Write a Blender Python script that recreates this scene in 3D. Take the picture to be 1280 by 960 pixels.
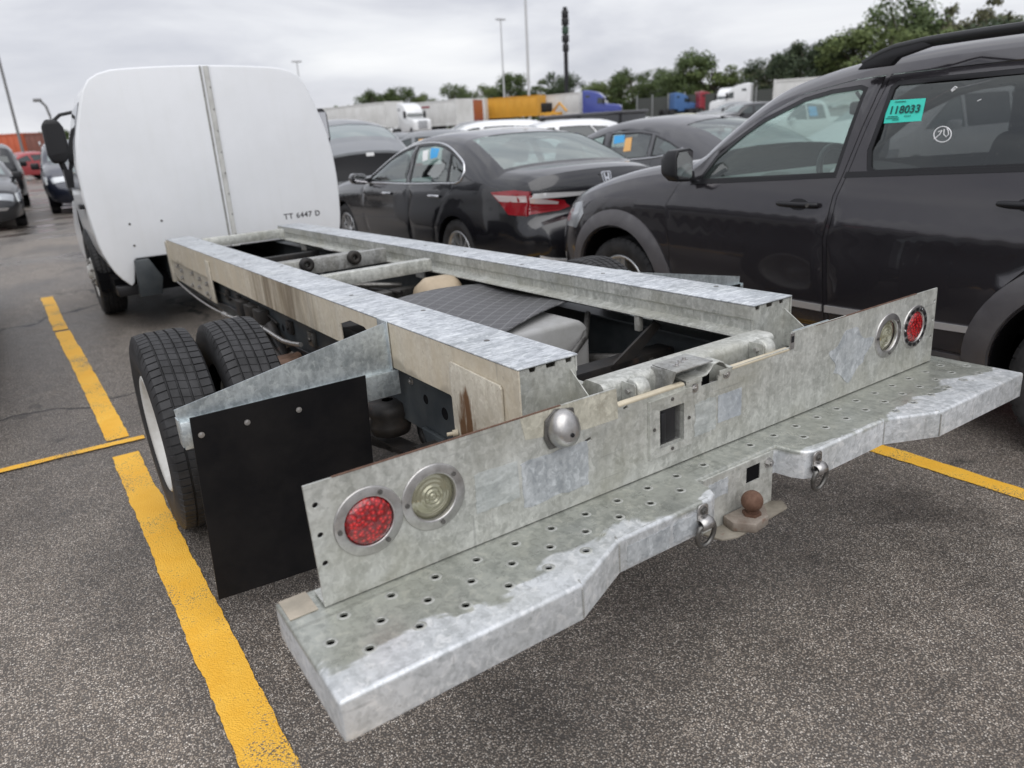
import bpy, bmesh, math, random
from mathutils import Vector, Matrix, Euler, noise
from mathutils.geometry import delaunay_2d_cdt
import numpy as np

for o in list(bpy.data.objects):
    bpy.data.objects.remove(o)
S = bpy.context.scene
COL = S.collection
PI = math.pi
R = math.radians
random.seed(7)

# ------------------------------------------------------------------ camera
cam_d = bpy.data.cameras.new('camera')
cam = bpy.data.objects.new('camera', cam_d)
COL.objects.link(cam)
cr = Vector((0.82747425, -0.55939917, -0.04856874))
cu = Vector((0.22427328, 0.2499689, 0.94192199))
cf = Vector((0.51476971, 0.79030887, -0.33230112))
M = Matrix((cr, cu, -cf)).transposed().to_4x4()
M.translation = Vector((-1.41164867, -1.17416747, 1.37582745))
cam.matrix_world = M
cam_d.sensor_width = 36.0
cam_d.lens = 25.556
cam_d.clip_start = 0.05
cam_d.clip_end = 3000
cam_d.dof.use_dof = True
cam_d.dof.focus_distance = 2.1
cam_d.dof.aperture_fstop = 2.9
S.camera = cam

# ------------------------------------------------------------------ world: overcast daylight
SUN_EL, SUN_AZ = 52, 205          # azimuth measured clockwise from +Y
world = bpy.data.worlds.new('World')
S.world = world
world.use_nodes = True
wn = world.node_tree
wn.nodes.clear()


def N(nt, typ, **kw):
    n = nt.nodes.new(typ)
    for k, v in kw.items():
        setattr(n, k, v)
    return n


def L(nt, a, b):
    nt.links.new(a, b)


def ramp(nt, src, stops, interp='LINEAR'):
    r = N(nt, 'ShaderNodeValToRGB')
    r.color_ramp.interpolation = interp
    e = r.color_ramp.elements
    e[0].position, e[0].color = stops[0][0], (*stops[0][1], 1)
    e[1].position, e[1].color = stops[-1][0], (*stops[-1][1], 1)
    for p, c in stops[1:-1]:
        x = e.new(p)
        x.color = (*c, 1)
    L(nt, src, r.inputs[0])
    return r.outputs[0]


def g3(v):
    return (v, v, v)


wo = N(wn, 'ShaderNodeOutputWorld')
bg = N(wn, 'ShaderNodeBackground')
bg.inputs['Strength'].default_value = 0.1
sky = N(wn, 'ShaderNodeTexSky', sky_type='NISHITA', sun_disc=False)
sky.sun_elevation = R(SUN_EL)
sky.sun_rotation = R(SUN_AZ)
tc = N(wn, 'ShaderNodeTexCoord')
mp = N(wn, 'ShaderNodeMapping')
mp.inputs['Scale'].default_value = (1.0, 1.0, 3.4)
mp.inputs['Rotation'].default_value = (0.1, -0.12, 0.4)
L(wn, tc.outputs['Generated'], mp.inputs[0])
nz = N(wn, 'ShaderNodeTexNoise')
nz.inputs['Scale'].default_value = 3.4
nz.inputs['Detail'].default_value = 6
nz.inputs['Roughness'].default_value = 0.52
nz.inputs['Distortion'].default_value = 0.35
L(wn, mp.outputs[0], nz.inputs['Vector'])
cloud = ramp(wn, nz.outputs['Fac'], [(0.30, (5.0, 5.15, 5.75)), (0.45, (6.2, 6.3, 6.8)), (0.58, (7.5, 7.6, 7.95)), (0.72, (8.6, 8.65, 8.8))])
# overcast luminance grows from horizon to zenith
sep = N(wn, 'ShaderNodeSeparateXYZ')
L(wn, tc.outputs['Generated'], sep.inputs[0])
el = ramp(wn, sep.outputs['Z'], [(0.0, g3(0.93)), (0.12, g3(0.93)), (0.35, g3(0.86)), (1.0, g3(1.45))])
mul = N(wn, 'ShaderNodeMix', data_type='RGBA', blend_type='MULTIPLY')
mul.inputs['Factor'].default_value = 1
L(wn, cloud, mul.inputs[6])
L(wn, el, mul.inputs[7])
mix = N(wn, 'ShaderNodeMix', data_type='RGBA')
mix.inputs['Factor'].default_value = 0.95
L(wn, sky.outputs[0], mix.inputs[6])
L(wn, mul.outputs[2], mix.inputs[7])
L(wn, mix.outputs[2], bg.inputs['Color'])
L(wn, bg.outputs[0], wo.inputs[0])

sun_d = bpy.data.lights.new('sun', 'SUN')
sun = bpy.data.objects.new('sun', sun_d)
COL.objects.link(sun)
sun_d.energy = 1.5
sun_d.angle = R(75)
sun_d.color = (1.0, 0.985, 0.96)
az, elv = R(SUN_AZ), R(SUN_EL)
sdir = Vector((math.sin(az) * math.cos(elv), math.cos(az) * math.cos(elv), math.sin(elv)))
sun.rotation_euler = (-sdir).to_track_quat('-Z', 'Y').to_euler()

S.view_settings.view_transform = 'Standard'
S.view_settings.look = 'None'
S.view_settings.gamma = 1
S.view_settings.exposure = 0.30
S.render.engine = 'CYCLES'
S.cycles.max_bounces = 8
S.cycles.transparent_max_bounces = 16
S.cycles.use_denoising = True

# ------------------------------------------------------------------ materials
MATS = {}


def base_mat(name, col=(0.5, 0.5, 0.5), rough=0.5, metal=0.0, spec=0.5, coat=0.0, **kw):
    if name in MATS:
        return MATS[name]
    m = bpy.data.materials.new(name)
    m.use_nodes = True
    b = m.node_tree.nodes['Principled BSDF']
    b.inputs['Base Color'].default_value = (*col, 1)
    b.inputs['Roughness'].default_value = rough
    b.inputs['Metallic'].default_value = metal
    b.inputs['Specular IOR Level'].default_value = spec
    b.inputs['Coat Weight'].default_value = coat
    b.inputs['Coat Roughness'].default_value = 0.04
    for k, v in kw.items():
        b.inputs[k].default_value = v
    m.diffuse_color = (*col, 1)
    MATS[name] = m
    return m


def nodes_of(m):
    nt = m.node_tree
    return nt, nt.nodes['Principled BSDF']


def noise_n(nt, vec, scale, detail=4, rough=0.55, dist=0.0):
    n = N(nt, 'ShaderNodeTexNoise')
    n.inputs['Scale'].default_value = scale
    n.inputs['Detail'].default_value = detail
    n.inputs['Roughness'].default_value = rough
    n.inputs['Distortion'].default_value = dist
    L(nt, vec, n.inputs['Vector'])
    return n.outputs['Fac']


def mapping(nt, scale=(1, 1, 1), loc=(0, 0, 0), rot=(0, 0, 0)):
    t = N(nt, 'ShaderNodeTexCoord')
    mm = N(nt, 'ShaderNodeMapping')
    mm.inputs['Scale'].default_value = scale
    mm.inputs['Location'].default_value = loc
    mm.inputs['Rotation'].default_value = rot
    L(nt, t.outputs['Object'], mm.inputs[0])
    return mm.outputs[0]


def mixc(nt, f, a, b, blend='MIX'):
    x = N(nt, 'ShaderNodeMix', data_type='RGBA', blend_type=blend)
    for s, v in ((x.inputs['Factor'], f), (x.inputs[6], a), (x.inputs[7], b)):
        if isinstance(v, (int, float)):
            s.default_value = v
        elif isinstance(v, tuple):
            s.default_value = (*v, 1)
        else:
            L(nt, v, s)
    return x.outputs[2]


def math_n(nt, op, a, b=None, clamp=False):
    x = N(nt, 'ShaderNodeMath', operation=op)
    x.use_clamp = clamp
    for i, v in enumerate((a, b)):
        if v is None:
            continue
        if isinstance(v, (int, float)):
            x.inputs[i].default_value = v
        else:
            L(nt, v, x.inputs[i])
    return x.outputs[0]


def bump(nt, b, h, strength=0.3, dist=0.01):
    x = N(nt, 'ShaderNodeBump')
    x.inputs['Strength'].default_value = strength
    x.inputs['Distance'].default_value = dist
    L(nt, h, x.inputs['Height'])
    L(nt, x.outputs[0], b.inputs['Normal'])


def galv(name, light=(0.55, 0.58, 0.60), dark=(0.34, 0.365, 0.375), dirt=0.0, dirtcol=(0.30, 0.26, 0.19), wet=False, rough=0.42, metal=0.45, streak='z', spangle=62, patina=0.25, flecks=0.35):
    m = base_mat(name)
    nt, b = nodes_of(m)
    v = mapping(nt)
    vo = N(nt, 'ShaderNodeTexVoronoi')
    vo.inputs['Scale'].default_value = spangle
    vo.inputs['Randomness'].default_value = 1
    wv = N(nt, 'ShaderNodeVectorMath', operation='ADD')
    nn = N(nt, 'ShaderNodeTexNoise')
    nn.inputs['Scale'].default_value = 26
    nn.inputs['Detail'].default_value = 4
    L(nt, v, nn.inputs['Vector'])
    sc = N(nt, 'ShaderNodeVectorMath', operation='SCALE')
    sc.inputs['Scale'].default_value = 0.05
    L(nt, nn.outputs['Color'], sc.inputs[0])
    L(nt, v, wv.inputs[0])
    L(nt, sc.outputs[0], wv.inputs[1])
    L(nt, wv.outputs[0], vo.inputs['Vector'])
    sp = N(nt, 'ShaderNodeSeparateColor')
    L(nt, vo.outputs['Color'], sp.inputs[0])
    big = noise_n(nt, v, 7, 5, 0.6, 0.3)
    fine = noise_n(nt, v, 95, 4, 0.65)
    sm = {'z': (22, 22, 2.2), 'x': (2.2, 22, 22), 'y': (24, 2.4, 24)}[streak]
    st = noise_n(nt, mapping(nt, sm), 1.6, 5, 0.65)
    f = math_n(nt, 'MULTIPLY', sp.outputs[0], 0.17)
    f = math_n(nt, 'ADD', f, math_n(nt, 'MULTIPLY', big, 0.55))
    f = math_n(nt, 'ADD', f, math_n(nt, 'MULTIPLY', fine, 0.42))
    f = math_n(nt, 'ADD', f, math_n(nt, 'MULTIPLY', st, 0.55))
    fac = ramp(nt, f, [(0.66, g3(0)), (0.96, g3(1))])
    # zinc flecks and mottling
    fv = noise_n(nt, mapping(nt, {'z': (1, 1, 0.8), 'x': (0.45, 1.6, 1), 'y': (1, 1, 1)}[streak], (4, 7, 1)), 46, 3, 0.6, 0.7)
    fleck = ramp(nt, fv, [(0.55, g3(0)), (0.63, g3(1))])
    fleck_d = ramp(nt, fv, [(0.36, g3(1)), (0.44, g3(0))])
    c = mixc(nt, fac, dark, light)
    c = mixc(nt, math_n(nt, 'MULTIPLY', fleck, flecks), c, tuple(min(0.9, x * 1.45) for x in light))
    c = mixc(nt, math_n(nt, 'MULTIPLY', fleck_d, flecks * 0.9), c, tuple(x * 0.72 for x in dark))
    # greenish-tan patina clouds
    pat = ramp(nt, noise_n(nt, mapping(nt, loc=(3, 1, 2)), 4.2, 6, 0.6, 0.4), [(0.48, g3(0)), (0.66, g3(1))])
    c = mixc(nt, math_n(nt, 'MULTIPLY', pat, patina), c, (0.36, 0.355, 0.29))
    if dirt > 0:
        dn = noise_n(nt, mapping(nt, {'z': (7, 7, 1.2), 'x': (1, 6, 6), 'y': (6, 1, 6)}[streak]), 1.5, 5, 0.6)
        df = ramp(nt, dn, [(0.40, g3(0.55)), (0.62, g3(1))])
        c = mixc(nt, math_n(nt, 'MULTIPLY', df, dirt), c, dirtcol)
    # fine scratches in two directions
    for sc_, lo_ in (((3.5, 60, 60), (2, 5, 8)), ((55, 55, 4.5), (6, 1, 3))):
        sn1 = noise_n(nt, mapping(nt, sc_, lo_, (0.25, 0.35, 0.15)), 1.0, 2, 0.5, 0.4)
        sf = ramp(nt, sn1, [(0.70, g3(0)), (0.73, g3(0.25))])
        c = mixc(nt, sf, c, (0.14, 0.14, 0.135))
    # dark scratches and pits
    pit = ramp(nt, noise_n(nt, mapping(nt, (1, 1, 1), (9, 4, 2)), 60, 3, 0.7), [(0.67, g3(0)), (0.74, g3(1))])
    c = mixc(nt, math_n(nt, 'MULTIPLY', pit, 0.45), c, (0.16, 0.155, 0.14))
    rgh = math_n(nt, 'ADD', math_n(nt, 'MULTIPLY', big, 0.28), rough - 0.1)
    if wet:
        # water lying on the step, shape of its own
        t = N(nt, 'ShaderNodeTexCoord')
        s3 = N(nt, 'ShaderNodeSeparateXYZ')
        L(nt, t.outputs['Object'], s3.inputs[0])
        wnz = noise_n(nt, mapping(nt, (4.6, 8, 1)), 1.25, 5, 0.55, 0.6)
        wl = math_n(nt, 'ADD', s3.outputs['Y'], math_n(nt, 'MULTIPLY', math_n(nt, 'SUBTRACT', wnz, 0.5), 0.30))
        wf = ramp(nt, math_n(nt, 'ADD', wl, 0.66), [(0.492, g3(0)), (0.506, g3(1))])
        zc = ramp(nt, s3.outputs['Z'], [(0.525, g3(0)), (0.532, g3(1))])
        wf = math_n(nt, 'MULTIPLY', wf, zc)
        wc = mixc(nt, 1.0, c, (0.60, 0.60, 0.53), 'MULTIPLY')
        c = mixc(nt, wf, c, wc)
        rgh = math_n(nt, 'ADD', rgh, math_n(nt, 'MULTIPLY', wf, -0.17))
    L(nt, c, b.inputs['Base Color'])
    L(nt, rgh, b.inputs['Roughness'])
    b.inputs['Metallic'].default_value = metal
    hh = math_n(nt, 'ADD', math_n(nt, 'MULTIPLY', fine, 0.6), math_n(nt, 'MULTIPLY', pit, -0.8))
    bump(nt, b, math_n(nt, 'ADD', hh, math_n(nt, 'MULTIPLY', big, 1.5)), 0.25, 0.0016)
    return m


def paint(name, col, rough=0.32, metal=0.35, coat=0.7, drops=False, dust=0.25):
    m = base_mat(name, col, rough, metal, 0.5, coat)
    nt, b = nodes_of(m)
    v = mapping(nt)
    d = noise_n(nt, v, 5, 6, 0.6)
    dr = ramp(nt, d, [(0.45, g3(0)), (0.7, g3(1))])
    c = mixc(nt, math_n(nt, 'MULTIPLY', dr, dust * 0.35), col, tuple(min(1, x * 0.8 + 0.05) for x in col))
    L(nt, c, b.inputs['Base Color'])
    fl = noise_n(nt, v, 3.0, 3, 0.6)
    L(nt, math_n(nt, 'ADD', math_n(nt, 'MULTIPLY', fl, 0.03), rough - 0.015), b.inputs['Roughness'])
    if drops:
        vo = N(nt, 'ShaderNodeTexVoronoi')
        vo.inputs['Scale'].default_value = 95
        L(nt, v, vo.inputs['Vector'])
        sp = N(nt, 'ShaderNodeSeparateColor')
        L(nt, vo.outputs['Color'], sp.inputs[0])
        k = math_n(nt, 'MULTIPLY', math_n(nt, 'GREATER_THAN', sp.outputs[0], 0.80), 1.0)
        h = ramp(nt, vo.outputs['Distance'], [(0.0, g3(1)), (0.16, g3(0.7)), (0.24, g3(0))])
        h = math_n(nt, 'MULTIPLY', h, k)
        x = N(nt, 'ShaderNodeBump')
        x.inputs['Strength'].default_value = 0.35
        x.inputs['Distance'].default_value = 0.0008
        L(nt, h, x.inputs['Height'])
        L(nt, x.outputs[0], b.inputs['Coat Normal'])
        L(nt, x.outputs[0], b.inputs['Normal'])
    return m


def glass(name, tint=(0.75, 0.82, 0.80), refl=0.08, drops=False, sky_veil=0.0):
    if name in MATS:
        return MATS[name]
    m = bpy.data.materials.new(name)
    m.use_nodes = True
    nt = m.node_tree
    nt.nodes.clear()
    o = N(nt, 'ShaderNodeOutputMaterial')
    tr = N(nt, 'ShaderNodeBsdfTransparent')
    tr.inputs[0].default_value = (*tint, 1)
    gl = N(nt, 'ShaderNodeBsdfGlossy')
    gl.inputs['Roughness'].default_value = 0.02
    gl.inputs['Color'].default_value = (0.95, 1, 0.99, 1)
    lw = N(nt, 'ShaderNodeFresnel')
    geo = N(nt, 'ShaderNodeNewGeometry')
    L(nt, math_n(nt, 'SUBTRACT', 1.52, math_n(nt, 'MULTIPLY', geo.outputs['Backfacing'], 1.52 - 1 / 1.52)), lw.inputs['IOR'])
    f = math_n(nt, 'ADD', math_n(nt, 'MULTIPLY', lw.outputs[0], 0.9), refl, True)
    if drops:
        v = mapping(nt)
        vo = N(nt, 'ShaderNodeTexVoronoi')
        vo.inputs['Scale'].default_value = 42
        L(nt, v, vo.inputs['Vector'])
        sp = N(nt, 'ShaderNodeSeparateColor')
        L(nt, vo.outputs['Color'], sp.inputs[0])
        k = math_n(nt, 'GREATER_THAN', sp.outputs[0], 0.72)
        h = ramp(nt, vo.outputs['Distance'], [(0.0, g3(1)), (0.12, g3(0.7)), (0.2, g3(0))])
        h = math_n(nt, 'MULTIPLY', h, k)
        x = N(nt, 'ShaderNodeBump')
        x.inputs['Strength'].default_value = 0.6
        x.inputs['Distance'].default_value = 0.0014
        L(nt, h, x.inputs['Height'])
        L(nt, x.outputs[0], gl.inputs['Normal'])
    ms = N(nt, 'ShaderNodeMixShader')
    L(nt, f, ms.inputs[0])
    L(nt, tr.outputs[0], ms.inputs[1])
    L(nt, gl.outputs[0], ms.inputs[2])
    if sky_veil:  # pale translucent and diffuse mix paints a reflected-sky veil into the glass
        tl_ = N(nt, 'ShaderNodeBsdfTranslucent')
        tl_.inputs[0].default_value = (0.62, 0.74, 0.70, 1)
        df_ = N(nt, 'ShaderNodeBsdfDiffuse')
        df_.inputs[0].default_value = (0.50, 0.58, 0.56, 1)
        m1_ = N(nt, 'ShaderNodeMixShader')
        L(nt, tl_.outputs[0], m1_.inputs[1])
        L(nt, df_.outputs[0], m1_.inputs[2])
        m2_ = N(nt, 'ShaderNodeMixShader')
        m2_.inputs[0].default_value = sky_veil
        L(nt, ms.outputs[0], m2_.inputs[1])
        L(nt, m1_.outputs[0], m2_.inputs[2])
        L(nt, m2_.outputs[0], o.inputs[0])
    else:
        L(nt, ms.outputs[0], o.inputs[0])
    MATS[name] = m
    return m


def asphalt_color(nt, v):
    """exposed-aggregate asphalt: returns colour, height, wet factor"""
    vo = N(nt, 'ShaderNodeTexVoronoi')
    vo.inputs['Scale'].default_value = 205
    vo.inputs['Randomness'].default_value = 1
    L(nt, v, vo.inputs['Vector'])
    sp = N(nt, 'ShaderNodeSeparateColor')
    L(nt, vo.outputs['Color'], sp.inputs[0])
    stone = ramp(nt, sp.outputs[0], [(0.0, (0.055, 0.047, 0.041)), (0.22, (0.115, 0.097, 0.083)), (0.50, (0.180, 0.155, 0.132)), (0.78, (0.235, 0.21, 0.185)), (0.94, (0.33, 0.305, 0.28)), (1.0, (0.43, 0.41, 0.385))])
    edge = ramp(nt, vo.outputs['Distance'], [(0.34, g3(1)), (0.66, g3(0))])
    c = mixc(nt, edge, (0.052, 0.047, 0.043), stone)
    big = noise_n(nt, v, 0.55, 6, 0.62, 0.2)
    tone = ramp(nt, big, [(0.30, (1.25, 1.24, 1.23)), (0.5, (1.72, 1.69, 1.64)), (0.7, (2.25, 2.17, 2.06))])
    c = mixc(nt, 1.0, c, tone, 'MULTIPLY')
    mid = noise_n(nt, v, 9, 4, 0.6)
    c = mixc(nt, 1.0, c, ramp(nt, mid, [(0.3, g3(0.82)), (0.7, g3(1.16))]), 'MULTIPLY')
    return c, edge, big


def asphalt_mat():
    m = base_mat('asphalt_wet')
    nt, b = nodes_of(m)
    v = mapping(nt)
    c, edge, big = asphalt_color(nt, v)
    # distance-scale variation and crack network
    vo = N(nt, 'ShaderNodeTexVoronoi', feature='DISTANCE_TO_EDGE')
    vo.inputs['Scale'].default_value = 0.42
    nn = N(nt, 'ShaderNodeTexNoise')
    nn.inputs['Scale'].default_value = 2.2
    nn.inputs['Detail'].default_value = 6
    L(nt, v, nn.inputs['Vector'])
    sc = N(nt, 'ShaderNodeVectorMath', operation='SCALE')
    sc.inputs['Scale'].default_value = 0.9
    L(nt, nn.outputs['Color'], sc.inputs[0])
    ad = N(nt, 'ShaderNodeVectorMath', operation='ADD')
    L(nt, v, ad.inputs[0])
    L(nt, sc.outputs[0], ad.inputs[1])
    L(nt, ad.outputs[0], vo.inputs['Vector'])
    cm = ramp(nt, noise_n(nt, mapping(nt, loc=(5, 3, 0)), 0.35, 2), [(0.50, g3(0)), (0.62, g3(1))])
    ck = ramp(nt, vo.outputs['Distance'], [(0.0, g3(1)), (0.006, g3(0.8)), (0.014, g3(0))])
    ck = math_n(nt, 'MULTIPLY', ck, cm)
    c = mixc(nt, ck, c, (0.012, 0.011, 0.011))
    # lying water beyond the cab
    wet = ramp(nt, noise_n(nt, mapping(nt, (0.35, 0.8, 1), (2.2, 0.3, 0)), 1.0, 5, 0.5, 0.3), [(0.50, g3(0)), (0.60, g3(1))])
    t = N(nt, 'ShaderNodeTexCoord')
    s3 = N(nt, 'ShaderNodeSeparateXYZ')
    L(nt, t.outputs['Object'], s3.inputs[0])
    far = ramp(nt, math_n(nt, 'MULTIPLY', s3.outputs['Y'], 0.02), [(0.16, g3(0.0)), (0.26, g3(1))])
    wet = math_n(nt, 'MULTIPLY', wet, far)
    c = mixc(nt, math_n(nt, 'MULTIPLY', wet, 0.5), c, (0.02, 0.02, 0.021))
    # damp patches and oil drips
    dm = ramp(nt, noise_n(nt, mapping(nt, (0.9, 0.55, 1), (1.7, 5.2, 0)), 1.0, 6, 0.6, 0.5), [(0.47, g3(0)), (0.60, g3(1))])
    c = mixc(nt, math_n(nt, 'MULTIPLY', dm, 0.50), c, mixc(nt, 1.0, c, (0.42, 0.41, 0.41), 'MULTIPLY'))
    oil = ramp(nt, noise_n(nt, mapping(nt, (1, 1, 1), (8.2, 1.1, 0)), 3.1, 4, 0.55, 0.2), [(0.66, g3(0)), (0.72, g3(1))])
    c = mixc(nt, math_n(nt, 'MULTIPLY', oil, 0.6), c, (0.018, 0.016, 0.015))
    L(nt, c, b.inputs['Base Color'])
    big = math_n(nt, 'SUBTRACT', big, math_n(nt, 'MULTIPLY', dm, 0.45))
    r0 = math_n(nt, 'ADD', math_n(nt, 'MULTIPLY', big, 0.30), 0.36)
    r1 = math_n(nt, 'SUBTRACT', r0, math_n(nt, 'MULTIPLY', wet, 0.40), True)
    L(nt, r1, b.inputs['Roughness'])
    b.inputs['Specular IOR Level'].default_value = 0.5
    bs = N(nt, 'ShaderNodeBump')
    bs.inputs['Distance'].default_value = 0.004
    L(nt, math_n(nt, 'SUBTRACT', 0.75, math_n(nt, 'MULTIPLY', wet, 0.72)), bs.inputs['Strength'])
    L(nt, math_n(nt, 'SUBTRACT', edge, math_n(nt, 'MULTIPLY', ck, 3)), bs.inputs['Height'])
    L(nt, bs.outputs[0], b.inputs['Normal'])
    return m


def line_mat():
    m = base_mat('yellow_road_paint')
    nt, b = nodes_of(m)
    v = mapping(nt)
    c, edge, big = asphalt_color(nt, v)
    sp = noise_n(nt, v, 170, 3, 0.6)
    pt = mixc(nt, ramp(nt, noise_n(nt, v, 6, 5, 0.6), [(0.3, g3(0)), (0.7, g3(1))]), (0.78, 0.40, 0.025), (0.86, 0.50, 0.06))
    wear = math_n(nt, 'ADD', math_n(nt, 'MULTIPLY', noise_n(nt, v, 3.0, 5, 0.6), 0.55), math_n(nt, 'MULTIPLY', sp, 0.45))
    wear = math_n(nt, 'ADD', wear, math_n(nt, 'MULTIPLY', math_n(nt, 'SUBTRACT', 1.0, edge), 0.09))
    wf = ramp(nt, wear, [(0.605, g3(0)), (0.66, g3(1))])
    L(nt, mixc(nt, math_n(nt, 'MULTIPLY', wf, 0.93), pt, c), b.inputs['Base Color'])
    b.inputs['Roughness'].default_value = 0.6
    bump(nt, b, edge, 0.45, 0.003)
    return m


def rubber_mat(name='tyre_rubber', col=(0.018, 0.018, 0.019)):
    m = base_mat(name, col, 0.62)
    nt, b = nodes_of(m)
    v = mapping(nt)
    f = ramp(nt, noise_n(nt, v, 14, 6, 0.65), [(0.35, g3(0)), (0.75, g3(1))])
    L(nt, mixc(nt, f, col, tuple(x * 2.4 + 0.004 for x in col)), b.inputs['Base Color'])
    bump(nt, b, noise_n(nt, v, 160, 3), 0.2, 0.001)
    return m


def grime(name, col, col2, rough=0.6, metal=0.0, scale=9, rust=0.0):
    m = base_mat(name, col, rough, metal)
    nt, b = nodes_of(m)
    v = mapping(nt)
    f = ramp(nt, noise_n(nt, v, scale, 6, 0.65), [(0.38, g3(0)), (0.68, g3(1))])
    c = mixc(nt, f, col, col2)
    if rust:
        rf = ramp(nt, noise_n(nt, mapping(nt, loc=(7, 1, 3)), scale * 1.3, 6, 0.7), [(0.60, g3(0)), (0.68, g3(1))])
        c = mixc(nt, math_n(nt, 'MULTIPLY', rf, rust), c, (0.16, 0.065, 0.03))
    L(nt, c, b.inputs['Base Color'])
    bump(nt, b, noise_n(nt, v, 70, 5, 0.7), 0.3, 0.0015)
    return m


GALV = galv('galvanised_plate', dirt=0.10, streak='z', light=(0.60, 0.61, 0.58), dark=(0.36, 0.37, 0.345), patina=0.5, flecks=0.28)
GALV_TOP = galv('galvanised_rail_top', light=(0.60, 0.625, 0.655), dark=(0.33, 0.355, 0.38), streak='x', flecks=0.5, patina=0.10, spangle=48, rough=0.40)
GALV_STEP = galv('galvanised_step', wet=True, flecks=0.4, light=(0.66, 0.68, 0.70), dark=(0.43, 0.45, 0.46), streak='y', patina=0.2)
GALV_NEW = galv('new_galvanised_bracket', light=(0.58, 0.63, 0.65), dark=(0.34, 0.38, 0.40), metal=0.7, rough=0.36, patina=0.05, spangle=60)
GALV_DIRT = galv('dirty_galvanised_rail_side', dirt=0.75, dirtcol=(0.40, 0.355, 0.275), light=(0.54, 0.53, 0.49), dark=(0.36, 0.34, 0.29), metal=0.1, rough=0.6, streak='z')
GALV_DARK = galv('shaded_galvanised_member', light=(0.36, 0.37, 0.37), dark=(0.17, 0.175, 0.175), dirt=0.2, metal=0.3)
CREAM = grime('cream_weathered_edge', (0.55, 0.49, 0.37), (0.42, 0.37, 0.28), 0.6)
ASPH = asphalt_mat()
LINE = line_mat()
RUB = rubber_mat()
RUB.node_tree.nodes['Principled BSDF'].inputs['Specular IOR Level'].default_value = 0.3
FRAME = grime('dark_frame_paint', (0.035, 0.042, 0.048), (0.060, 0.068, 0.072), 0.5, 0.2)
BLACKM = grime('black_greasy_metal', (0.012, 0.012, 0.013), (0.035, 0.030, 0.026), 0.55, 0.3, rust=0.25)
RUSTY = grime('rusty_metal', (0.10, 0.050, 0.032), (0.18, 0.105, 0.072), 0.75, 0.3, 30)
FLAP = grime('black_rubber_flap', (0.005, 0.005, 0.006), (0.013, 0.012, 0.012), 0.55, 0, 5)
CHROME = base_mat('chrome', (0.75, 0.76, 0.78), 0.12, 1.0)
STEEL = grime('brushed_steel', (0.52, 0.51, 0.50), (0.36, 0.35, 0.34), 0.32, 0.9, 40)
DULL = grime('dull_steel', (0.20, 0.195, 0.185), (0.10, 0.095, 0.09), 0.42, 0.8, 40)
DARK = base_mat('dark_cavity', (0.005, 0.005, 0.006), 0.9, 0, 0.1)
FLAP.node_tree.nodes['Principled BSDF'].inputs['Specular IOR Level'].default_value = 0.15
BLKPL = base_mat('black_plastic', (0.014, 0.014, 0.016), 0.38, 0, 0.35)
TANK = grime('grey_tank_plastic', (0.33, 0.33, 0.33), (0.26, 0.26, 0.25), 0.55)
TAN = grime('tan_canister', (0.42, 0.34, 0.24), (0.33, 0.26, 0.18), 0.5)
WHITE_GEL = grime('white_fibreglass', (0.74, 0.755, 0.78), (0.70, 0.715, 0.735), 0.36, 0, 2.2)
nt, b = nodes_of(WHITE_GEL)
o_ = b.inputs['Base Color'].links[0].from_socket
g_ = ramp(nt, noise_n(nt, mapping(nt, (9, 9, 0.7)), 1.3, 5, 0.6, 0.2), [(0.50, g3(0)), (0.72, g3(0.08))])
L(nt, mixc(nt, g_, o_, (0.50, 0.49, 0.45)), b.inputs['Base Color'])
WHITE_P = paint('white_paint', (0.74, 0.75, 0.76), 0.35, 0.0, 0.5)
SEAL = grime('grey_sealant_strip', (0.56, 0.56, 0.54), (0.42, 0.42, 0.40), 0.6)

# ------------------------------------------------------------------ geometry helpers
def ccw(lp):
    a = sum(lp[i][0] * lp[(i + 1) % len(lp)][1] - lp[(i + 1) % len(lp)][0] * lp[i][1] for i in range(len(lp)))
    return list(lp) if a > 0 else list(reversed(list(lp)))


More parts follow.
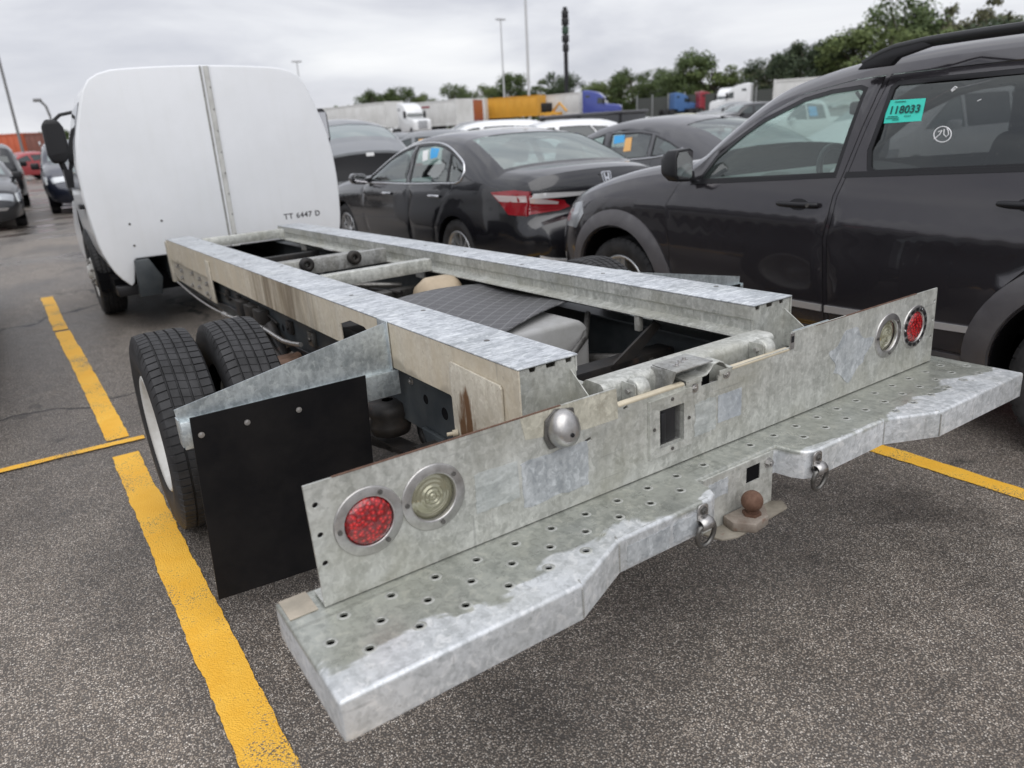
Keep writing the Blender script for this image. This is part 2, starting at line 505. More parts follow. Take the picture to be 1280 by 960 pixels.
class MB:
    """collects shapes, then links them as ONE mesh object"""
    def __init__(s):
        s.v, s.f, s.smooth = [], [], []

    def add(s, vs, fs, smooth=False):
        n = len(s.v)
        s.v += [tuple(v) for v in vs]
        s.f += [tuple(i + n for i in f) for f in fs]
        s.smooth += [smooth] * len(fs)
        return s

    def box(s, x0, x1, y0, y1, z0, z1, mat=None):
        vs = [Vector((x, y, z)) for x in (x0, x1) for y in (y0, y1) for z in (z0, z1)]
        if mat is not None:
            vs = [mat @ v for v in vs]
        return s.add(vs, [(0, 1, 3, 2), (4, 6, 7, 5), (0, 4, 5, 1), (2, 3, 7, 6), (0, 2, 6, 4), (1, 5, 7, 3)])

    def lathe(s, prof, n=24, mat=None, close=False, smooth=True, arc=None):
        """prof: (radius, height) about local z"""
        vs, fs = [], []
        m = len(prof)
        for k in range(n):
            a = 2 * PI * k / n
            for r, z in prof:
                v = Vector((r * math.cos(a), r * math.sin(a), z))
                vs.append(mat @ v if mat is not None else v)
        for k in range(n):
            k2 = (k + 1) % n
            for j in range(m if close else m - 1):
                j2 = (j + 1) % m
                fs.append((k * m + j, k2 * m + j, k2 * m + j2, k * m + j2))
        return s.add(vs, fs, smooth)

    def cyl(s, a, b, r, n=16, r2=None, cap=True, smooth=True):
        a, b = Vector(a), Vector(b)
        d = b - a
        q = d.to_track_quat('Z', 'Y').to_matrix()
        r2 = r if r2 is None else r2
        vs = []
        for p_, rr in ((a, r), (b, r2)):
            for k in range(n):
                t = 2 * PI * k / n
                vs.append(p_ + q @ Vector((rr * math.cos(t), rr * math.sin(t), 0)))
        s.add(vs, [(k, (k + 1) % n, n + (k + 1) % n, n + k) for k in range(n)], smooth)
        if cap:
            s.add(vs, [tuple(range(n))[::-1], tuple(range(n, 2 * n))], False)
        return s

    def tube(s, pts, r, n=8, closed=False, flat=1.0):
        pts = [Vector(p_) for p_ in pts]
        m = len(pts)
        vs = []
        up = None
        for i, p_ in enumerate(pts):
            if closed:
                t = pts[(i + 1) % m] - pts[i - 1]
            else:
                t = pts[min(i + 1, m - 1)] - pts[max(i - 1, 0)]
            t.normalize()
            if up is None:
                up = t.orthogonal().normalized()
            up = (up - t * up.dot(t)).normalized()
            sd = t.cross(up)
            rr = r[i] if isinstance(r, (list, tuple)) else r
            for k in range(n):
                a = 2 * PI * k / n
                vs.append(p_ + up * (rr * math.cos(a)) + sd * (rr * flat * math.sin(a)))
        fs = []
        for i in range(m if closed else m - 1):
            i2 = (i + 1) % m
            for k in range(n):
                fs.append((i * n + k, i * n + (k + 1) % n, i2 * n + (k + 1) % n, i2 * n + k))
        s.add(vs, fs, True)
        if not closed:
            s.add(vs, [tuple(range(n))[::-1], tuple(range((m - 1) * n, m * n))], False)
        return s

    def prism(s, poly, d0, d1, plane='xz', holes=(), mat=None):
        """2-D outline (with holes) extruded from d0 to d1 along the missing axis"""
        def P(u, v, d):
            w = {'xz': (u, d, v), 'yz': (d, u, v), 'xy': (u, v, d)}[plane]
            w = Vector(w)
            return mat @ w if mat is not None else w
        loops = [ccw(poly)] + [ccw(h) for h in holes]
        vs2, fcs = [], []
        for lp in loops:
            n = len(vs2)
            vs2 += [Vector(q) for q in lp]
            fcs.append(list(range(n, n + len(lp))))
        if holes:
            r = delaunay_2d_cdt(vs2, [], fcs, 1, 1e-6)
            pv, pf, of = r[0], r[2], r[5]
            tri = [f for f, o in zip(pf, of) if o == [0]]
        else:
            pv, tri = vs2, [fcs[0]]
        s.add([P(q[0], q[1], d0) for q in pv], tri)
        s.add([P(q[0], q[1], d1) for q in pv], [tuple(reversed(t)) for t in tri])
        for lp in loops:
            m = len(lp)
            s.add([P(q[0], q[1], d) for d in (d0, d1) for q in lp], [(k, (k + 1) % m, m + (k + 1) % m, m + k) for k in range(m)])
        return s

    def build(s, name, mat, parent=None, bevel=0.0, seg=2, fix=True, angle=35, **kw):
        me = bpy.data.meshes.new(name)
        me.from_pydata(s.v, [], s.f)
        me.polygons.foreach_set('use_smooth', s.smooth)
        if bevel or fix:
            bm = bmesh.new()
            bm.from_mesh(me)
            if bevel:
                bmesh.ops.remove_doubles(bm, verts=bm.verts, dist=1e-6)
            bmesh.ops.recalc_face_normals(bm, faces=bm.faces)
            if bevel:
                ed = [e for e in bm.edges if len(e.link_faces) == 2 and e.calc_face_angle(0) > R(30) and not (e.link_faces[0].smooth and e.link_faces[1].smooth)]
                bmesh.ops.bevel(bm, geom=ed, offset=bevel, segments=seg, affect='EDGES', profile=0.5, clamp_overlap=True)
                for f in bm.faces:
                    f.smooth = True
            bm.to_mesh(me)
            bm.free()
        if bevel:
            me.set_sharp_from_angle(angle=R(angle))
        me.materials.append(mat)
        o = bpy.data.objects.new(name, me)
        COL.objects.link(o)
        o.parent = parent
        for k, v in kw.items():
            o[k] = v
        return o


def thing(name, label, cat, loc=(0, 0, 0), rz=0.0, group=None):
    o = bpy.data.objects.new(name, None)
    COL.objects.link(o)
    o.empty_display_size = 0.2
    o.location = loc
    o.rotation_euler = (0, 0, rz)
    o['label'] = label
    o['category'] = cat
    if group:
        o['group'] = group
    return o


def tag(o, label, cat, group=None, kind=None):
    o['label'] = label
    if cat:
        o['category'] = cat
    if group:
        o['group'] = group
    if kind:
        o['kind'] = kind
    return o


def dup(root, loc=None, rz=None, scale=None, parent=None, label=None, group=None):
    c = root.copy()
    COL.objects.link(c)
    if parent is not None:
        c.parent = parent
    if loc is not None:
        c.location = loc
    if rz is not None:
        c.rotation_euler = (0, 0, rz)
    if scale is not None:
        c.scale = scale if not isinstance(scale, (int, float)) else (scale,) * 3
    if label:
        c['label'] = label
    if group:
        c['group'] = group
    for ch in list(root.children):
        dup(ch, parent=c)
    return c


def catmull(pts, step=0.06, cnt=None):
    """smooth an open polyline; points given as (u, v) or (u, v, 'c') for a corner"""
    P = [Vector(q[:2]) for q in pts]
    cor = [len(q) > 2 for q in pts]
    out = []
    n = len(P)
    for i in range(n - 1):
        p1, p2 = P[i], P[i + 1]
        p0 = P[i - 1] if i > 0 and not cor[i] else p1 * 2 - p2
        p3 = P[i + 2] if i + 2 < n and not cor[i + 1] else p2 * 2 - p1
        k = cnt or max(1, int(round((p2 - p1).length / step)))
        for j in range(k):
            t = j / k
            out.append(0.5 * ((2 * p1) + (p2 - p0) * t + (2 * p0 - 5 * p1 + 4 * p2 - p3) * t * t + (3 * p1 - p0 - 3 * p2 + p3) * t ** 3))
    out.append(P[-1])
    return [(q.x, q.y) for q in out]


def offset_poly(poly, d):
    """move every edge of a closed outline inward (d > 0) along its normal"""
    n = len(poly)
    ar = sum(poly[i][0] * poly[(i + 1) % n][1] - poly[(i + 1) % n][0] * poly[i][1] for i in range(n))
    sg = 1 if ar > 0 else -1
    out = []
    for i in range(n):
        p0, p1, p2 = Vector(poly[i - 1][:2]), Vector(poly[i][:2]), Vector(poly[(i + 1) % n][:2])
        a, b = (p1 - p0), (p2 - p1)
        if a.length < 1e-9 or b.length < 1e-9:
            out.append((p1.x, p1.y))
            continue
        a.normalize()
        b.normalize()
        na, nb = Vector((-a.y, a.x)) * sg, Vector((-b.y, b.x)) * sg
        m = na + nb
        if m.length < 1e-6:
            m = na
        m.normalize()
        k = d / max(0.35, m.dot(na))
        out.append((p1.x + m.x * k, p1.y + m.y * k))
    return out


def circle2(cx, cy, r, n=12, a0=0.0):
    return [(cx + r * math.cos(a0 + 2 * PI * k / n), cy + r * math.sin(a0 + 2 * PI * k / n)) for k in range(n)]


def rrect(x0, x1, y0, y1, r, n=4):
    out = []
    for cx, cy, a in ((x1 - r, y1 - r, 0), (x0 + r, y1 - r, 90), (x0 + r, y0 + r, 180), (x1 - r, y0 + r, 270)):
        for k in range(n + 1):
            t = R(a + 90 * k / n)
            out.append((cx + r * math.cos(t), cy + r * math.sin(t)))
    return out


def bolt_mb(r=0.009, h=0.008):
    m = MB()
    m.cyl((0, 0, 0), (0, 0, 0.002), r * 1.45, 14)
    m.cyl((0, 0, 0.002), (0, 0, h), r, 6, smooth=False)
    m.cyl((0, 0, h), (0, 0, h + 0.002), r * 0.55, 8)
    return m


_shared = {}


def place_mesh(key, make, name, parent, loc, rot=(0, 0, 0), scale=1.0, mat=None):
    """put a copy that shares its mesh with all its likes"""
    if key not in _shared:
        o = make().build(name, mat, None)
        _shared[key] = o.data
    else:
        o = bpy.data.objects.new(name, _shared[key])
        COL.objects.link(o)
    o.parent = parent
    o.location = loc
    o.rotation_euler = rot
    o.scale = (scale,) * 3 if isinstance(scale, (int, float)) else scale
    return o


def text_mesh(name, body, size, mat, parent, mw, extrude=0.0006, bold=0.0, align='CENTER', space=1.0):
    cu_ = bpy.data.curves.new(name, 'FONT')
    cu_.body = body
    cu_.size = size
    cu_.extrude = extrude
    cu_.offset = bold
    cu_.align_x = align
    cu_.align_y = 'CENTER'
    cu_.space_character = space
    cu_.resolution_u = 3
    o = bpy.data.objects.new(name, cu_)
    COL.objects.link(o)
    dg = bpy.context.evaluated_depsgraph_get()
    me = bpy.data.meshes.new_from_object(o.evaluated_get(dg))
    bpy.data.objects.remove(o)
    me.materials.clear()
    me.materials.append(mat)
    o = bpy.data.objects.new(name, me)
    COL.objects.link(o)
    o.parent = parent
    o.matrix_local = mw
    return o


def basis(origin, xa, ya):
    xa, ya = Vector(xa).normalized(), Vector(ya).normalized()
    za = xa.cross(ya).normalized()
    m = Matrix((xa, ya, za)).transposed().to_4x4()
    m.translation = Vector(origin)
    return m


# ------------------------------------------------------------------ ground
def sstep(a, b, x):
    t = min(1, max(0, (x - a) / (b - a)))
    return t * t * (3 - 2 * t)


def gz(x, y):
    return 1.7 * sstep(20, 56, x) * sstep(22, 50, math.hypot(x, y))


def make_ground():
    xs = [-1500, -600, -250, -120, -60, -30, -15, -6, 0, 6, 12, 18] + list(range(22, 62, 4)) + [75, 100, 150, 260, 600, 1500]
    ys = [-800, -300, -100, -40, -15, -5, 0, 5, 10, 15] + list(range(20, 56, 4)) + [70, 100, 150, 260, 600, 1500]
    vs = [(x, y, gz(x, y)) for x in xs for y in ys]
    n = len(ys)
    fs = [(i * n + j, (i + 1) * n + j, (i + 1) * n + j + 1, i * n + j + 1) for i in range(len(xs) - 1) for j in range(n - 1)]
    m = MB().add(vs, fs, True)
    o = m.build('parking_lot_asphalt', ASPH, kind='structure')
    return o


make_ground()


def stripe(name, pts, w, z=0.004):
    """painted line with slightly ragged edges"""
    rnd = random.Random(len(pts) + int(pts[0][1] * 10))
    c = catmull(pts, 0.018)
    vs = []
    jit = [0.0, 0.0]
    for i, q in enumerate(c):
        a, b = Vector(c[max(0, i - 1)]), Vector(c[min(len(c) - 1, i + 1)])
        t = (b - a).normalized()
        nn = Vector((-t.y, t.x))
        for sg in (-1, 1):
            j_ = 0 if sg < 0 else 1
            jit[j_] = jit[j_] * 0.82 + rnd.uniform(-0.0022, 0.0022)
            d = w / 2 + jit[j_] + rnd.uniform(-0.0012, 0.0012)
            v = Vector(q) + nn * sg * d
            vs.append((v.x, v.y, z))
    m = MB().add(vs, [(2 * i, 2 * i + 1, 2 * i + 3, 2 * i + 2) for i in range(len(c) - 1)])
    return m.build(name, LINE, kind='structure')


stripe('yellow_bay_line', [(-1.19, -1.4), (-1.206, 0.26), (-1.228, 2.50)], 0.115)
stripe('yellow_bay_line', [(-1.232, 2.74), (-1.258, 4.08), (-1.30, 5.6)], 0.105)
stripe('yellow_bay_line', [(-1.305, 5.66), (-1.325, 7.4)], 0.105)
stripe('yellow_cross_line', [(-3.2, 2.66), (-1.73, 2.675), (-1.12, 2.672)], 0.050, 0.008)
stripe('yellow_bay_line', [(1.425, 0.45), (1.452, -0.2), (1.50, -2.5)], 0.10)
stripe('yellow_bay_line', [(1.42, 1.2), (1.40, 5.4)], 0.10)
stripe('yellow_bay_line', [(4.1, 5.4), (4.12, -1.5)], 0.10)


# ------------------------------------------------------------------ the truck (its own frame: x right, y forward, nose slightly low)
RT = Matrix(((9.99952494e-01, 2.61602264e-04, -9.74378541e-03),
             (0, 9.99639784e-01, 2.68384431e-02),
             (9.74729654e-03, -2.68371682e-02, 9.99592295e-01)))
truck = thing('cab_chassis_truck', 'white cab chassis truck with bare galvanised rails and no cargo body', 'truck')
truck.rotation_euler = RT.to_euler()
RTi = RT.inverted()


def TK(x, y, z):
    """world point into the truck's frame"""
    return RTi @ Vector((x, y, z))


# --- tail panel
def slot(cx, cz, w=0.018, h=0.009, a=R(14)):
    return [(cx + x * math.cos(a) - z * math.sin(a), cz + x * math.sin(a) + z * math.cos(a)) for x, z in ((-w / 2, -h / 2), (w / 2, -h / 2), (w / 2, h / 2), (-w / 2, h / 2))]


panel = [(-1.083, 0.542), (1.084, 0.544), (1.0775, 0.797), (0.311, 0.800), (0.306, 0.757), (0.062, 0.7560), (0.060, 0.7455), (0.011, 0.7455), (0.011, 0.731), (-0.052, 0.731), (-0.052, 0.7455), (-0.110, 0.7455), (-0.112, 0.754), (-0.337, 0.753), (-0.341, 0.7985), (-1.085, 0.7975)]
holes = [circle2(sx * 1.068, z, 0.0062, 10) for sx in (-1, 1) for z in (0.754, 0.692, 0.632)]
holes += [slot(-0.586, 0.689), slot(-0.427, 0.694), slot(-0.594, 0.586), slot(-0.31, 0.742, 0.014, 0.008)]
holes += [circle2(x, 0.687, 0.052, 24) for x in (-0.972, -0.831, 0.80, 0.955)]
holes += [[(-0.205, 0.610), (-0.125, 0.610), (-0.125, 0.706), (-0.205, 0.706)]]
tail = MB().prism(panel, 0.0, 0.0045, 'xz', holes).build('tail_panel', GALV, truck)
# stiffening flange and rolled edge in the middle notch
MB().box(-1.083, 1.083, 0.0047, 0.06, 0.5435, 0.548).build('panel_flange', GALV, truck)
for x0, x1 in ((-0.333, -0.113), (0.063, 0.303)):
    m = MB()
    prof = [(-0.0006, -0.006), (-0.0012, -0.001), (0.000, 0.0022), (0.004, 0.0034), (0.014, 0.0034), (0.018, 0.001), (0.018, -0.004), (0.006, -0.003)]
    vs = [(x, y, 0.7535 + z) for x in (x0, x1) for y, z in prof]
    k = len(prof)
    m.add(vs, [(i, (i + 1) % k, k + (i + 1) % k, k + i) for i in range(k)] + [tuple(range(k)), tuple(range(k, 2 * k))])
    m.build('rolled_edge', CREAM, tail, bevel=0.002)
MB().box(0.300, 0.318, -0.004, -0.001, 0.752, 0.798).build('edge_tab', STEEL, tail)
MB().box(0.304, 0.314, -0.0055, -0.0042, 0.772, 0.790).build('tab_slot', BLKPL, tail)
MB().box(-1.03, -0.50, -0.0006, 0.0048, 0.7972, 0.7990).build('rust_edge', RUSTY, tail)
MB().box(0.42, 0.95, -0.0006, 0.0048, 0.7972, 0.7990).build('rust_edge', RUSTY, tail)
# faded sticker residue
RES1 = galv('sticker_residue_grey', flecks=0.3, light=(0.46, 0.48, 0.47), dark=(0.30, 0.32, 0.31), streak='x', metal=0.1, patina=0.2)
RES2 = galv('sticker_residue_blue', light=(0.40, 0.425, 0.45), dark=(0.28, 0.305, 0.335), streak='z', metal=0.0, patina=0.1)
RES3 = galv('scuffed_panel_patch', flecks=0.45, light=(0.44, 0.46, 0.475), dark=(0.27, 0.29, 0.305), streak='z', metal=0.1, patina=0.1)
rn = random.Random(3)


def ragged(x0, x1, z0, z1, j=0.004, n=9):
    out = []
    for (a, b), (c, d) in (((x0, z0), (x1, z0)), ((x1, z0), (x1, z1)), ((x1, z1), (x0, z1)), ((x0, z1), (x0, z0))):
        for k in range(n):
            t = k / n
            out.append((a + (c - a) * t + rn.uniform(-j, j), b + (d - b) * t + rn.uniform(-j, j)))
    return out


MB().prism(ragged(-0.735, -0.625, 0.615, 0.705, 0.002), -0.0008, -0.0001, 'xz').build('sticker_residue', RES1, tail)
MB().prism(ragged(-0.615, -0.43, 0.585, 0.695, 0.003), -0.0009, -0.0001, 'xz').build('sticker_residue', RES3, tail)
MB().prism(ragged(-0.075, 0.005, 0.60, 0.69, 0.003), -0.0008, -0.0001, 'xz').build('sticker_residue', RES1, tail)
MB().prism(ragged(0.012, 0.105, 0.612, 0.690, 0.001), -0.0009, -0.0001, 'xz').build('sticker_residue', RES2, tail)
blob = [(0.60 + 0.10 * math.cos(t) * (1 + 0.16 * math.sin(5 * t) + 0.1 * math.sin(3 * t + 1)), 0.675 + 0.072 * math.sin(t) * (1 + 0.2 * math.cos(4 * t) + 0.12 * math.sin(7 * t))) for t in [2 * PI * k / 48 for k in range(48)]]
MB().prism(blob, -0.0009, -0.0001, 'xz').build('scuff_patch', RES3, tail)

MB().prism([(-0.335, 0.752), (-0.338, 0.797), (-0.45, 0.7968), (-0.61, 0.7968), (-0.60, 0.745), (-0.43, 0.722), (-0.335, 0.722)], -0.0007, -0.0001, 'xz').build('tan_stain_band', galv('tan_stained_plate', light=(0.52, 0.50, 0.42), dark=(0.34, 0.32, 0.26), metal=0.1, patina=0.5), tail)
# --- lamps
RED = base_mat('red_lens', (0.55, 0.006, 0.010), 0.12, 0, 0.6, 0.8)
nt, b = nodes_of(RED)
vo = N(nt, 'ShaderNodeTexVoronoi')
vo.inputs['Scale'].default_value = 120
L(nt, mapping(nt), vo.inputs['Vector'])
L(nt, ramp(nt, vo.outputs['Distance'], [(0.05, (0.80, 0.05, 0.045)), (0.25, (0.50, 0.008, 0.012)), (0.6, (0.16, 0.002, 0.004))]), b.inputs['Base Color'])
bump(nt, b, vo.outputs['Distance'], 0.5, 0.004)
CLEAR = base_mat('clear_ribbed_lens', (0.30, 0.29, 0.20), 0.09, 0.45, 0.7, 0.9)


def lamp(x, z, red, dark_ring=False):
    # axis towards -y
    mt = Matrix.Translation((x, 0, z)) @ Matrix.Rotation(R(90), 4, 'X')
    lab = 'reverse_light' if not red else 'tail_light'
    lens = MB()
    if red:
        lens.lathe([(0.0, 0.010), (0.018, 0.0095), (0.034, 0.008), (0.046, 0.004), (0.050, -0.002), (0.050, -0.02)], 40, mt)
    else:
        pr = [(0.0001, -0.001)]
        for k in range(1, 13):
            r = 0.052 * k / 12
            pr.append((r - 0.0012, -0.002 - 0.010 * (r / 0.052) ** 2 + (0.0034 if r < 0.03 else 0.0006) * (k % 2)))
            pr.append((r + 0.0012, -0.002 - 0.010 * (r / 0.052) ** 2 + (0.0034 if r < 0.03 else 0.0006) * (k % 2)))
        pr.append((0.0535, -0.03))
        lens.lathe(pr, 40, mt)
    lo = lens.build(lab, RED if red else CLEAR, truck)
    bz = MB().lathe([(0.0498, -0.006), (0.0500, 0.002), (0.0520, 0.0046), (0.0545, 0.0040), (0.0695, 0.0036), (0.0712, 0.0028), (0.0718, 0.0002)], 48, mt)
    bo = bz.build('lamp_bezel', STEEL, lo)
    for a in (62, 182, 302) if red else (38, 178, 282):
        t = R(a)
        c = mt @ Vector((0.061 * math.cos(t), 0.061 * math.sin(t), 0.0045))
        sc = MB().cyl(c, c + Vector((0, -0.0022, 0)), 0.0050, 14).cyl(c + Vector((0, -0.0022, 0)), c + Vector((0, -0.0030, 0)), 0.0020, 6)
        sc.build('screw', DULL if not dark_ring else CHROME, lo)
    if dark_ring:
        m = MB()
        for k in range(14):
            a0 = 2 * PI * k / 14 + 0.1
            for q in range(1):
                ring = []
                for t in (a0, a0 + 0.28):
                    for r in (0.054, 0.065):
                        ring.append(mt @ Vector((r * math.cos(t), r * math.sin(t), 0.0062)))
                m.add(ring, [(0, 1, 3, 2)])
        m.build('worn_ring_marks', BLKPL, lo)
    return lo


lamp(-0.972, 0.687, True)
lamp(-0.831, 0.689, False)
lamp(0.955, 0.688, True, True)
lamp(0.80, 0.690, False)

# --- chrome licence dome
mt = Matrix.Translation((-0.505, -0.002, 0.752)) @ Matrix.Rotation(R(90), 4, 'X')
MB().prism([(-0.540, 0.705), (-0.478, 0.705), (-0.462, 0.735), (-0.468, 0.786), (-0.52, 0.796), (-0.548, 0.775), (-0.553, 0.735)], -0.006, -0.0004, 'xz').build('licence_lamp_base', DULL, truck, bevel=0.002)
m = MB()
prof = [(0.0001, 0.036), (0.012, 0.0355), (0.024, 0.033), (0.033, 0.026), (0.038, 0.014), (0.0395, 0.0), ]
m.lathe(prof, 36, Matrix.Translation((-0.505, -0.006, 0.748)) @ Matrix.Rotation(R(78), 4, 'X') @ Matrix.Diagonal((1.0, 1.15, 1, 1)))
dome = m.build('licence_lamp_dome', STEEL, truck)
MB().cyl((-0.505, -0.040, 0.742), (-0.505, -0.046, 0.742), 0.005, 12).build('screw', BLKPL, dome)

# --- connector box
m = MB().prism([(-0.240, 0.586), (-0.094, 0.589), (-0.094, 0.742), (-0.240, 0.738)], -0.009, -0.0003, 'xz', [[(-0.207, 0.608), (-0.123, 0.608), (-0.123, 0.708), (-0.207, 0.708)]])
cb = m.build('connector_frame', GALV, truck)
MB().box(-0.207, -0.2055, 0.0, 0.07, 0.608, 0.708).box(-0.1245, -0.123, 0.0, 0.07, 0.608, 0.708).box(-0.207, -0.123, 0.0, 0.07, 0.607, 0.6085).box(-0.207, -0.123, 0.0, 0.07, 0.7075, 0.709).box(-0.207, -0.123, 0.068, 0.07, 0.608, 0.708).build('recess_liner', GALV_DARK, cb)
MB().box(-0.203, -0.142, 0.002, 0.06, 0.614, 0.704).build('trailer_socket', BLKPL, cb, bevel=0.003)
MB().box(-0.204, -0.190, -0.012, 0.002, 0.622, 0.700, Matrix.Identity(4)).build('socket_flap', BLKPL, cb, bevel=0.002)
for x, z in ((-0.165, 0.729), (-0.227, 0.664), (-0.106, 0.664), (-0.165, 0.597)):
    MB().cyl((x, -0.009, z), (x, -0.0115, z), 0.0045, 12).build('screw', DULL, cb)

# --- latch on the panel's top edge
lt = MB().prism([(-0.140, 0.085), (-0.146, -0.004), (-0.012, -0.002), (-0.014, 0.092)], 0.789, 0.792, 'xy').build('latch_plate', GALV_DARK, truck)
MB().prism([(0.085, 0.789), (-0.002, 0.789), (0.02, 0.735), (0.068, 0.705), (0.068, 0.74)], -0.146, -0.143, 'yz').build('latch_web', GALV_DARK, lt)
for (x, y) in ((-0.104, 0.035), (-0.080, 0.048), (-0.054, 0.058)):
    MB().cyl((x, y, 0.792), (x, y, 0.7935), 0.010, 14).cyl((x, y, 0.7935), (x, y, 0.798), 0.005, 6).build('bolt', STEEL, lt)
m = MB()
prof = [(-0.108, 0.7575), (-0.095, 0.759), (-0.06, 0.7605), (-0.035, 0.762), (-0.022, 0.771), (-0.010, 0.783), (0.010, 0.7865), (0.026, 0.780), (0.038, 0.766), (0.046, 0.760), (0.062, 0.759)]
vs = [(x, y, z + dz) for y, dz0 in ((-0.004, 0), (0.036, 0.003)) for dz in (dz0, dz0 - 0.004) for x, z in prof]
k = len(prof)
fs = []
for i in range(k - 1):
    fs += [(i, i + 1, 2 * k + i + 1, 2 * k + i), (k + i, k + i + 1, 3 * k + i + 1, 3 * k + i), (i, i + 1, k + i + 1, k + i), (2 * k + i, 2 * k + i + 1, 3 * k + i + 1, 3 * k + i)]
m.add(vs, fs)
m.build('latch_strap', GALV, lt, bevel=0.001)
MB().box(-0.109, -0.053, -0.0040, 0.0, 0.7460, 0.7575).build('latch_face', GALV, lt, bevel=0.001)
MB().box(0.012, 0.061, -0.0040, 0.0, 0.7460, 0.7590).build('latch_face', GALV, lt, bevel=0.001)
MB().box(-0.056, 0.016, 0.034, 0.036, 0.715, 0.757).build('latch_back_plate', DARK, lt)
for x, z in ((-0.077, 0.7335), (0.042, 0.7425)):
    place_mesh('bolt_s', lambda: bolt_mb(0.008, 0.006), 'bolt', lt, (x, -0.001, z), (R(90), 0, 0), mat=STEEL)

# --- step bumper
half = [(0.150, -0.092), (0.158, -0.140), (0.172, -0.166), (0.200, -0.180), (0.500, -0.180), (0.660, -0.254), (1.150, -0.2580), (1.1545, -0.256), (1.156, -0.252), (1.156, 0.080)]
outline = [(-x, y) for x, y in reversed(half)][0:] + half
outline = [(x - 0.015 if abs(x) < 0.21 else x, y) for x, y in outline]      # the recess sits a little to the left
ZT, ZB, BR = 0.5398, 0.461, 0.0075
outline = ccw(outline)
inner = offset_poly(outline, BR)


def inside(pt, poly, mg):
    x, y = pt
    c = False
    n = len(poly)
    dm = 9
    for i in range(n):
        a, b = poly[i], poly[(i + 1) % n]
        if (a[1] > y) != (b[1] > y) and x < (b[0] - a[0]) * (y - a[1]) / (b[1] - a[1]) + a[0]:
            c = not c
        A, B, P_ = Vector(a), Vector(b), Vector(pt)
        t = max(0, min(1, (P_ - A).dot(B - A) / max(1e-9, (B - A).length_squared)))
        dm = min(dm, (A + (B - A) * t - P_).length)
    return c and dm > mg


hl = []
for row, (y, off) in enumerate(((-0.044, 0.0), (-0.104, 0.0485), (-0.165, 0.0))):
    for k in range(26):
        for sg in (-1, 1):
            x = sg * (1.063 + (0.0485 if row == 1 else 0) - 0.0972 * k)
            if sg * x > 0.02 and inside((x, y), inner, 0.022):
                hl.append((x, y))
m = MB()
# flat top with real holes
r = None
vs2 = [Vector(q) for q in inner]
fcs = [list(range(len(inner)))]
for (x, y) in hl:
    n0 = len(vs2)
    vs2 += [Vector(q) for q in circle2(x, y, 0.0078, 10)]
    fcs.append(list(range(n0, n0 + 10)))
res = delaunay_2d_cdt(vs2, [], fcs, 1, 1e-6)
tri = [f for f, o in zip(res[2], res[5]) if o == [0]]
m.add([(q[0], q[1], ZT) for q in res[0]], tri, True)
m.add([(q[0], q[1], ZT - 0.0045) for q in res[0]], [tuple(reversed(t)) for t in tri])
for (x, y) in hl:
    c = circle2(x, y, 0.0078, 10)
    m.add([(a, b, z) for z in (ZT, ZT - 0.0045) for a, b in c], [(k, (k + 1) % 10, 10 + (k + 1) % 10, 10 + k) for k in range(10)])
# rounded edge and skirt
rings = []
for k in range(5):
    t = k / 4 * PI / 2
    rings.append([(q[0], q[1], ZT - BR * (1 - math.cos(t))) for q in offset_poly(outline, BR * (1 - math.sin(t)))])
rings.append([(q[0], q[1], ZB) for q in outline])
rings.append([(q[0], q[1], ZB) for q in offset_poly(outline, 0.0045)])
rings.append([(q[0], q[1], ZT - 0.02) for q in offset_poly(outline, 0.0045)])
n = len(outline)
vs = [q for rg in rings for q in rg]
fs = [(a * n + i, a * n + (i + 1) % n, (a + 1) * n + (i + 1) % n, (a + 1) * n + i) for a in range(len(rings) - 1) for i in range(n)]
m.add(vs, fs, True)
step = m.build('step_bumper', GALV_STEP, truck)
step.data.set_sharp_from_angle(angle=R(28))


RINGM = galv('hole_rim_zinc', light=(0.50, 0.51, 0.49), dark=(0.32, 0.33, 0.31), rough=0.35)


def rim_mb():
    m_ = MB()
    m_.lathe([(0.0077, -0.001), (0.0080, 0.0005), (0.0092, 0.0009), (0.0135, 0.0003), (0.0145, -0.0003)], 16)
    return m_


for (x, y) in hl:
    place_mesh('tread', rim_mb, 'tread_hole_rim', step, (x, y, ZT), mat=RINGM)
# weld seams where the front face bends
for sx in (-1, 1):
    for x, y in ((0.500, -0.180), (0.660, -0.254)):
        nv = Vector((0.2, -1)).normalized()
        MB().tube([(sx * x, y - 0.0008, ZB + 0.004), (sx * x, y - 0.0008, ZT - 0.012), (sx * (x - 0.001), y + 0.006, ZT - 0.002), (sx * (x - 0.004), y + 0.016, ZT + 0.0004)], 0.0022, 6).build('weld_seam', GALV_DARK, step)
    # skip-welded top edge of the middle pieces
    rr = random.Random(5 + sx)
    x = 0.215
    while x < 0.49:
        ln = rr.uniform(0.02, 0.045)
        MB().tube([(sx * x, -0.1705, ZT - 0.0012), (sx * (x + ln), -0.1705, ZT - 0.0012)], 0.0016, 5).build('weld_bead', GALV_DARK, step)
        x += ln + rr.uniform(0.008, 0.02)
MB().prism(offset_poly(outline, 0.006), 0.500, 0.503, 'xy').build('hole_shade_sheet', DARK, step)  # near-black sheet added so the tread holes read as shaded
# brownish end piece behind the panel on the left, rubbed paint patches on the front faces
MB().box(-1.150, -1.095, 0.004, 0.078, ZT + 0.0003, ZT + 0.0022).build('end_pad', grime('brown_grey_deposit', (0.40, 0.35, 0.28), (0.28, 0.25, 0.20), 0.6, 0, 14), step, bevel=0.0008)
MB().prism(ragged(-0.478, -0.350, 0.466, 0.516, 0.003), -0.1812, -0.1803, 'xz').build('scuff_patch', RES3, step)
MB().prism(ragged(-0.335, -0.250, 0.470, 0.518, 0.003), -0.1812, -0.1803, 'xz').build('scuff_patch', RES3, step)
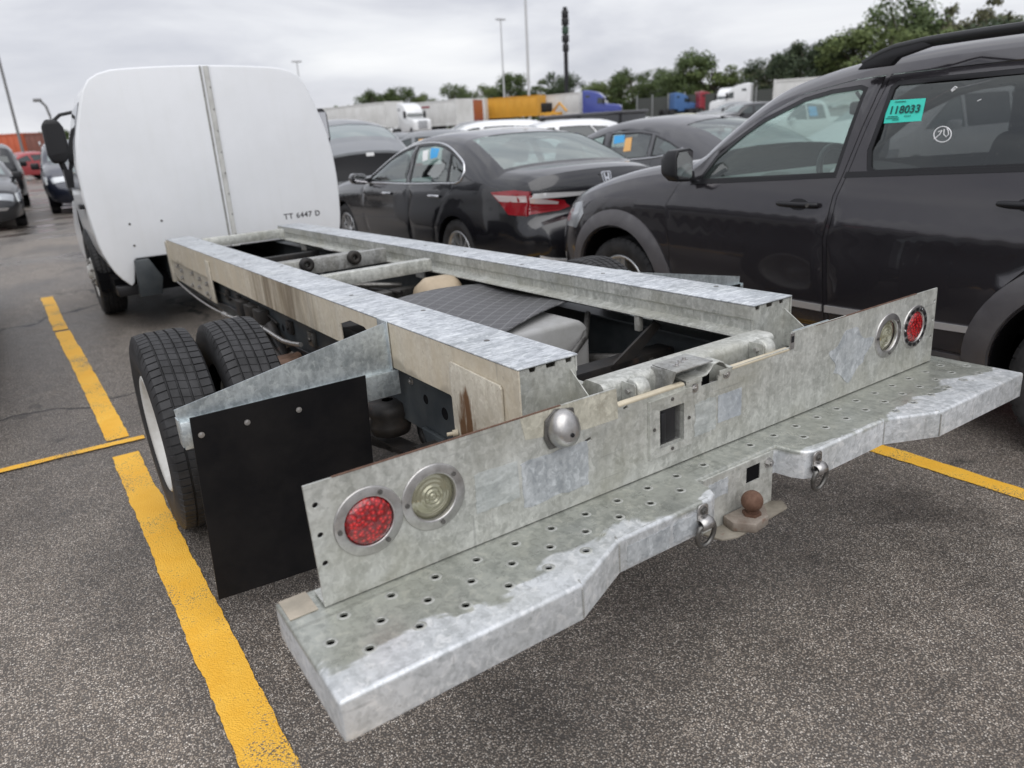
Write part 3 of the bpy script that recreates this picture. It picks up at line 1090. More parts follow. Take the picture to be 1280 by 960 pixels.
# bumper arms
for sx in (-1, 1):
    MB().box(sx * 0.46, sx * 0.40, 0.05, 0.75, 0.47, 0.535).build('bumper_arm', GALV_DARK, truck, bevel=0.003)

# --- hitch recess, ball and rings
m = MB().prism([(-0.150, 0.532), (0.118, 0.532), (0.118, 0.380), (-0.150, 0.380)], -0.098, -0.092, 'xz', [[(0.012, 0.470), (0.066, 0.470), (0.066, 0.515), (0.012, 0.515)]])
hp = m.build('hitch_plate', GALV, truck)
MB().prism([(-0.150, -0.0985), (0.118, -0.0985), (0.140, -0.118), (0.118, -0.150), (-0.095, -0.164), (-0.135, -0.148)], 0.380, 0.386, 'xy').build('hitch_shelf', grime('tan_stained_shelf', (0.27, 0.245, 0.20), (0.16, 0.14, 0.115), 0.6, 0.2, 16, rust=0.6), hp, bevel=0.002)
MB().box(0.006, 0.072, -0.092, 0.25, 0.462, 0.466).box(0.006, 0.072, -0.092, 0.25, 0.519, 0.523).box(0.006, 0.010, -0.092, 0.25, 0.466, 0.519).box(0.068, 0.072, -0.092, 0.25, 0.466, 0.519).build('receiver_tube', GALV_DARK, hp)
MB().box(0.010, 0.068, 0.05, 0.06, 0.466, 0.519).build('receiver_shade_back', DARK, hp)  # near-black backing added to darken the inside of the tube
MB().box(0.0125, 0.0655, -0.0955, -0.0925, 0.4705, 0.5145).build('receiver_shade_front', DARK, hp)  # near-black fill stands for the shade in the tube opening
place_mesh('bolt_l', lambda: bolt_mb(0.010, 0.012), 'bolt', hp, (0.098, -0.098, 0.505), (R(90), 0, 0), mat=STEEL)
MB().prism(ragged(-0.13, -0.06, 0.47, 0.515, 0.003), -0.0992, -0.0982, 'xz').build('scuff_patch', RES3, hp)
bmt = grime('worn_ball_mount', (0.27, 0.235, 0.20), (0.15, 0.115, 0.09), 0.6, 0.3, 25, rust=0.5)
bb = MB().prism([(-0.078, -0.100), (0.030, -0.100), (0.046, -0.132), (0.006, -0.176), (-0.052, -0.184), (-0.088, -0.140)], 0.3862, 0.412, 'xy').build('ball_mount', bmt, truck, bevel=0.004)
MB().cyl((-0.018, -0.142, 0.412), (-0.018, -0.142, 0.419), 0.024, 6, smooth=False).cyl((-0.018, -0.142, 0.419), (-0.018, -0.142, 0.436), 0.014, 16).build('ball_neck', RUSTY, bb)
pr = [(0.0275 * math.sin(PI * k / 14) + 0.0001, -0.0275 * math.cos(PI * k / 14)) for k in range(15)]
MB().lathe(pr, 26, Matrix.Translation((-0.018, -0.142, 0.449))).build('tow_ball', RUSTY, bb)
for x in (-0.246, 0.186):
    y0 = -0.1805
    st = MB().prism(rrect(x - 0.017, x + 0.017, 0.486, 0.538, 0.012), y0 - 0.005, y0, 'xz')
    so = st.build('tow_ring_bracket', STEEL, truck, bevel=0.0012)
    MB().lathe([(0.012, -0.019), (0.0165, -0.014), (0.0165, 0.014), (0.012, 0.019)], 14, Matrix.Translation((x, y0 - 0.011, 0.492)) @ Matrix.Rotation(R(90), 4, 'Y')).build('ring_clasp', STEEL, so)
    place_mesh('bolt_m', lambda: bolt_mb(0.0075, 0.006), 'bolt', so, (x, y0 - 0.005, 0.522), (R(90), 0, 0), mat=DULL)
    ring = []
    for k in range(28):
        t = 2 * PI * k / 28
        rx, rz = 0.028 * math.cos(t), 0.034 * math.sin(t)
        if rz > 0.022:
            rz = 0.022
        ring.append((x + rx, y0 - 0.013 - 0.004 * math.sin(t), 0.466 + rz))
    MB().tube(ring, 0.0058, 10, closed=True).build('tow_ring', DULL, so)

# --- long galvanised rails
DIRT_SIDE = galv('streaked_rail_side', dirt=0.75, dirtcol=(0.56, 0.485, 0.36), light=(0.66, 0.63, 0.56), dark=(0.48, 0.44, 0.37), metal=0.1, rough=0.6, streak='z')
nt, b = nodes_of(DIRT_SIDE)
old = b.inputs['Base Color'].links[0].from_socket
t = N(nt, 'ShaderNodeTexCoord')
s3 = N(nt, 'ShaderNodeSeparateXYZ')
L(nt, t.outputs['Object'], s3.inputs[0])
yb = ramp(nt, math_n(nt, 'MULTIPLY', s3.outputs['Y'], 0.2), [(0.0, g3(0)), (0.29, g3(0)), (0.33, g3(1)), (0.47, g3(1)), (0.56, g3(0.1)), (0.64, g3(0.0)), (0.68, g3(0.5)), (0.72, g3(0))])
sn_ = noise_n(nt, mapping(nt, (1, 5.5, 0.8)), 2.0, 6, 0.68, 0.5)
L(nt, mixc(nt, math_n(nt, 'MULTIPLY', ramp(nt, math_n(nt, 'MULTIPLY', sn_, yb), [(0.30, g3(0)), (0.62, g3(0.85))]), 1.0), old, (0.17, 0.13, 0.085)), b.inputs['Base Color'])
lowb = ramp(nt, math_n(nt, 'ADD', s3.outputs['Z'], math_n(nt, 'MULTIPLY', noise_n(nt, mapping(nt, (1, 5, 1)), 1.3, 3, 0.5), 0.14)), [(0.775, g3(0.6)), (0.79, g3(0))])
yb2 = ramp(nt, math_n(nt, 'MULTIPLY', s3.outputs['Y'], 0.2), [(0.09, g3(0)), (0.11, g3(1)), (0.18, g3(1)), (0.21, g3(0.0)), (0.84, g3(0)), (0.88, g3(1))])
c2_ = b.inputs['Base Color'].links[0].from_socket
L(nt, mixc(nt, math_n(nt, 'MULTIPLY', lowb, yb2), c2_, (0.24, 0.215, 0.165)), b.inputs['Base Color'])

def rail(sx):
    xo, xi, zt, y0, y1 = 0.5107, 0.330, 0.8515, 0.147, 4.805
    top = MB().box(sx * xo, sx * xi, y0, y1, zt - 0.005, zt)
    ro = top.build('sill_rail', GALV_TOP, truck, bevel=0.0022)
    # outer web with a notch
    po = [(y0 + 0.001, 0.58), (0.20, 0.545), (0.33, 0.60), (0.50, 0.700), (1.04, 0.700), (1.042, 0.787), (1.075, 0.800), (1.20, 0.802), (1.30, 0.775), (1.302, 0.700), (y1, 0.700), (y1, zt - 0.0055), (y0 + 0.001, zt - 0.0055)]
    m_ = MB().prism(po, sx * (xo - 0.001), sx * (xo - 0.0055), 'yz')
    m_.build('outer_web', DIRT_SIDE if sx < 0 else GALV, ro)
    # inner web: folded, with a flange
    m_ = MB()
    prof = [(xi + 0.001, zt - 0.0055), (xi + 0.001, 0.808), (xi + 0.010, 0.800), (xi + 0.010, 0.772), (xi - 0.034, 0.764), (xi - 0.036, 0.758), (xi + 0.014, 0.764), (xi + 0.014, 0.802), (xi + 0.006, 0.812), (xi + 0.006, zt - 0.0055)]
    k_ = len(prof)
    vs_ = [(sx * x, y, z) for y in (y0 + 0.004, y1) for x, z in prof]
    m_.add(vs_, [(i, (i + 1) % k_, k_ + (i + 1) % k_, k_ + i) for i in range(k_)])
    m_.prism([(sx * a, b_) for a, b_ in prof], y0 + 0.004, y0 + 0.0042, 'xz')
    m_.build('inner_web', GALV, ro)
    # end cap with three dark slots under the top edge
    cap = [(sx * (xi + 0.003), 0.60), (sx * (xo - 0.006), 0.60), (sx * (xo - 0.006), 0.844)]
    for a, b_ in ((0.475, 0.455), (0.425, 0.395), (0.365, 0.345)):
        cap += [(sx * a, 0.844), (sx * (a - 0.002), 0.833), (sx * (b_ + 0.002), 0.833), (sx * b_, 0.844)]
    cap += [(sx * (xi + 0.003), 0.844)]
    MB().prism(cap, y0 + 0.006, y0 + 0.010, 'xz').build('end_cap', GALV, ro)
    # bolts and drain holes in the top
    rr = random.Random(11 + sx)
    for i in range(9):
        y = 0.42 + i * 0.50 + rr.uniform(-0.05, 0.05)
        MB().lathe([(0.0001, 0.0004), (0.0055, 0.0004), (0.0075, 0.0010), (0.009, 0.0001)], 12, Matrix.Translation((sx * rr.choice((0.36, 0.42, 0.478)), y, zt))).build('rivet', DULL, ro)
    return ro


rail_l = rail(-1)
rail_r = rail(1)
MB().prism([(0.16, 0.70), (0.16, 0.82), (0.01, 0.70)], -0.352, -0.349, 'yz').build('corner_gusset', GALV, rail_l)
MB().prism([(0.16, 0.70), (0.16, 0.82), (0.008, 0.72), (0.008, 0.70)], 0.480, 0.484, 'yz').build('corner_gusset', GALV, rail_r)
MB().box(0.33, 0.49, 0.006, 0.012, 0.70, 0.80).build('corner_plate', GALV_NEW, rail_r)
# rust-streaked corner plate on the left rail
STAINED = galv('rust_streaked_plate', dirt=0.3, light=(0.64, 0.60, 0.52), dark=(0.50, 0.46, 0.38), metal=0.05, rough=0.6)
nt, b = nodes_of(STAINED)
old = b.inputs['Base Color'].links[0].from_socket
v = mapping(nt, (1, 1, 0.16))
st = noise_n(nt, v, 26, 5, 0.6, 0.2)
t = N(nt, 'ShaderNodeTexCoord')
s3 = N(nt, 'ShaderNodeSeparateXYZ')
L(nt, t.outputs['Object'], s3.inputs[0])
band = ramp(nt, s3.outputs['Y'], [(0.30, g3(0)), (0.385, g3(1)), (0.43, g3(1)), (0.47, g3(0.55))])
band2 = ramp(nt, s3.outputs['Z'], [(0.58, g3(1)), (0.72, g3(1)), (0.79, g3(0.35))])
rf = ramp(nt, math_n(nt, 'MULTIPLY', math_n(nt, 'MULTIPLY', st, band), band2), [(0.36, g3(0)), (0.50, g3(1))])
spk = ramp(nt, noise_n(nt, mapping(nt), 120, 4, 0.7), [(0.60, g3(0)), (0.68, g3(1))])
spk = math_n(nt, 'MULTIPLY', spk, ramp(nt, s3.outputs['Z'], [(0.75, g3(0)), (0.80, g3(0.9))]))
rf = math_n(nt, 'MAXIMUM', rf, spk)
L(nt, mixc(nt, rf, old, (0.13, 0.065, 0.028)), b.inputs['Base Color'])
cp = MB().prism([(0.222, 0.560), (0.478, 0.585), (0.476, 0.800), (0.468, 0.806), (0.225, 0.795), (0.217, 0.787)], -0.5185, -0.5112, 'yz').build('corner_reinforcement', STAINED, rail_l, bevel=0.002)
MB().cyl((-0.5185, 0.462, 0.60), (-0.548, 0.470, 0.60), 0.0055, 10).cyl((-0.5185, 0.462, 0.60), (-0.532, 0.466, 0.60), 0.010, 6).build('stud', CREAM, cp)
# front splice on the left rail
sp = MB().prism([(3.46, 0.545), (4.62, 0.560), (4.80, 0.600), (4.80, 0.698), (3.46, 0.698)], -0.500, -0.494, 'yz').build('splice_plate', GALV_DIRT, truck)
rr = random.Random(2)
for y, z in ((4.55, 0.672), (4.45, 0.60), (4.42, 0.655), (4.12, 0.585), (4.05, 0.67), (3.88, 0.60), (3.82, 0.66), (3.66, 0.585), (3.62, 0.65), (3.55, 0.575)):
    place_mesh('bolt_xl', lambda: bolt_mb(0.013, 0.016), 'bolt', sp, (-0.500, y, z), (0, R(-90), 0), mat=STEEL)
MB().box(-0.518, -0.511, 3.40, 3.50, 0.56, 0.810).build('side_strap', STAINED, sp, bevel=0.002)
MB().box(-0.516, -0.470, 4.79, 4.86, 0.53, 0.83).build('front_bracket', GALV_DIRT, sp, bevel=0.004)
MB().box(-0.50, -0.44, 4.90, 4.96, 0.52, 0.74).build('front_bracket', GALV_DARK, sp, bevel=0.004)

# --- cross members between the rails
MB().box(-0.30, 0.30, 4.55, 4.61, 0.775, 0.842).build('cross_member', GALV, truck, bevel=0.004)
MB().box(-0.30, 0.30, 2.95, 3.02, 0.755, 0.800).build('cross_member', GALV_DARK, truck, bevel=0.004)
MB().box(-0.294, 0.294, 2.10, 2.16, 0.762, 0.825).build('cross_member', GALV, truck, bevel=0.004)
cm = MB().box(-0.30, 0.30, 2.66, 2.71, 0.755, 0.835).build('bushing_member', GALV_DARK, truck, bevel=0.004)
for x in (-0.17, 0.10):
    MB().lathe([(0.012, 0), (0.012, 0.03), (0.016, 0.034), (0.034, 0.034), (0.038, 0.026), (0.038, 0)], 24, Matrix.Translation((x, 2.658, 0.812)) @ Matrix.Rotation(R(90), 4, 'X')).build('rubber_bushing', BLACKM, cm)
MB().box(-0.335, 0.335, 3.9, 3.96, 0.66, 0.72).build('frame_cross_member', BLACKM, truck, bevel=0.004)
MB().box(-0.42, 0.42, 1.88, 1.98, 0.55, 0.62).build('frame_cross_member', BLACKM, truck, bevel=0.004)
MB().box(-0.42, 0.42, 0.55, 0.63, 0.56, 0.63).build('frame_cross_member', BLACKM, truck, bevel=0.004)
# rear tube with its rollers
m = MB()
m.prism(rrect(0.068, 0.148, 0.695, 0.783, 0.018), -0.318, 0.325, 'yz')
rt = m.build('rear_cross_tube', GALV, truck)
rt.data.polygons.foreach_set('use_smooth', [True] * len(rt.data.polygons))
rt.data.set_sharp_from_angle(angle=R(40))
for x in (-0.235, 0.240):
    ro = MB().lathe([(0.010, -0.020), (0.026, -0.020), (0.028, -0.016), (0.028, 0.016), (0.026, 0.020), (0.010, 0.020)], 26, Matrix.Translation((x, 0.040, 0.762)) @ Matrix.Rotation(R(90), 4, 'Y')).build('roller', GALV, rt)
    MB().prism([(0.067, 0.730), (0.067, 0.782), (0.022, 0.782), (0.018, 0.776), (0.018, 0.742)], x - 0.027, x - 0.024, 'yz').build('roller_bracket', GALV, ro)
    MB().cyl((x - 0.027, 0.040, 0.762), (x - 0.036, 0.040, 0.762), 0.007, 6, smooth=False).build('axle_bolt', STEEL, ro)

# --- dark chassis frame
for sx in (-1, 1):
    m = MB()
    m.box(sx * 0.472, sx * 0.466, 0.35, 6.9, 0.500, 0.690)
    m.box(sx * 0.466, sx * 0.395, 0.35, 6.9, 0.684, 0.690)
    m.box(sx * 0.466, sx * 0.395, 0.35, 6.9, 0.500, 0.506)
    fo = m.build('frame_rail', FRAME, truck)
    for y, z, r_ in ((0.62, 0.60, 0.016), (0.74, 0.615, 0.012), (0.50, 0.585, 0.012), (1.5, 0.62, 0.012), (2.2, 0.60, 0.014), (2.9, 0.64, 0.012)):
        MB().lathe([(0.0001, 0.0005), (r_, 0.0005), (r_ + 0.002, 0.0012), (r_ + 0.004, 0.0)], 14, Matrix.Translation((sx * 0.472, y, z)) @ Matrix.Rotation(R(90 * sx), 4, 'Y')).build('frame_hole', DARK, fo)
    place_mesh('bolt_m2', lambda: bolt_mb(0.0095, 0.008), 'bolt', fo, (sx * 0.472, 0.83, 0.655), (0, R(90 * sx), 0), mat=STEEL)
    # leaf springs, hangers and shackle
    for k in range(5):
        yy = [0.72 + 0.10 * k, 1.62, 2.55 - 0.12 * k]
        pts = [(sx * 0.50, yy[0], 0.44 - 0.017 * k), (sx * 0.50, (yy[0] + yy[1]) / 2, 0.395 - 0.017 * k), (sx * 0.50, yy[1], 0.375 - 0.017 * k), (sx * 0.50, (yy[1] + yy[2]) / 2, 0.405 - 0.017 * k), (sx * 0.50, yy[2], 0.45 - 0.017 * k)]
        c = catmull([(p_[1], p_[2]) for p_ in pts], 0.1)
        m = MB()
        vs = [(sx * 0.50 + dx, y, z + dz) for y, z in c for dx, dz in ((-0.032, 0), (0.032, 0), (0.032, -0.013), (-0.032, -0.013))]
        m.add(vs, [(4 * i + j, 4 * i + (j + 1) % 4, 4 * i + 4 + (j + 1) % 4, 4 * i + 4 + j) for i in range(len(c) - 1) for j in range(4)])
        m.build('leaf_spring', BLACKM, truck)
    MB().cyl((sx * 0.46, 0.66, 0.45), (sx * 0.56, 0.66, 0.45), 0.055, 18).build('spring_shackle', BLACKM, truck)
    MB().prism([(0.62, 0.52), (0.76, 0.52), (0.70, 0.43), (0.63, 0.43)], sx * 0.474, sx * 0.49, 'yz').build('spring_hanger', FRAME, truck, bevel=0.003)
    for y in (2.45, 2.62, 2.80):
        MB().prism([(y - 0.06, 0.66), (y + 0.05, 0.66), (y + 0.03, 0.52), (y - 0.02, 0.49), (y - 0.05, 0.54)], sx * 0.474, sx * 0.53, 'yz').build('spring_hanger', BLACKM, truck, bevel=0.006)
    MB().cyl((sx * 0.50, 2.30, 0.60), (sx * 0.56, 1.72, 0.30), 0.026, 14).build('shock_absorber', BLACKM, truck)
m = MB()
m.tube([(-0.47, 2.35, 0.60), (-0.55, 2.30, 0.58), (-0.56, 2.10, 0.52), (-0.54, 1.9, 0.46)], 0.018, 8)
m.tube([(-0.44, 2.2, 0.50), (-0.60, 2.05, 0.48), (-0.62, 1.86, 0.42)], 0.014, 8)
m.build('brake_hose', BLACKM, truck)
MB().box(-0.60, -0.50, 1.86, 2.02, 0.47, 0.52).cyl((-0.62, 1.95, 0.49), (-0.48, 1.98, 0.50), 0.03, 12).build('axle_bracket', grime('rusty_axle_part', (0.10, 0.06, 0.04), (0.20, 0.12, 0.08), 0.8, 0, 20, rust=0.8), truck, bevel=0.004)
m = MB()
m.tube([(-0.53, y, z) for y, z in catmull([(4.55, 0.562), (4.0, 0.530), (3.5, 0.522), (3.1, 0.535)], 0.15)], 0.006, 6)
m.tube([(-0.535, y, z) for y, z in catmull([(3.1, 0.535), (2.8, 0.556), (2.35, 0.590), (2.0, 0.585), (1.75, 0.615)], 0.12)], 0.0105, 8)
m.cyl((-0.532, 3.16, 0.533), (-0.532, 3.06, 0.538), 0.017, 10)
m.cyl((-0.534, 2.84, 0.553), (-0.534, 2.74, 0.560), 0.020, 10)
m.build('brake_cable', STEEL, truck)

MB().lathe([(0.02, -0.06), (0.065, -0.055), (0.075, -0.02), (0.062, 0.0), (0.075, 0.02), (0.065, 0.055), (0.02, 0.06)], 20, Matrix.Translation((-0.50, 0.98, 0.50))).build('air_spring', BLACKM, truck)
MB().tube([(-0.40 + 0.0 * k, 0.86 + 0.10 * math.cos(2 * PI * k / 20), 0.44 + 0.075 * math.sin(2 * PI * k / 20)) for k in range(20)], 0.014, 8, closed=True).build('exhaust_hanger_ring', BLACKM, truck)
rr = random.Random(21)
for k in (0, 3):
    z0_ = 0.535 + 0.035 * k
    pts = [(-0.478 - 0.004 * (k % 2), y, z0_ + rr.uniform(-0.03, 0.03)) for y in np.arange(1.2, 4.4, 0.35)]
    if k in (1, 3):
        pts = pts[3:9]
    MB().tube([(p_[0], y_, z_) for p_, (y_, z_) in zip([pts[0]] * 200, catmull([(q[1], q[2]) for q in pts], 0.12))], 0.005 if k % 2 else 0.0075, 6).build('wire_loom', BLACKM if k % 2 else BLKPL, truck)
for y in (1.45, 1.75, 2.05, 2.95, 3.2):
    MB().box(-0.492, -0.473, y - 0.03, y + 0.03, 0.60, 0.66).cyl((-0.492, y, 0.63), (-0.50, y, 0.63), 0.010, 6).build('clip_bracket', BLACKM if y > 2 else DULL, truck, bevel=0.002)
for sx in (-1, 1):
    for y in (2.3, 3.3, 4.2):
        MB().box(sx * 0.318, sx * 0.330, y - 0.05, y + 0.05, 0.700, 0.762).build('mount_cleat', GALV_DARK, truck, bevel=0.002)
for y, r_, x_ in ((3.3, 0.05, -0.12), (3.45, 0.035, 0.10), (3.7, 0.06, 0.02), (2.4, 0.05, -0.2)):
    MB().lathe([(0.0001, 0.05), (r_ * 0.7, 0.045), (r_, 0.0), (r_, -0.10), (0.0001, -0.10)], 16, Matrix.Translation((x_, y, 0.62))).build('brake_valve', DULL if x_ > 0 else BLACKM, truck)
for x_ in (-0.18, -0.02, 0.16):
    MB().tube([(x_, 4.3, 0.62), (x_ + 0.05, 3.8, 0.66), (x_ - 0.03, 3.1, 0.60), (x_ + 0.04, 2.3, 0.64)], 0.011, 6).build('hose', BLACKM, truck)
# --- axle, drive shaft, tanks, mat
ax = TK(0, 1.64, 0.37)
m = MB().cyl((-0.80, ax.y, ax.z), (0.80, ax.y, ax.z), 0.055, 18)
m.lathe([(0.0001, -0.15), (0.08, -0.14), (0.15, -0.06), (0.17, 0.02), (0.13, 0.12), (0.06, 0.17), (0.0001, 0.175)], 24, Matrix.Translation((0.03, ax.y, ax.z)) @ Matrix.Rotation(R(90), 4, 'X'))
m.build('rear_axle', BLACKM, truck)
MB().cyl((0.03, ax.y + 0.15, ax.z + 0.05), (0.03, 5.6, 0.50), 0.045, 16).build('drive_shaft', BLACKM, truck)
m = MB()
m.prism(rrect(-0.235, 0.27, 0.40, 0.722, 0.07, 6), 0.83, 1.50, 'xz')
tk = m.build('fuel_tank', TANK, truck, bevel=0.02, seg=3)
MB().lathe([(0.0001, 0.125), (0.07, 0.12), (0.10, 0.10), (0.11, 0.06), (0.11, -0.04), (0.08, -0.09), (0.0001, -0.10)], 28, Matrix.Translation((0.20, 1.90, 0.66)) @ Matrix.Rotation(R(90), 4, 'Y')).build('air_canister', TAN, truck)
MB().tube([(0.25, 2.2, 0.60), (0.22, 1.6, 0.46), (0.30, 1.0, 0.52), (0.30, 0.6, 0.60), (0.36, 0.3, 0.56)], 0.022, 10).build('exhaust_pipe', DULL, truck)
MB().tube([(-0.05, 2.9, 0.60), (0.05, 2.7, 0.66), (0.35, 2.62, 0.62)], 0.016, 8).build('air_hose', DULL, truck)
MB().box(-0.2, 0.38, 2.38, 2.46, 0.60, 0.64).build('pipe_bracket', DULL, truck, bevel=0.003)
MB().box(-0.1, 0.20, 0.40, 0.72, 0.52, 0.56).build('rusty_bracket', RUSTY, truck, bevel=0.004)
MB().prism([(0.12, 0.62), (0.33, 0.74), (0.36, 0.72), (0.16, 0.58)], 0.55, 0.56, 'xz').build('support_strut', BLACKM, truck)
MB().box(0.300, 0.320, 0.60, 0.625, 0.70, 0.755).build('cable_clip', GALV_DARK, truck, bevel=0.003)
MB().tube([(0.36, 0.95, 0.70), (0.22, 0.80, 0.66), (0.05, 0.72, 0.60), (-0.22, 0.66, 0.58)], [0.012, 0.012, 0.016, 0.014], 8).build('wire_loom', DULL, truck)
# chequered rubber mat sagging over the tank
MATM = base_mat('chequered_mat', (0.060, 0.060, 0.063), 0.42)
nt, b = nodes_of(MATM)
v = mapping(nt, (1, 1, 1), (0, 0, 0), (0, 0, R(8)))
sx3 = N(nt, 'ShaderNodeSeparateXYZ')
L(nt, v, sx3.inputs[0])
sn = 1 / 0.058
ux = math_n(nt, 'MULTIPLY', math_n(nt, 'ADD', sx3.outputs[0], sx3.outputs[1]), sn * 0.7071)
uy = math_n(nt, 'MULTIPLY', math_n(nt, 'SUBTRACT', sx3.outputs[0], sx3.outputs[1]), sn * 0.7071)
fx, fy = math_n(nt, 'FRACT', math_n(nt, 'ADD', ux, 100)), math_n(nt, 'FRACT', math_n(nt, 'ADD', uy, 100))
par = math_n(nt, 'MODULO', math_n(nt, 'ADD', math_n(nt, 'FLOOR', math_n(nt, 'ADD', ux, 100)), math_n(nt, 'FLOOR', math_n(nt, 'ADD', uy, 100))), 2)
bars_x = math_n(nt, 'GREATER_THAN', math_n(nt, 'FRACT', math_n(nt, 'MULTIPLY', fx, 5)), 0.45)
bars_y = math_n(nt, 'GREATER_THAN', math_n(nt, 'FRACT', math_n(nt, 'MULTIPLY', fy, 5)), 0.45)
hh = mixc(nt, par, bars_x, bars_y)
eg = math_n(nt, 'LESS_THAN', math_n(nt, 'MINIMUM', math_n(nt, 'MINIMUM', fx, fy), math_n(nt, 'SUBTRACT', 1.0, math_n(nt, 'MAXIMUM', fx, fy))), 0.05)
cc = mixc(nt, hh, (0.045, 0.045, 0.048), (0.080, 0.080, 0.084))
L(nt, mixc(nt, eg, cc, (0.15, 0.15, 0.155)), b.inputs['Base Color'])
bump(nt, b, math_n(nt, 'ADD', hh, eg), 0.6, 0.0025)
m = MB()
nu, nv_ = 26, 22
vs = []
for dz in (0, -0.005):
    for i in range(nu + 1):
        for j in range(nv_ + 1):
            u, w = i / nu, j / nv_
            # corners: left-front, right-front, right-rear, left-rear
            A, B_, C_, D_ = Vector((-0.30, 1.58)), Vector((0.362, 1.66)), Vector((0.348, 1.03)), Vector((-0.24, 0.77))
            q = (A * (1 - u) + B_ * u) * (1 - w) + (D_ * (1 - u) + C_ * u) * w
            z = 0.742 + 0.016 * math.cos((u - 0.4) * 3.0) + 0.010 * math.sin(w * 5 + u * 3) - 0.012 * w * (1 - u)
            vs.append((q.x, q.y, z + dz))
k = (nu + 1) * (nv_ + 1)
fs = []
for i in range(nu):
    for j in range(nv_):
        a = i * (nv_ + 1) + j
        fs += [(a, a + 1, a + nv_ + 2, a + nv_ + 1), (k + a, k + a + 1, k + a + nv_ + 2, k + a + nv_ + 1)]
for i in range(nu):
    for j in (0, nv_):
        a = i * (nv_ + 1) + j
        fs.append((a, a + nv_ + 1, k + a + nv_ + 1, k + a))
for j in range(nv_):
    for i in (0, nu):
        a = i * (nv_ + 1) + j
        fs.append((a, a + 1, k + a + 1, k + a))
m.add(vs, fs, True)
mo = m.build('rubber_mat', MATM, truck)
for q in ((0.335, 1.60, 0.762), (0.335, 1.09, 0.758)):
    MB().cyl(q, (q[0], q[1], q[2] + 0.006), 0.010, 10).build('screw', STEEL, mo)


# --- mud flap and its bracket, both sides
def flap(sx):
    y = 0.872
    br = MB()
    # sloping top sheet, leaning a little
    br.add([(sx * 0.500, y + 0.008, 0.850), (sx * 0.497, y + 0.008, 0.690), (sx * 1.160, y + 0.008, 0.692), (sx * 1.163, y + 0.008, 0.727),
            (sx * 0.500, y + 0.011, 0.850), (sx * 0.497, y + 0.011, 0.690), (sx * 1.160, y + 0.011, 0.692), (sx * 1.163, y + 0.011, 0.727)],
           [(0, 1, 2, 3), (7, 6, 5, 4), (0, 4, 5, 1), (1, 5, 6, 2), (2, 6, 7, 3), (3, 7, 4, 0)])
    bo = br.build('mud_flap_bracket', GALV_NEW, truck)
    MB().box(sx * 0.497, sx * 1.160, y - 0.010, y + 0.011, 0.688, 0.6925).build('bracket_lip', GALV_NEW, bo, bevel=0.0015)
    MB().box(sx * 0.499, sx * 1.158, y - 0.012, y - 0.008, 0.612, 0.691).build('bracket_strip', GALV_NEW, bo, bevel=0.0012)
    MB().box(sx * 0.5125, sx * 0.5165, y - 0.005, y + 0.070, 0.694, 0.852).build('bracket_tab', GALV_NEW, bo, bevel=0.001)
    for z in (0.825, 0.765):
        place_mesh('bolt_g', lambda: bolt_mb(0.010, 0.008), 'bolt', bo, (sx * 0.5165, y + 0.03, z), (0, R(90 * sx), 0), mat=STEEL)
    MB().box(sx * 1.158, sx * 1.162, y - 0.012, y + 0.03, 0.62, 0.70).build('bracket_end', GALV_NEW, bo)
    nx, nz_ = 10, 12
    vs_ = []
    for dy in (0, 0.006):
        for i in range(nx + 1):
            for j in range(nz_ + 1):
                u, w = i / nx, j / nz_
                x = -(1.132 + 0.032 * w - 0.518 * u)
                z = 0.702 - 0.012 * 0 - (0.565 + 0.02 * u) * w
                vs_.append((-sx * x, y - 0.021 + dy - 0.012 * w * w * math.sin(2.2 * u + 0.5), z))
    k_ = (nx + 1) * (nz_ + 1)
    f_ = []
    for i in range(nx):
        for j in range(nz_):
            a = i * (nz_ + 1) + j
            f_ += [(a, a + 1, a + nz_ + 2, a + nz_ + 1), (k_ + a, k_ + a + 1, k_ + a + nz_ + 2, k_ + a + nz_ + 1)]
    for i in range(nx):
        for j in (0, nz_):
            a = i * (nz_ + 1) + j
            f_.append((a, a + nz_ + 1, k_ + a + nz_ + 1, k_ + a))
    for j in range(nz_):
        for i in (0, nx):
            a = i * (nz_ + 1) + j
            f_.append((a, a + 1, k_ + a + 1, k_ + a))
    fo_ = MB().add(vs_, f_).build('mud_flap', FLAP, truck)
    for x, z in ((1.112, 0.648), (0.986, 0.650), (0.835, 0.648)):
        place_mesh('bolt_f', lambda: bolt_mb(0.006, 0.005), 'bolt', fo_, (sx * x, y - 0.021, z), (R(90), 0, 0), mat=STEEL)


flap(-1)
flap(1)

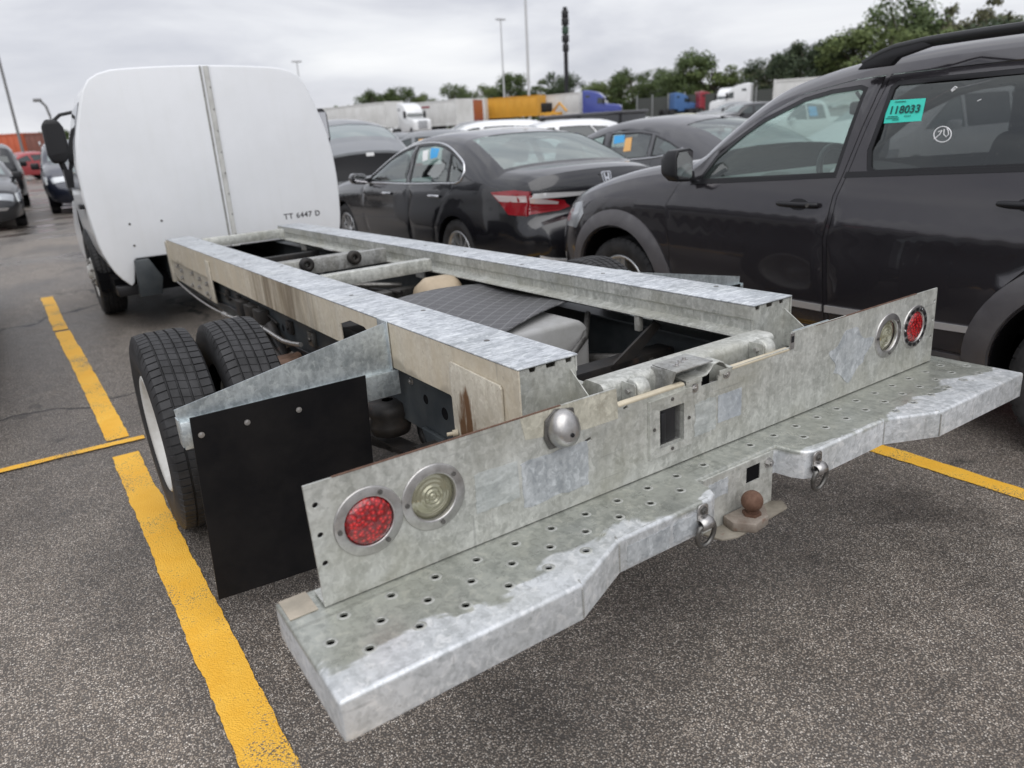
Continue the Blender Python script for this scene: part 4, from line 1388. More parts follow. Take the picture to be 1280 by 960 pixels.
# ------------------------------------------------------------------ wheels
def tyre_mb(Ro, w, Ri, n=96, tread=True):
    """axis along x, centred at the origin"""
    hw_ = w / 2
    prof = [(Ri, -hw_ * 0.78), (Ri + 0.012, -hw_ * 0.86), (Ri + (Ro - Ri) * 0.30, -hw_ * 0.97), (Ri + (Ro - Ri) * 0.55, -hw_), (Ri + (Ro - Ri) * 0.80, -hw_ * 0.95), (Ro - 0.018, -hw_ * 0.90), (Ro - 0.006, -hw_ * 0.84)]
    gr = []
    if tread:
        for c in (-0.48, -0.16, 0.16, 0.48):
            gr += [(Ro, hw_ * (c - 0.040), 0), (Ro - 0.008, hw_ * (c - 0.022), 2), (Ro - 0.008, hw_ * (c + 0.022), 2), (Ro, hw_ * (c + 0.040), 0)]
    else:
        gr = [(Ro, -hw_ * 0.4, 0), (Ro + 0.002, 0, 0), (Ro, hw_ * 0.4, 0)]
    P = [(a, b, 0) for a, b in prof] + gr + [(a, -b, 0) for a, b in reversed(prof)]
    m = MB()
    vs, fs = [], []
    K_ = len(P)
    for k in range(n):
        for j, (r, x, t) in enumerate(P):
            rr = r
            a = 2 * PI * k / n
            if tread:
                ph = k % 4
                a = 2 * PI * (k - ph + (0, 3.25, 3.36, 3.86)[ph]) / n
                if ph >= 2 and t == 0 and r > Ro - 0.02:
                    rr = r - (0.0050 if abs(x) > hw_ * 0.44 else 0.0022)
                a += 0.022 * math.sin(x / hw_ * 3) if r > Ro - 0.02 else 0
            vs.append((x, rr * math.cos(a), rr * math.sin(a)))
    for k in range(n):
        k2 = (k + 1) % n
        for j in range(K_ - 1):
            fs.append((k * K_ + j, k2 * K_ + j, k2 * K_ + j + 1, k * K_ + j + 1))
    m.add(vs, fs, True)
    return m


RX = Matrix.Rotation(R(90), 4, 'Y')      # local z -> x
RIM_W = grime('white_wheel_paint', (0.62, 0.62, 0.60), (0.48, 0.47, 0.44), 0.5, 0, 12)
RIM_S = base_mat('alloy_wheel', (0.55, 0.56, 0.57), 0.28, 0.85)
RIM_D = base_mat('dark_wheel', (0.05, 0.05, 0.052), 0.45, 0.4)


def finish_smooth(o, a=38):
    o.data.polygons.foreach_set('use_smooth', [True] * len(o.data.polygons))
    o.data.set_sharp_from_angle(angle=R(a))
    return o


def dual_wheel(x, y, z, outer_sign, face='dish', parent=truck):
    """x, y, z in the truck frame; face points to outer_sign*x"""
    s_ = outer_sign
    key = 'truck_tyre'
    if key not in _shared:
        t = tyre_mb(0.372, 0.205, 0.212, 304)
        o = t.build('wheel', RUB)
        finish_smooth(o, 30)
        _shared[key] = o.data
    else:
        o = bpy.data.objects.new('wheel', _shared[key])
        COL.objects.link(o)
    o.parent = parent
    o.location = (x, y, z)
    o.rotation_euler = (0.3 * x, 0, 0)
    m = MB()
    if face == 'dish':       # outer dual: deep concave centre
        pr = [(0.214, 0.085), (0.222, 0.090), (0.214, 0.094), (0.200, 0.086), (0.186, 0.05), (0.180, -0.03), (0.150, -0.055), (0.10, -0.05), (0.085, -0.02), (0.06, -0.02), (0.055, 0.03), (0.0001, 0.035)]
    else:                    # front or inner: convex centre
        pr = [(0.214, 0.085), (0.222, 0.090), (0.214, 0.094), (0.200, 0.084), (0.190, 0.045), (0.182, 0.02), (0.165, 0.05), (0.125, 0.095), (0.085, 0.105), (0.07, 0.10), (0.055, 0.13), (0.0001, 0.135)]
    m.lathe([(r, s_ * h) for r, h in pr], 40, RX)
    ro = m.build('rim', RIM_W, o)
    if face != 'dish':
        for k in range(8):
            a = 2 * PI * k / 8
            c = Vector((s_ * 0.098, 0.105 * math.cos(a), 0.105 * math.sin(a)))
            MB().cyl(c, c + Vector((s_ * 0.025, 0, 0)), 0.013, 8, r2=0.010).build('lug_nut', DULL, o)
    return o


for sx in (-1, 1):
    for xx, fc in ((1.068, 'dish'), (0.828, 'conv')):
        q = TK(sx * xx - (0.13 if sx > 0 else 0), 1.64, 0.372)
        dual_wheel(q.x, q.y, q.z, sx if fc == 'dish' else -sx, 'dish' if fc == 'dish' else 'dish')
    q = TK(sx * 0.868 + 0.01, 6.10, 0.372)
    dual_wheel(q.x, q.y, q.z, sx, 'front')

# ------------------------------------------------------------------ cab
XC = 0.03
hwz = [(0.50, 0.80), (0.56, 0.855), (0.62, 0.895), (0.77, 0.948), (0.95, 0.970), (1.19, 0.979), (1.40, 0.966), (1.58, 0.935), (1.72, 0.892), (1.84, 0.852), (1.93, 0.815), (1.99, 0.775), (2.030, 0.71)]
topz = [(0.62, 2.056), (0.40, 2.072), (0.15, 2.080), (0.0, 2.082)]


def cab_section(scale_top=1.0, grow=0.0, zmin=0.50, lift=0.0):
    rt_ = catmull([(w + grow, z) for z, w in hwz] + [(w, z + grow + lift) for w, z in topz], 0.08)
    rt_ = [(x, z) for x, z in rt_]
    return rt_


sec = cab_section()
# white closing panel with its skirts and a notch for the frame
ol = [(XC + x, z) for x, z in sec] + [(XC - x, z) for x, z in reversed(sec[:-1])]
ol = ol + [(XC - 0.775, 0.525), (XC - 0.735, 0.705), (XC + 0.735, 0.705), (XC + 0.775, 0.525)]
m = MB().prism(ol, 5.12, 5.15, 'xz')
pan = m.build('rear_closing_panel', WHITE_GEL, truck, bevel=0.012, seg=3)
# moulded seam with its sealant, a little off centre
for k, (dx, w_, d_, mt_) in enumerate(((0.0, 0.007, 0.004, GALV_DARK), (0.042, 0.020, 0.010, SEAL), (0.066, 0.006, 0.005, WHITE_GEL), (0.016, 0.006, 0.004, WHITE_GEL))):
    pts = [(XC - 0.012 + dx + 0.02 * (z - 0.72) / 1.35, z) for z in (0.706, 1.2, 1.7, 2.0, 2.074)]
    m = MB()
    vs = []
    for x, z in pts:
        for a, b_ in ((-w_, 0.0), (-w_ * 0.7, -d_), (w_ * 0.7, -d_), (w_, 0.0)):
            vs.append((x + a, 5.119 + b_, z))
    m.add(vs, [(4 * i + j, 4 * i + 4 + j, 4 * i + 5 + j, 4 * i + 1 + j) for i in range(4) for j in range(3)] + [(0, 1, 2, 3), (16, 17, 18, 19)], False)
    m.build('panel_seam', mt_, pan)
for x, z in ((-0.689, 0.969), (-0.462, 0.967), (-0.691, 0.806)):
    MB().cyl((x, 5.121, z), (x, 5.117, z), 0.009, 12).build('plugged_hole', DULL, pan)
rr = random.Random(8)
for z in [0.8 + 0.16 * k for k in range(8)]:
    MB().cyl((XC + 0.038 + 0.02 * (z - .72) / 1.35, 5.110, z), (XC + 0.038 + 0.02 * (z - .72) / 1.35, 5.105, z), 0.006, 8).build('rivet', DULL, pan)
INK = base_mat('black_marker', (0.06, 0.06, 0.065), 0.6)
tx = text_mesh('handwritten_number', 'TT 6447 D', 0.062, INK, pan, basis((0.648, 5.1192, 0.886), (1, 0, 0.01), (0, 0, 1)), 0.0003, 0.0016, space=1.15)

# cab shell ahead of the panel
CABW = WHITE_P
m = MB()
stations = [(5.151, 1.0, 0, 1.0), (5.40, 1.0, 0.0, 1.004), (6.0, 1.0, 0.0, 1.0), (6.35, 0.985, -0.06, 0.99)]
rings_ = []
for y, sw, dzt, k_ in stations:
    rg = []
    pts = sec + [(-x, z) for x, z in reversed(sec[:-1])]
    for x, z in pts:
        zz = z + (dzt if z > 1.9 else dzt * max(0, (z - 1.1)) / 0.8)
        rg.append((XC + x * 0.985 * sw, y, zz - 0.004))
    rings_.append(rg)
n = len(rings_[0])
vs = [q for rg in rings_ for q in rg]
m.add(vs, [(a * n + i, (a + 1) * n + i, (a + 1) * n + i + 1, a * n + i + 1) for a in range(len(rings_) - 1) for i in range(n - 1)], True)
# windscreen slope, bonnet and nose as lofted sections
def nose_section(y, hwid, zt, zr):
    pts = catmull([(hwid * 0.92, 0.42), (hwid, 0.60), (hwid, zr - 0.1), (hwid * 0.93, zr), (hwid * 0.5, zt), (0, zt + 0.015)], 0.1, 4)
    return [(XC + x, y, z) for x, z in pts] + [(XC - x, y, z) for x, z in reversed(pts[:-1])]
nr = [nose_section(6.30, 0.97, 1.24, 1.18), nose_section(6.9, 0.965, 1.20, 1.14), nose_section(7.45, 0.95, 1.10, 1.02), nose_section(7.75, 0.90, 0.98, 0.90), nose_section(7.86, 0.84, 0.84, 0.76)]
n = len(nr[0])
m.add([q for rg in nr for q in rg], [(a * n + i, (a + 1) * n + i, (a + 1) * n + i + 1, a * n + i + 1) for a in range(len(nr) - 1) for i in range(n - 1)], True)
m.add(nr[-1], [tuple(range(n))])
shell = m.build('cab_shell', CABW, truck)
finish_smooth(shell, 35)
GL_DARK = base_mat('dark_window_glass', (0.012, 0.015, 0.016), 0.05, 0.0, 0.6, 0.3)
# windscreen
m = MB()
vs = []
for j in range(5):
    t = j / 4
    for i in range(9):
        s_ = (i - 4) / 4
        vs.append((XC + s_ * (0.90 - 0.15 * t), 6.86 - 0.50 * t - 0.10 * s_ * s_, 1.24 + 0.70 * t))
m.add(vs, [(j * 9 + i, j * 9 + i + 1, j * 9 + 10 + i, j * 9 + 9 + i) for j in range(4) for i in range(8)], True)
m.build('windscreen', GL_DARK, truck)


def cabx(z):
    zs = [a for a, b_ in hwz]
    return float(np.interp(z, zs, [b_ for a, b_ in hwz])) * 0.985


for sx in (-1, 1):
    def sidepoly(pts, off, name, mat, parent):
        m_ = MB()
        pts = ccw(pts)
        pv = [Vector(q) for q in pts]
        gr_ = [Vector((a * 0.1, b_ * 0.05)) for a in range(50, 72) for b_ in range(8, 42)]
        res_ = delaunay_2d_cdt(pv + gr_, [], [list(range(len(pv)))], 1, 1e-5)
        fs_ = [f for f, o_ in zip(res_[2], res_[5]) if 0 in o_]
        us_ = sorted({i for f in fs_ for i in f})
        rm_ = {a: b_ for b_, a in enumerate(us_)}
        vv = [(XC + sx * (cabx(res_[0][i][1]) + off), res_[0][i][0], res_[0][i][1]) for i in us_]
        m_.add(vv, [tuple(rm_[i] for i in f) for f in fs_], True)
        k_ = len(pv)
        loop = [(XC + sx * (cabx(q[1]) + off), q[0], q[1]) for q in pts] + [(XC + sx * (cabx(q[1]) - 0.004), q[0], q[1]) for q in pts]
        m_.add(loop, [(i, (i + 1) % k_, k_ + (i + 1) % k_, k_ + i) for i in range(k_)])
        return m_.build(name, mat, parent)
    d = sidepoly([(5.26, 0.72), (6.33, 0.72), (6.33, 1.25), (6.10, 1.55), (5.95, 1.93), (5.28, 1.95)], 0.008, 'cab_door', CABW, truck)
    sidepoly([(5.34, 1.24), (6.24, 1.24), (6.05, 1.53), (5.92, 1.84), (5.36, 1.86)], 0.014, 'door_glass', GL_DARK, d)
    MB().box(XC + sx * 0.975, XC + sx * 1.005, 5.34, 5.50, 1.10, 1.135).build('door_handle', BLKPL, d, bevel=0.004)
    # wheel arch opening and liner, front wheel
    MB().prism([(6.13 + 0.44 * math.cos(t), 0.42 + 0.44 * math.sin(t)) for t in [PI * k / 16 for k in range(17)]], XC + sx * 0.60, XC + sx * 0.978, 'yz').build('wheel_arch', DARK, truck)
    MB().box(XC + sx * 0.90, XC + sx * 0.60, 5.20, 5.62, 0.42, 0.50).build('running_board', BLKPL, truck, bevel=0.01)
    # towing mirror on two arms
    mo_ = MB()
    x0 = -0.965 if sx < 0 else 1.36
    y0 = 6.28
    mo_.prism([(x_, z_) for x_, z_ in [(x0 - sx * 0.085, 1.52), (x0 - sx * 0.03, 1.455), (x0 + sx * 0.06, 1.455), (x0 + sx * 0.085, 1.52), (x0 + sx * 0.080, 1.76), (x0 + sx * 0.04, 1.81), (x0 - sx * 0.05, 1.80), (x0 - sx * 0.08, 1.74)]], y0, y0 + 0.09, 'xz')
    mir = mo_.build('side_mirror', BLKPL, truck, bevel=0.02, seg=3)
    MB().prism([(x0 - sx * 0.068, 1.54), (x0 + sx * 0.066, 1.52), (x0 + sx * 0.062, 1.77), (x0 - sx * 0.062, 1.77)], y0 - 0.003, y0 - 0.001, 'xz').build('mirror_glass', base_mat('mirror_glass', (0.5, 0.5, 0.52), 0.05, 1.0) if sx > 0 else BLKPL, mir)
    MB().tube([(x0, y0 + 0.04, 1.47), ((x0 + XC + sx * 0.96) / 2, y0 + 0.05, 1.37), (XC + sx * 0.93, y0 + 0.05, 1.30)], 0.024, 8).build('mirror_arm', BLKPL, mir)
    MB().tube([(x0, y0 + 0.05, 1.78), ((x0 + XC + sx * 0.84) / 2, y0 + 0.04, 1.84), (XC + sx * 0.80, y0 + 0.02, 1.86)], 0.014, 8).build('mirror_arm', BLKPL, mir)
    MB().box(XC + sx * 1.0, XC + sx * 0.94, y0 - 0.08, y0 + 0.10, 1.25, 1.40).build('mirror_foot', BLKPL, mir)
MB().box(XC - 0.90, XC + 0.90, 5.3, 7.2, 0.42, 0.55).build('cab_floor', DARK, truck)
MB().box(XC - 0.80, XC + 0.80, 7.86, 7.92, 0.45, 0.62).build('front_bumper', BLKPL, truck, bevel=0.02)
for sx in (-1, 1):
    MB().box(XC + sx * 0.50, XC + sx * 0.78, 7.80, 7.875, 0.70, 0.84).build('headlight', base_mat('headlight_glass', (0.6, 0.62, 0.63), 0.08, 0.4, 0.5, 0.6), truck, bevel=0.01)
MB().prism([(-0.74, 0.42), (-0.58, 0.42), (-0.55, 0.55), (-0.62, 0.70), (-0.72, 0.70)], 5.04, 5.12, 'xz').build('step_bracket', FRAME, truck, bevel=0.006)


# ------------------------------------------------------------------ car builder
def dense(poly, d=0.07):
    out = []
    n = len(poly)
    for i in range(n):
        a, b = Vector(poly[i][:2]), Vector(poly[(i + 1) % n][:2])
        k = max(1, int((b - a).length / d + 0.5))
        out += [tuple(a + (b - a) * j / k) for j in range(k)]
    return out


class Car:
    def __init__(s, name, label, loc, rz, spec, pmat, cat='car', group=None, g=0.09, sc=1.0):
        s.t = thing(name, label, cat, loc, R(rz), group)
        s.t.scale = (sc,) * 3
        s.sp = spec
        s.g = g
        s.pmat = pmat
        s.W = spec['W']
        s.r = spec.get('round', 0.12)
        step = max(0.05, g * 0.8)
        out, seg, crown = [], {}, []
        s.tags = []
        for tg, pts, cw in spec['top']:
            c = catmull(pts, step)
            i0 = len(out) - 1 if out else 0
            if out:
                c = c[1:]
            out += c
            crown += [cw] * len(c)
            seg[tg] = (i0, len(out) - 1)
            s.tags.append(tg)
        cwn = np.array(crown, float)
        for _ in range(2):
            cwn = np.convolve(np.pad(cwn, 2, mode='edge'), np.ones(5) / 5, 'valid')
        s.crown = cwn
        s.out = np.array(out)
        s.seg = seg
        d = np.gradient(s.out, axis=0)
        d /= np.linalg.norm(d, axis=1)[:, None] + 1e-9
        s.nrm = np.stack([-d[:, 1], d[:, 0]], 1)
        # travelling rear -> front over the top: left-hand normal points up/out
        for _ in range(2):
            k = np.stack([np.convolve(np.pad(s.nrm[:, a], 1, mode='edge'), np.ones(3) / 3, 'valid') for a in (0, 1)], 1)
            s.nrm = k / np.linalg.norm(k, axis=1)[:, None]

    def hw(s, y, z, ins=True):
        sp = s.sp
        y, z = np.atleast_1d(np.asarray(y, float)), np.atleast_1d(np.asarray(z, float))
        Lm = sp['L']
        ra, rp = sp.get('rear_taper', (0.7, 0.10))
        fa, fp = sp.get('front_taper', (1.1, 0.16))
        w = s.W - rp * np.clip((ra - y) / ra, 0, 1) ** 2.4 - fp * np.clip((y - (Lm - fa)) / fa, 0, 1) ** 2.4
        zb = sp['belt']
        zl = sp.get('low', 0.62)
        w = w - 0.07 * np.clip((zl - z) / 0.40, 0, 1) ** 2
        w = w - 0.035 * np.clip((z - zl) / (zb - zl), 0, 1) ** 2
        zc = sp.get('crease', 0.78) + sp.get('crease_slope', 0.02) * (y - Lm / 2)
        w = w + 0.010 * np.exp(-((z - zc) / 0.035) ** 2) * 0.8 - 0.008 / (1 + np.exp(-(zc - z) / 0.02))
        w = w - sp.get('tumble', 0.36) * np.clip(z - zb, 0, None) - 0.05 * np.clip(z - zb - 0.25, 0, None)
        if 'shoulder' in sp:
            w = w - sp['shoulder'] / (1 + np.exp(-(z - zb - 0.02) / 0.018)) * np.clip((np.minimum(y, Lm - y)) / 0.5, 0, 1)
        if ins:
            P = np.stack([y, z], 1)
            A, B = s.out[:-1], s.out[1:]
            AB = B - A
            dm = np.full(len(P), 9.0)
            l2 = (AB ** 2).sum(1) + 1e-12
            for k in range(0, len(A)):
                t = np.clip(((P - A[k]) @ AB[k]) / l2[k], 0, 1)
                dm = np.minimum(dm, np.linalg.norm(P - A[k] - t[:, None] * AB[k], axis=1))
            w = w - 0.35 * s.r * np.clip(1 - dm / s.r, 0, 1) ** 2
        return w

    def strip_pt(s, i, sv):
        """point of the over-the-top surface; i may be fractional"""
        i0 = int(np.clip(math.floor(i), 0, len(s.out) - 2))
        f = i - i0
        p_ = s.out[i0] * (1 - f) + s.out[i0 + 1] * f
        n_ = s.nrm[i0] * (1 - f) + s.nrm[i0 + 1] * f
        c = s.crown[i0] * (1 - f) + s.crown[i0 + 1] * f
        hE = s._hE[i0] * (1 - f) + s._hE[i0 + 1] * f
        q = max(0.0, min(1.0, (abs(sv) * hE - (hE - s.r)) / s.r))
        d = c * (1 - abs(sv) ** 2.2) + 0.35 * s.r * (1 - q * q)
        return Vector((sv * hE, p_[0] + n_[0] * d, p_[1] + n_[1] * d)), Vector((0, n_[0], n_[1]))

    def strips(s, glass_mats, tags_glass, names, sg=0.86):
        s._hE = s.hw(s.out[:, 0], s.out[:, 1])
        base = [-1, -0.97, -0.93, -sg, -0.7, -0.5, -0.25, 0, 0.25, 0.5, 0.7, sg, 0.93, 0.97, 1] if s.g < 0.12 else [-1, -0.94, -sg, -0.5, 0, 0.5, sg, 0.94, 1]
        ns = len(base)
        rest = []
        for tg in s.tags:
            i0, i1 = s.seg[tg]
            if tg in tags_glass:
                m_ = MB()
                vs = []
                for i in range(i0, i1 + 1):
                    for sv in base:
                        p_, n_ = s.strip_pt(i, sv)
                        vs.append(p_)
                ge, be = [], []
                for i in range(i1 - i0):
                    for j in range(ns - 1):
                        f = (i * ns + j, (i + 1) * ns + j, (i + 1) * ns + j + 1, i * ns + j + 1)
                        inner_ = abs(base[j] + base[j + 1]) / 2 < sg and 0 < i < i1 - i0 - 1
                        (ge if inner_ else be).append(f)
                gv = [v - s_n * 0.004 for v, s_n in zip(vs, [s.strip_pt(i, sv)[1] for i in range(i0, i1 + 1) for sv in base])]
                m_.add(vs, be, True)
                o = m_.build(names.get(tg + '_frame', 'pillar_frame'), s.pmat, s.t)
                MB().add(gv, ge, True).build(names.get(tg, tg), glass_mats[tg], s.t)
            else:
                m_ = MB()
                vs = []
                for i in range(i0, i1 + 1):
                    for sv in base:
                        vs.append(s.strip_pt(i, sv)[0])
                m_.add(vs, [(i * ns + j, (i + 1) * ns + j, (i + 1) * ns + j + 1, i * ns + j + 1) for i in range(i1 - i0) for j in range(ns - 1)], True)
                if tg in names:
                    m_.build(names[tg], s.pmat, s.t)
                else:
                    rest.append(m_)
        if rest:
            for q in rest:
                q.build('body_panel', s.pmat, s.t)

    def map_poly(s, polys, grid=True):
        """CDT of closed outlines in the side plane -> points, faces with the outlines they lie in"""
        vs, fcs = [], []
        polys = [ccw([q[:2] for q in pl]) for pl in polys]
        for pl in polys:
            n0 = len(vs)
            vs += [Vector((float(q[0]), float(q[1]))) for q in pl]
            fcs.append(list(range(n0, len(vs))))
        if grid:
            A = np.array([q[:2] for q in polys[0]])
            g = s.g
            x0, y0 = A.min(0)
            x1, y1 = A.max(0)
            yy = x0 + g * 0.31
            row = 0
            while yy < x1:
                zz = y0 + (0.5 * g if row % 2 else 0.13 * g)
                while zz < y1:
                    vs.append(Vector((yy, zz)))
                    zz += g
                yy += g
                row += 1
        return delaunay_2d_cdt(vs, [], fcs, 1, 1e-5)

    def _emit(s, pts, faces, sgn, off, name, mat, parent, thick=0.018, extra=None):
        P = np.array([[q[0], q[1]] for q in pts])
        used = sorted({i for f in faces for i in f})
        if not used:
            return None
        rm = {a: b for b, a in enumerate(used)}
        Q = P[used]
        w = s.hw(Q[:, 0], Q[:, 1]) + off
        if extra is not None:
            w = w + extra(Q[:, 0], Q[:, 1])
        V = [(sgn * w[i], Q[i, 0], Q[i, 1]) for i in range(len(used))]
        F = [tuple(rm[i] for i in f) for f in faces]
        if sgn < 0:
            F = [tuple(reversed(f)) for f in F]
        m_ = MB().add(V, F, True)
        cnt = {}
        for f in F:
            for a, b in zip(f, f[1:] + f[:1]):
                cnt[(a, b)] = 1
        be = [(a, b) for (a, b) in cnt if (b, a) not in cnt]
        vv, ff = [], []
        for a, b in be:
            n0 = len(vv)
            for i in (a, b):
                vv.append(V[i])
            for i in (b, a):
                x, y, z = V[i]
                vv.append((x - sgn * thick, y, z))
            ff.append((n0, n0 + 3, n0 + 2, n0 + 1))
        m_.add(vv, ff, False)
        return m_.build(name, mat, parent, fix=False)

    def sides(s, seam=0.004, trim=BLKPL):
        sp = s.sp
        out = [tuple(q) for q in s.out]
        bot = []
        # from front bottom back along the sill to the rear bottom
        zs = sp['sill']
        zc = sp['wheel_z']
        bot_pts = []
        for yc, ra in sorted(sp['arches'], reverse=True):
            th0 = math.asin(max(-1, min(1, (zs - zc) / ra)))
            n_ = 22 if s.g < 0.12 else 10
            for k in range(n_ + 1):
                t = th0 + (PI - 2 * th0) * k / n_
                bot_pts.append((yc + ra * math.cos(t), zc + ra * math.sin(t)))
        poly0 = out + bot_pts
        polys = [poly0]
        kinds = [('body', None)]
        for d in sp.get('doors', []):
            polys.append(d)
            kinds.append(('seam', None))
            polys.append(offset_poly(d, seam))
            kinds.append(('door', len(kinds)))
        for w in sp.get('windows', []):
            if s.sp.get('trim', True):
                polys.append(offset_poly(w[1], -sp.get('trim_w', 0.014)))
                kinds.append(('trim', None))
            polys.append(w[1])
            kinds.append(('glass', w))
        res = s.map_poly(polys)
        pts, tris, orig = res[0], res[2], res[5]
        groups = {}
        for f, o in zip(tris, orig):
            if 0 not in o:
                continue
            k = max(o)
            groups.setdefault(k, []).append(tuple(f))
        s.doors = {}
        for sgn in (-1, 1):
            di = 0
            for k, fl in sorted(groups.items()):
                kd, inf = kinds[k]
                if kd == 'body':
                    s._emit(pts, fl, sgn, 0, 'side_panel', s.pmat, s.t)
                elif kd == 'door':
                    o = s._emit(pts, fl, sgn, 0.0005, 'door', s.pmat, s.t)
                    s.doors[(sgn, di)] = o
                    di += 1
                elif kd == 'trim':
                    s._emit(pts, fl, sgn, -0.001, 'window_trim', trim, s.t)
                elif kd == 'glass':
                    o = s._emit(pts, fl, sgn, -0.008, inf[0], inf[2], s.t, thick=0.004)

    def side_patch(s, poly, sgn, off, name, mat, parent=None, thick=0.01, extra=None):
        res = s.map_poly([dense(poly)], True)
        fl = [tuple(f) for f, o in zip(res[2], res[5]) if 0 in o]
        return s._emit(res[0], fl, sgn, off, name, mat, parent or s.t, thick, extra)

    def end_patch(s, poly, tags, off, name, mat, parent=None, grid=0.06, thick=0.012):
        """outline in (x, z) laid on the tail or nose"""
        i0, i1 = s.seg[tags[0]][0], s.seg[tags[-1]][1]
        ids = np.arange(i0, i1 + 1)
        zz = s.out[ids, 1]
        order = np.argsort(zz)
        poly = ccw(dense(poly, 0.05))
        vs = [Vector(q) for q in poly]
        n0 = len(vs)
        A = np.array([q[:2] for q in poly])
        for x in np.arange(A[:, 0].min() + grid / 2, A[:, 0].max(), grid):
            for z in np.arange(A[:, 1].min() + grid / 2, A[:, 1].max(), grid):
                vs.append(Vector((x, z)))
        res = delaunay_2d_cdt(vs, [], [list(range(n0))], 1, 1e-5)
        fl = [tuple(f) for f, o in zip(res[2], res[5]) if 0 in o]
        V, Nn = [], []
        for q in res[0]:
            i = float(np.interp(q[1], zz[order], ids[order]))
            hE = float(np.interp(i, np.arange(len(s._hE)), s._hE))
            p_, n_ = s.strip_pt(i, max(-1, min(1, q[0] / hE)))
            V.append(p_ + n_ * off)
            Nn.append(n_)
        m_ = MB().add(V, fl, True)
        cnt = {}
        for f in fl:
            for a, b in zip(f, f[1:] + f[:1]):
                cnt[(a, b)] = 1
        vv, ff = [], []
        for (a, b) in cnt:
            if (b, a) in cnt:
                continue
            k0 = len(vv)
            vv += [V[a], V[b], V[b] - Nn[b] * thick, V[a] - Nn[a] * thick]
            ff.append((k0, k0 + 1, k0 + 2, k0 + 3))
        m_.add(vv, ff, False)
        return m_.build(name, mat, parent or s.t)

    def wheels(s, rad=0.33, w=0.22, rim=RIM_S, spokes=5, detail=True, inset=0.0):
        sp = s.sp
        key = ('tyre', rad, w, detail)
        for yc, ra in sp['arches']:
            for sgn in (-1, 1):
                if key not in _shared:
                    o = tyre_mb(rad, w, rad * 0.64, 160 if detail else 28, detail).build('wheel', RUB)
                    finish_smooth(o, 32)
                    _shared[key] = o.data
                else:
                    o = bpy.data.objects.new('wheel', _shared[key])
                    COL.objects.link(o)
                o.parent = s.t
                x = float(s.hw(yc, sp['wheel_z'] + 0.1, False)[0]) - w / 2 - 0.015 - inset
                o.location = (sgn * x, yc, rad)
                o.rotation_euler = (0.4 * yc, 0, 0)
                rk = ('rim', rad, w, spokes, rim.name, sgn)
                if rk not in _shared:
                    m_ = MB()
                    ri = rad * 0.645
                    m_.lathe([(ri, sgn * w * 0.40), (ri + 0.006, sgn * w * 0.44), (ri - 0.008, sgn * w * 0.45), (ri - 0.022, sgn * w * 0.36), (ri - 0.03, 0.0), (ri - 0.03, -sgn * w * 0.3)], 40 if detail else 20, RX)
                    for k in range(spokes):
                        for da in ((-0.13, 0.13) if spokes <= 6 else (0,)):
                            a = 2 * PI * k / spokes + da
                            ca, sa = math.cos(a), math.sin(a)
                            tw = 0.016 if spokes <= 6 else 0.013
                            vs_ = []
                            for r_, ww, h_ in ((0.03, tw, 0.30), (ri - 0.02, tw * 1.25, 0.37)):
                                for e_, dh in ((-1, 0), (1, 0), (1, -0.10), (-1, -0.10)):
                                    vs_.append((sgn * w * (h_ + dh), r_ * ca - e_ * ww * sa, r_ * sa + e_ * ww * ca))
                            m_.add(vs_, [(0, 1, 2, 3), (4, 5, 6, 7), (0, 1, 5, 4), (1, 2, 6, 5), (2, 3, 7, 6), (3, 0, 4, 7)])
                    m_.lathe([(0.0001, sgn * w * 0.34), (0.03, sgn * w * 0.34), (0.045, sgn * w * 0.30), (0.05, sgn * w * 0.15)], 20, RX)
                    ro = m_.build('rim', rim, o)
                    _shared[rk] = ro.data
                    b_ = MB()
                    b_.lathe([(0.0001, 0.0), (ri - 0.025, 0.0)], 24, RX)
                    bo = b_.build('brake_disc', DULL, o)
                    _shared[rk + ('b',)] = bo.data
                else:
                    for nm, kk in (('rim', rk), ('brake_disc', rk + ('b',))):
                        ro = bpy.data.objects.new(nm, _shared[kk])
                        COL.objects.link(ro)
                        ro.parent = o
        # dark wheel housings and floor
        m_ = MB()
        L_ = sp['L']
        xw = s.W - 0.30
        m_.box(-xw, xw, 0.25, L_ - 0.3, sp['sill'] - 0.02, sp['sill'] + 0.10)
        s.fl = m_.build('underbody', DARK, s.t)
        for yc, ra in sp['arches']:
            for sgn in (-1, 1):
                m_ = MB()
                pts = [(yc + (ra + 0.03) * math.cos(t), sp['wheel_z'] + (ra + 0.03) * math.sin(t)) for t in [PI * k / 14 - 0.25 for k in range(0, 15)]]
                pts = [(yc + (ra + 0.02) * math.cos(-0.4 + (PI + 0.8) * k / 16), sp['wheel_z'] + (ra + 0.02) * math.sin(-0.4 + (PI + 0.8) * k / 16)) for k in range(17)]
                x0, x1 = sgn * (xw - 0.0), sgn * (float(s.hw(yc, sp['wheel_z'] + 0.1, False)[0]) - 0.018)
                k_ = len(pts)
                vs_ = [(x, a, b_) for x in (x0, x1) for a, b_ in pts]
                m_.add(vs_, [(i, i + 1, k_ + i + 1, k_ + i) for i in range(k_ - 1)] + [tuple(range(k_))])
                m_.build('wheel_housing', DARK, s.t)

    def lining(s, z_floor=0.45, mat=None):
        """a dark cabin tub so that nothing shows through below the windows"""
        pass


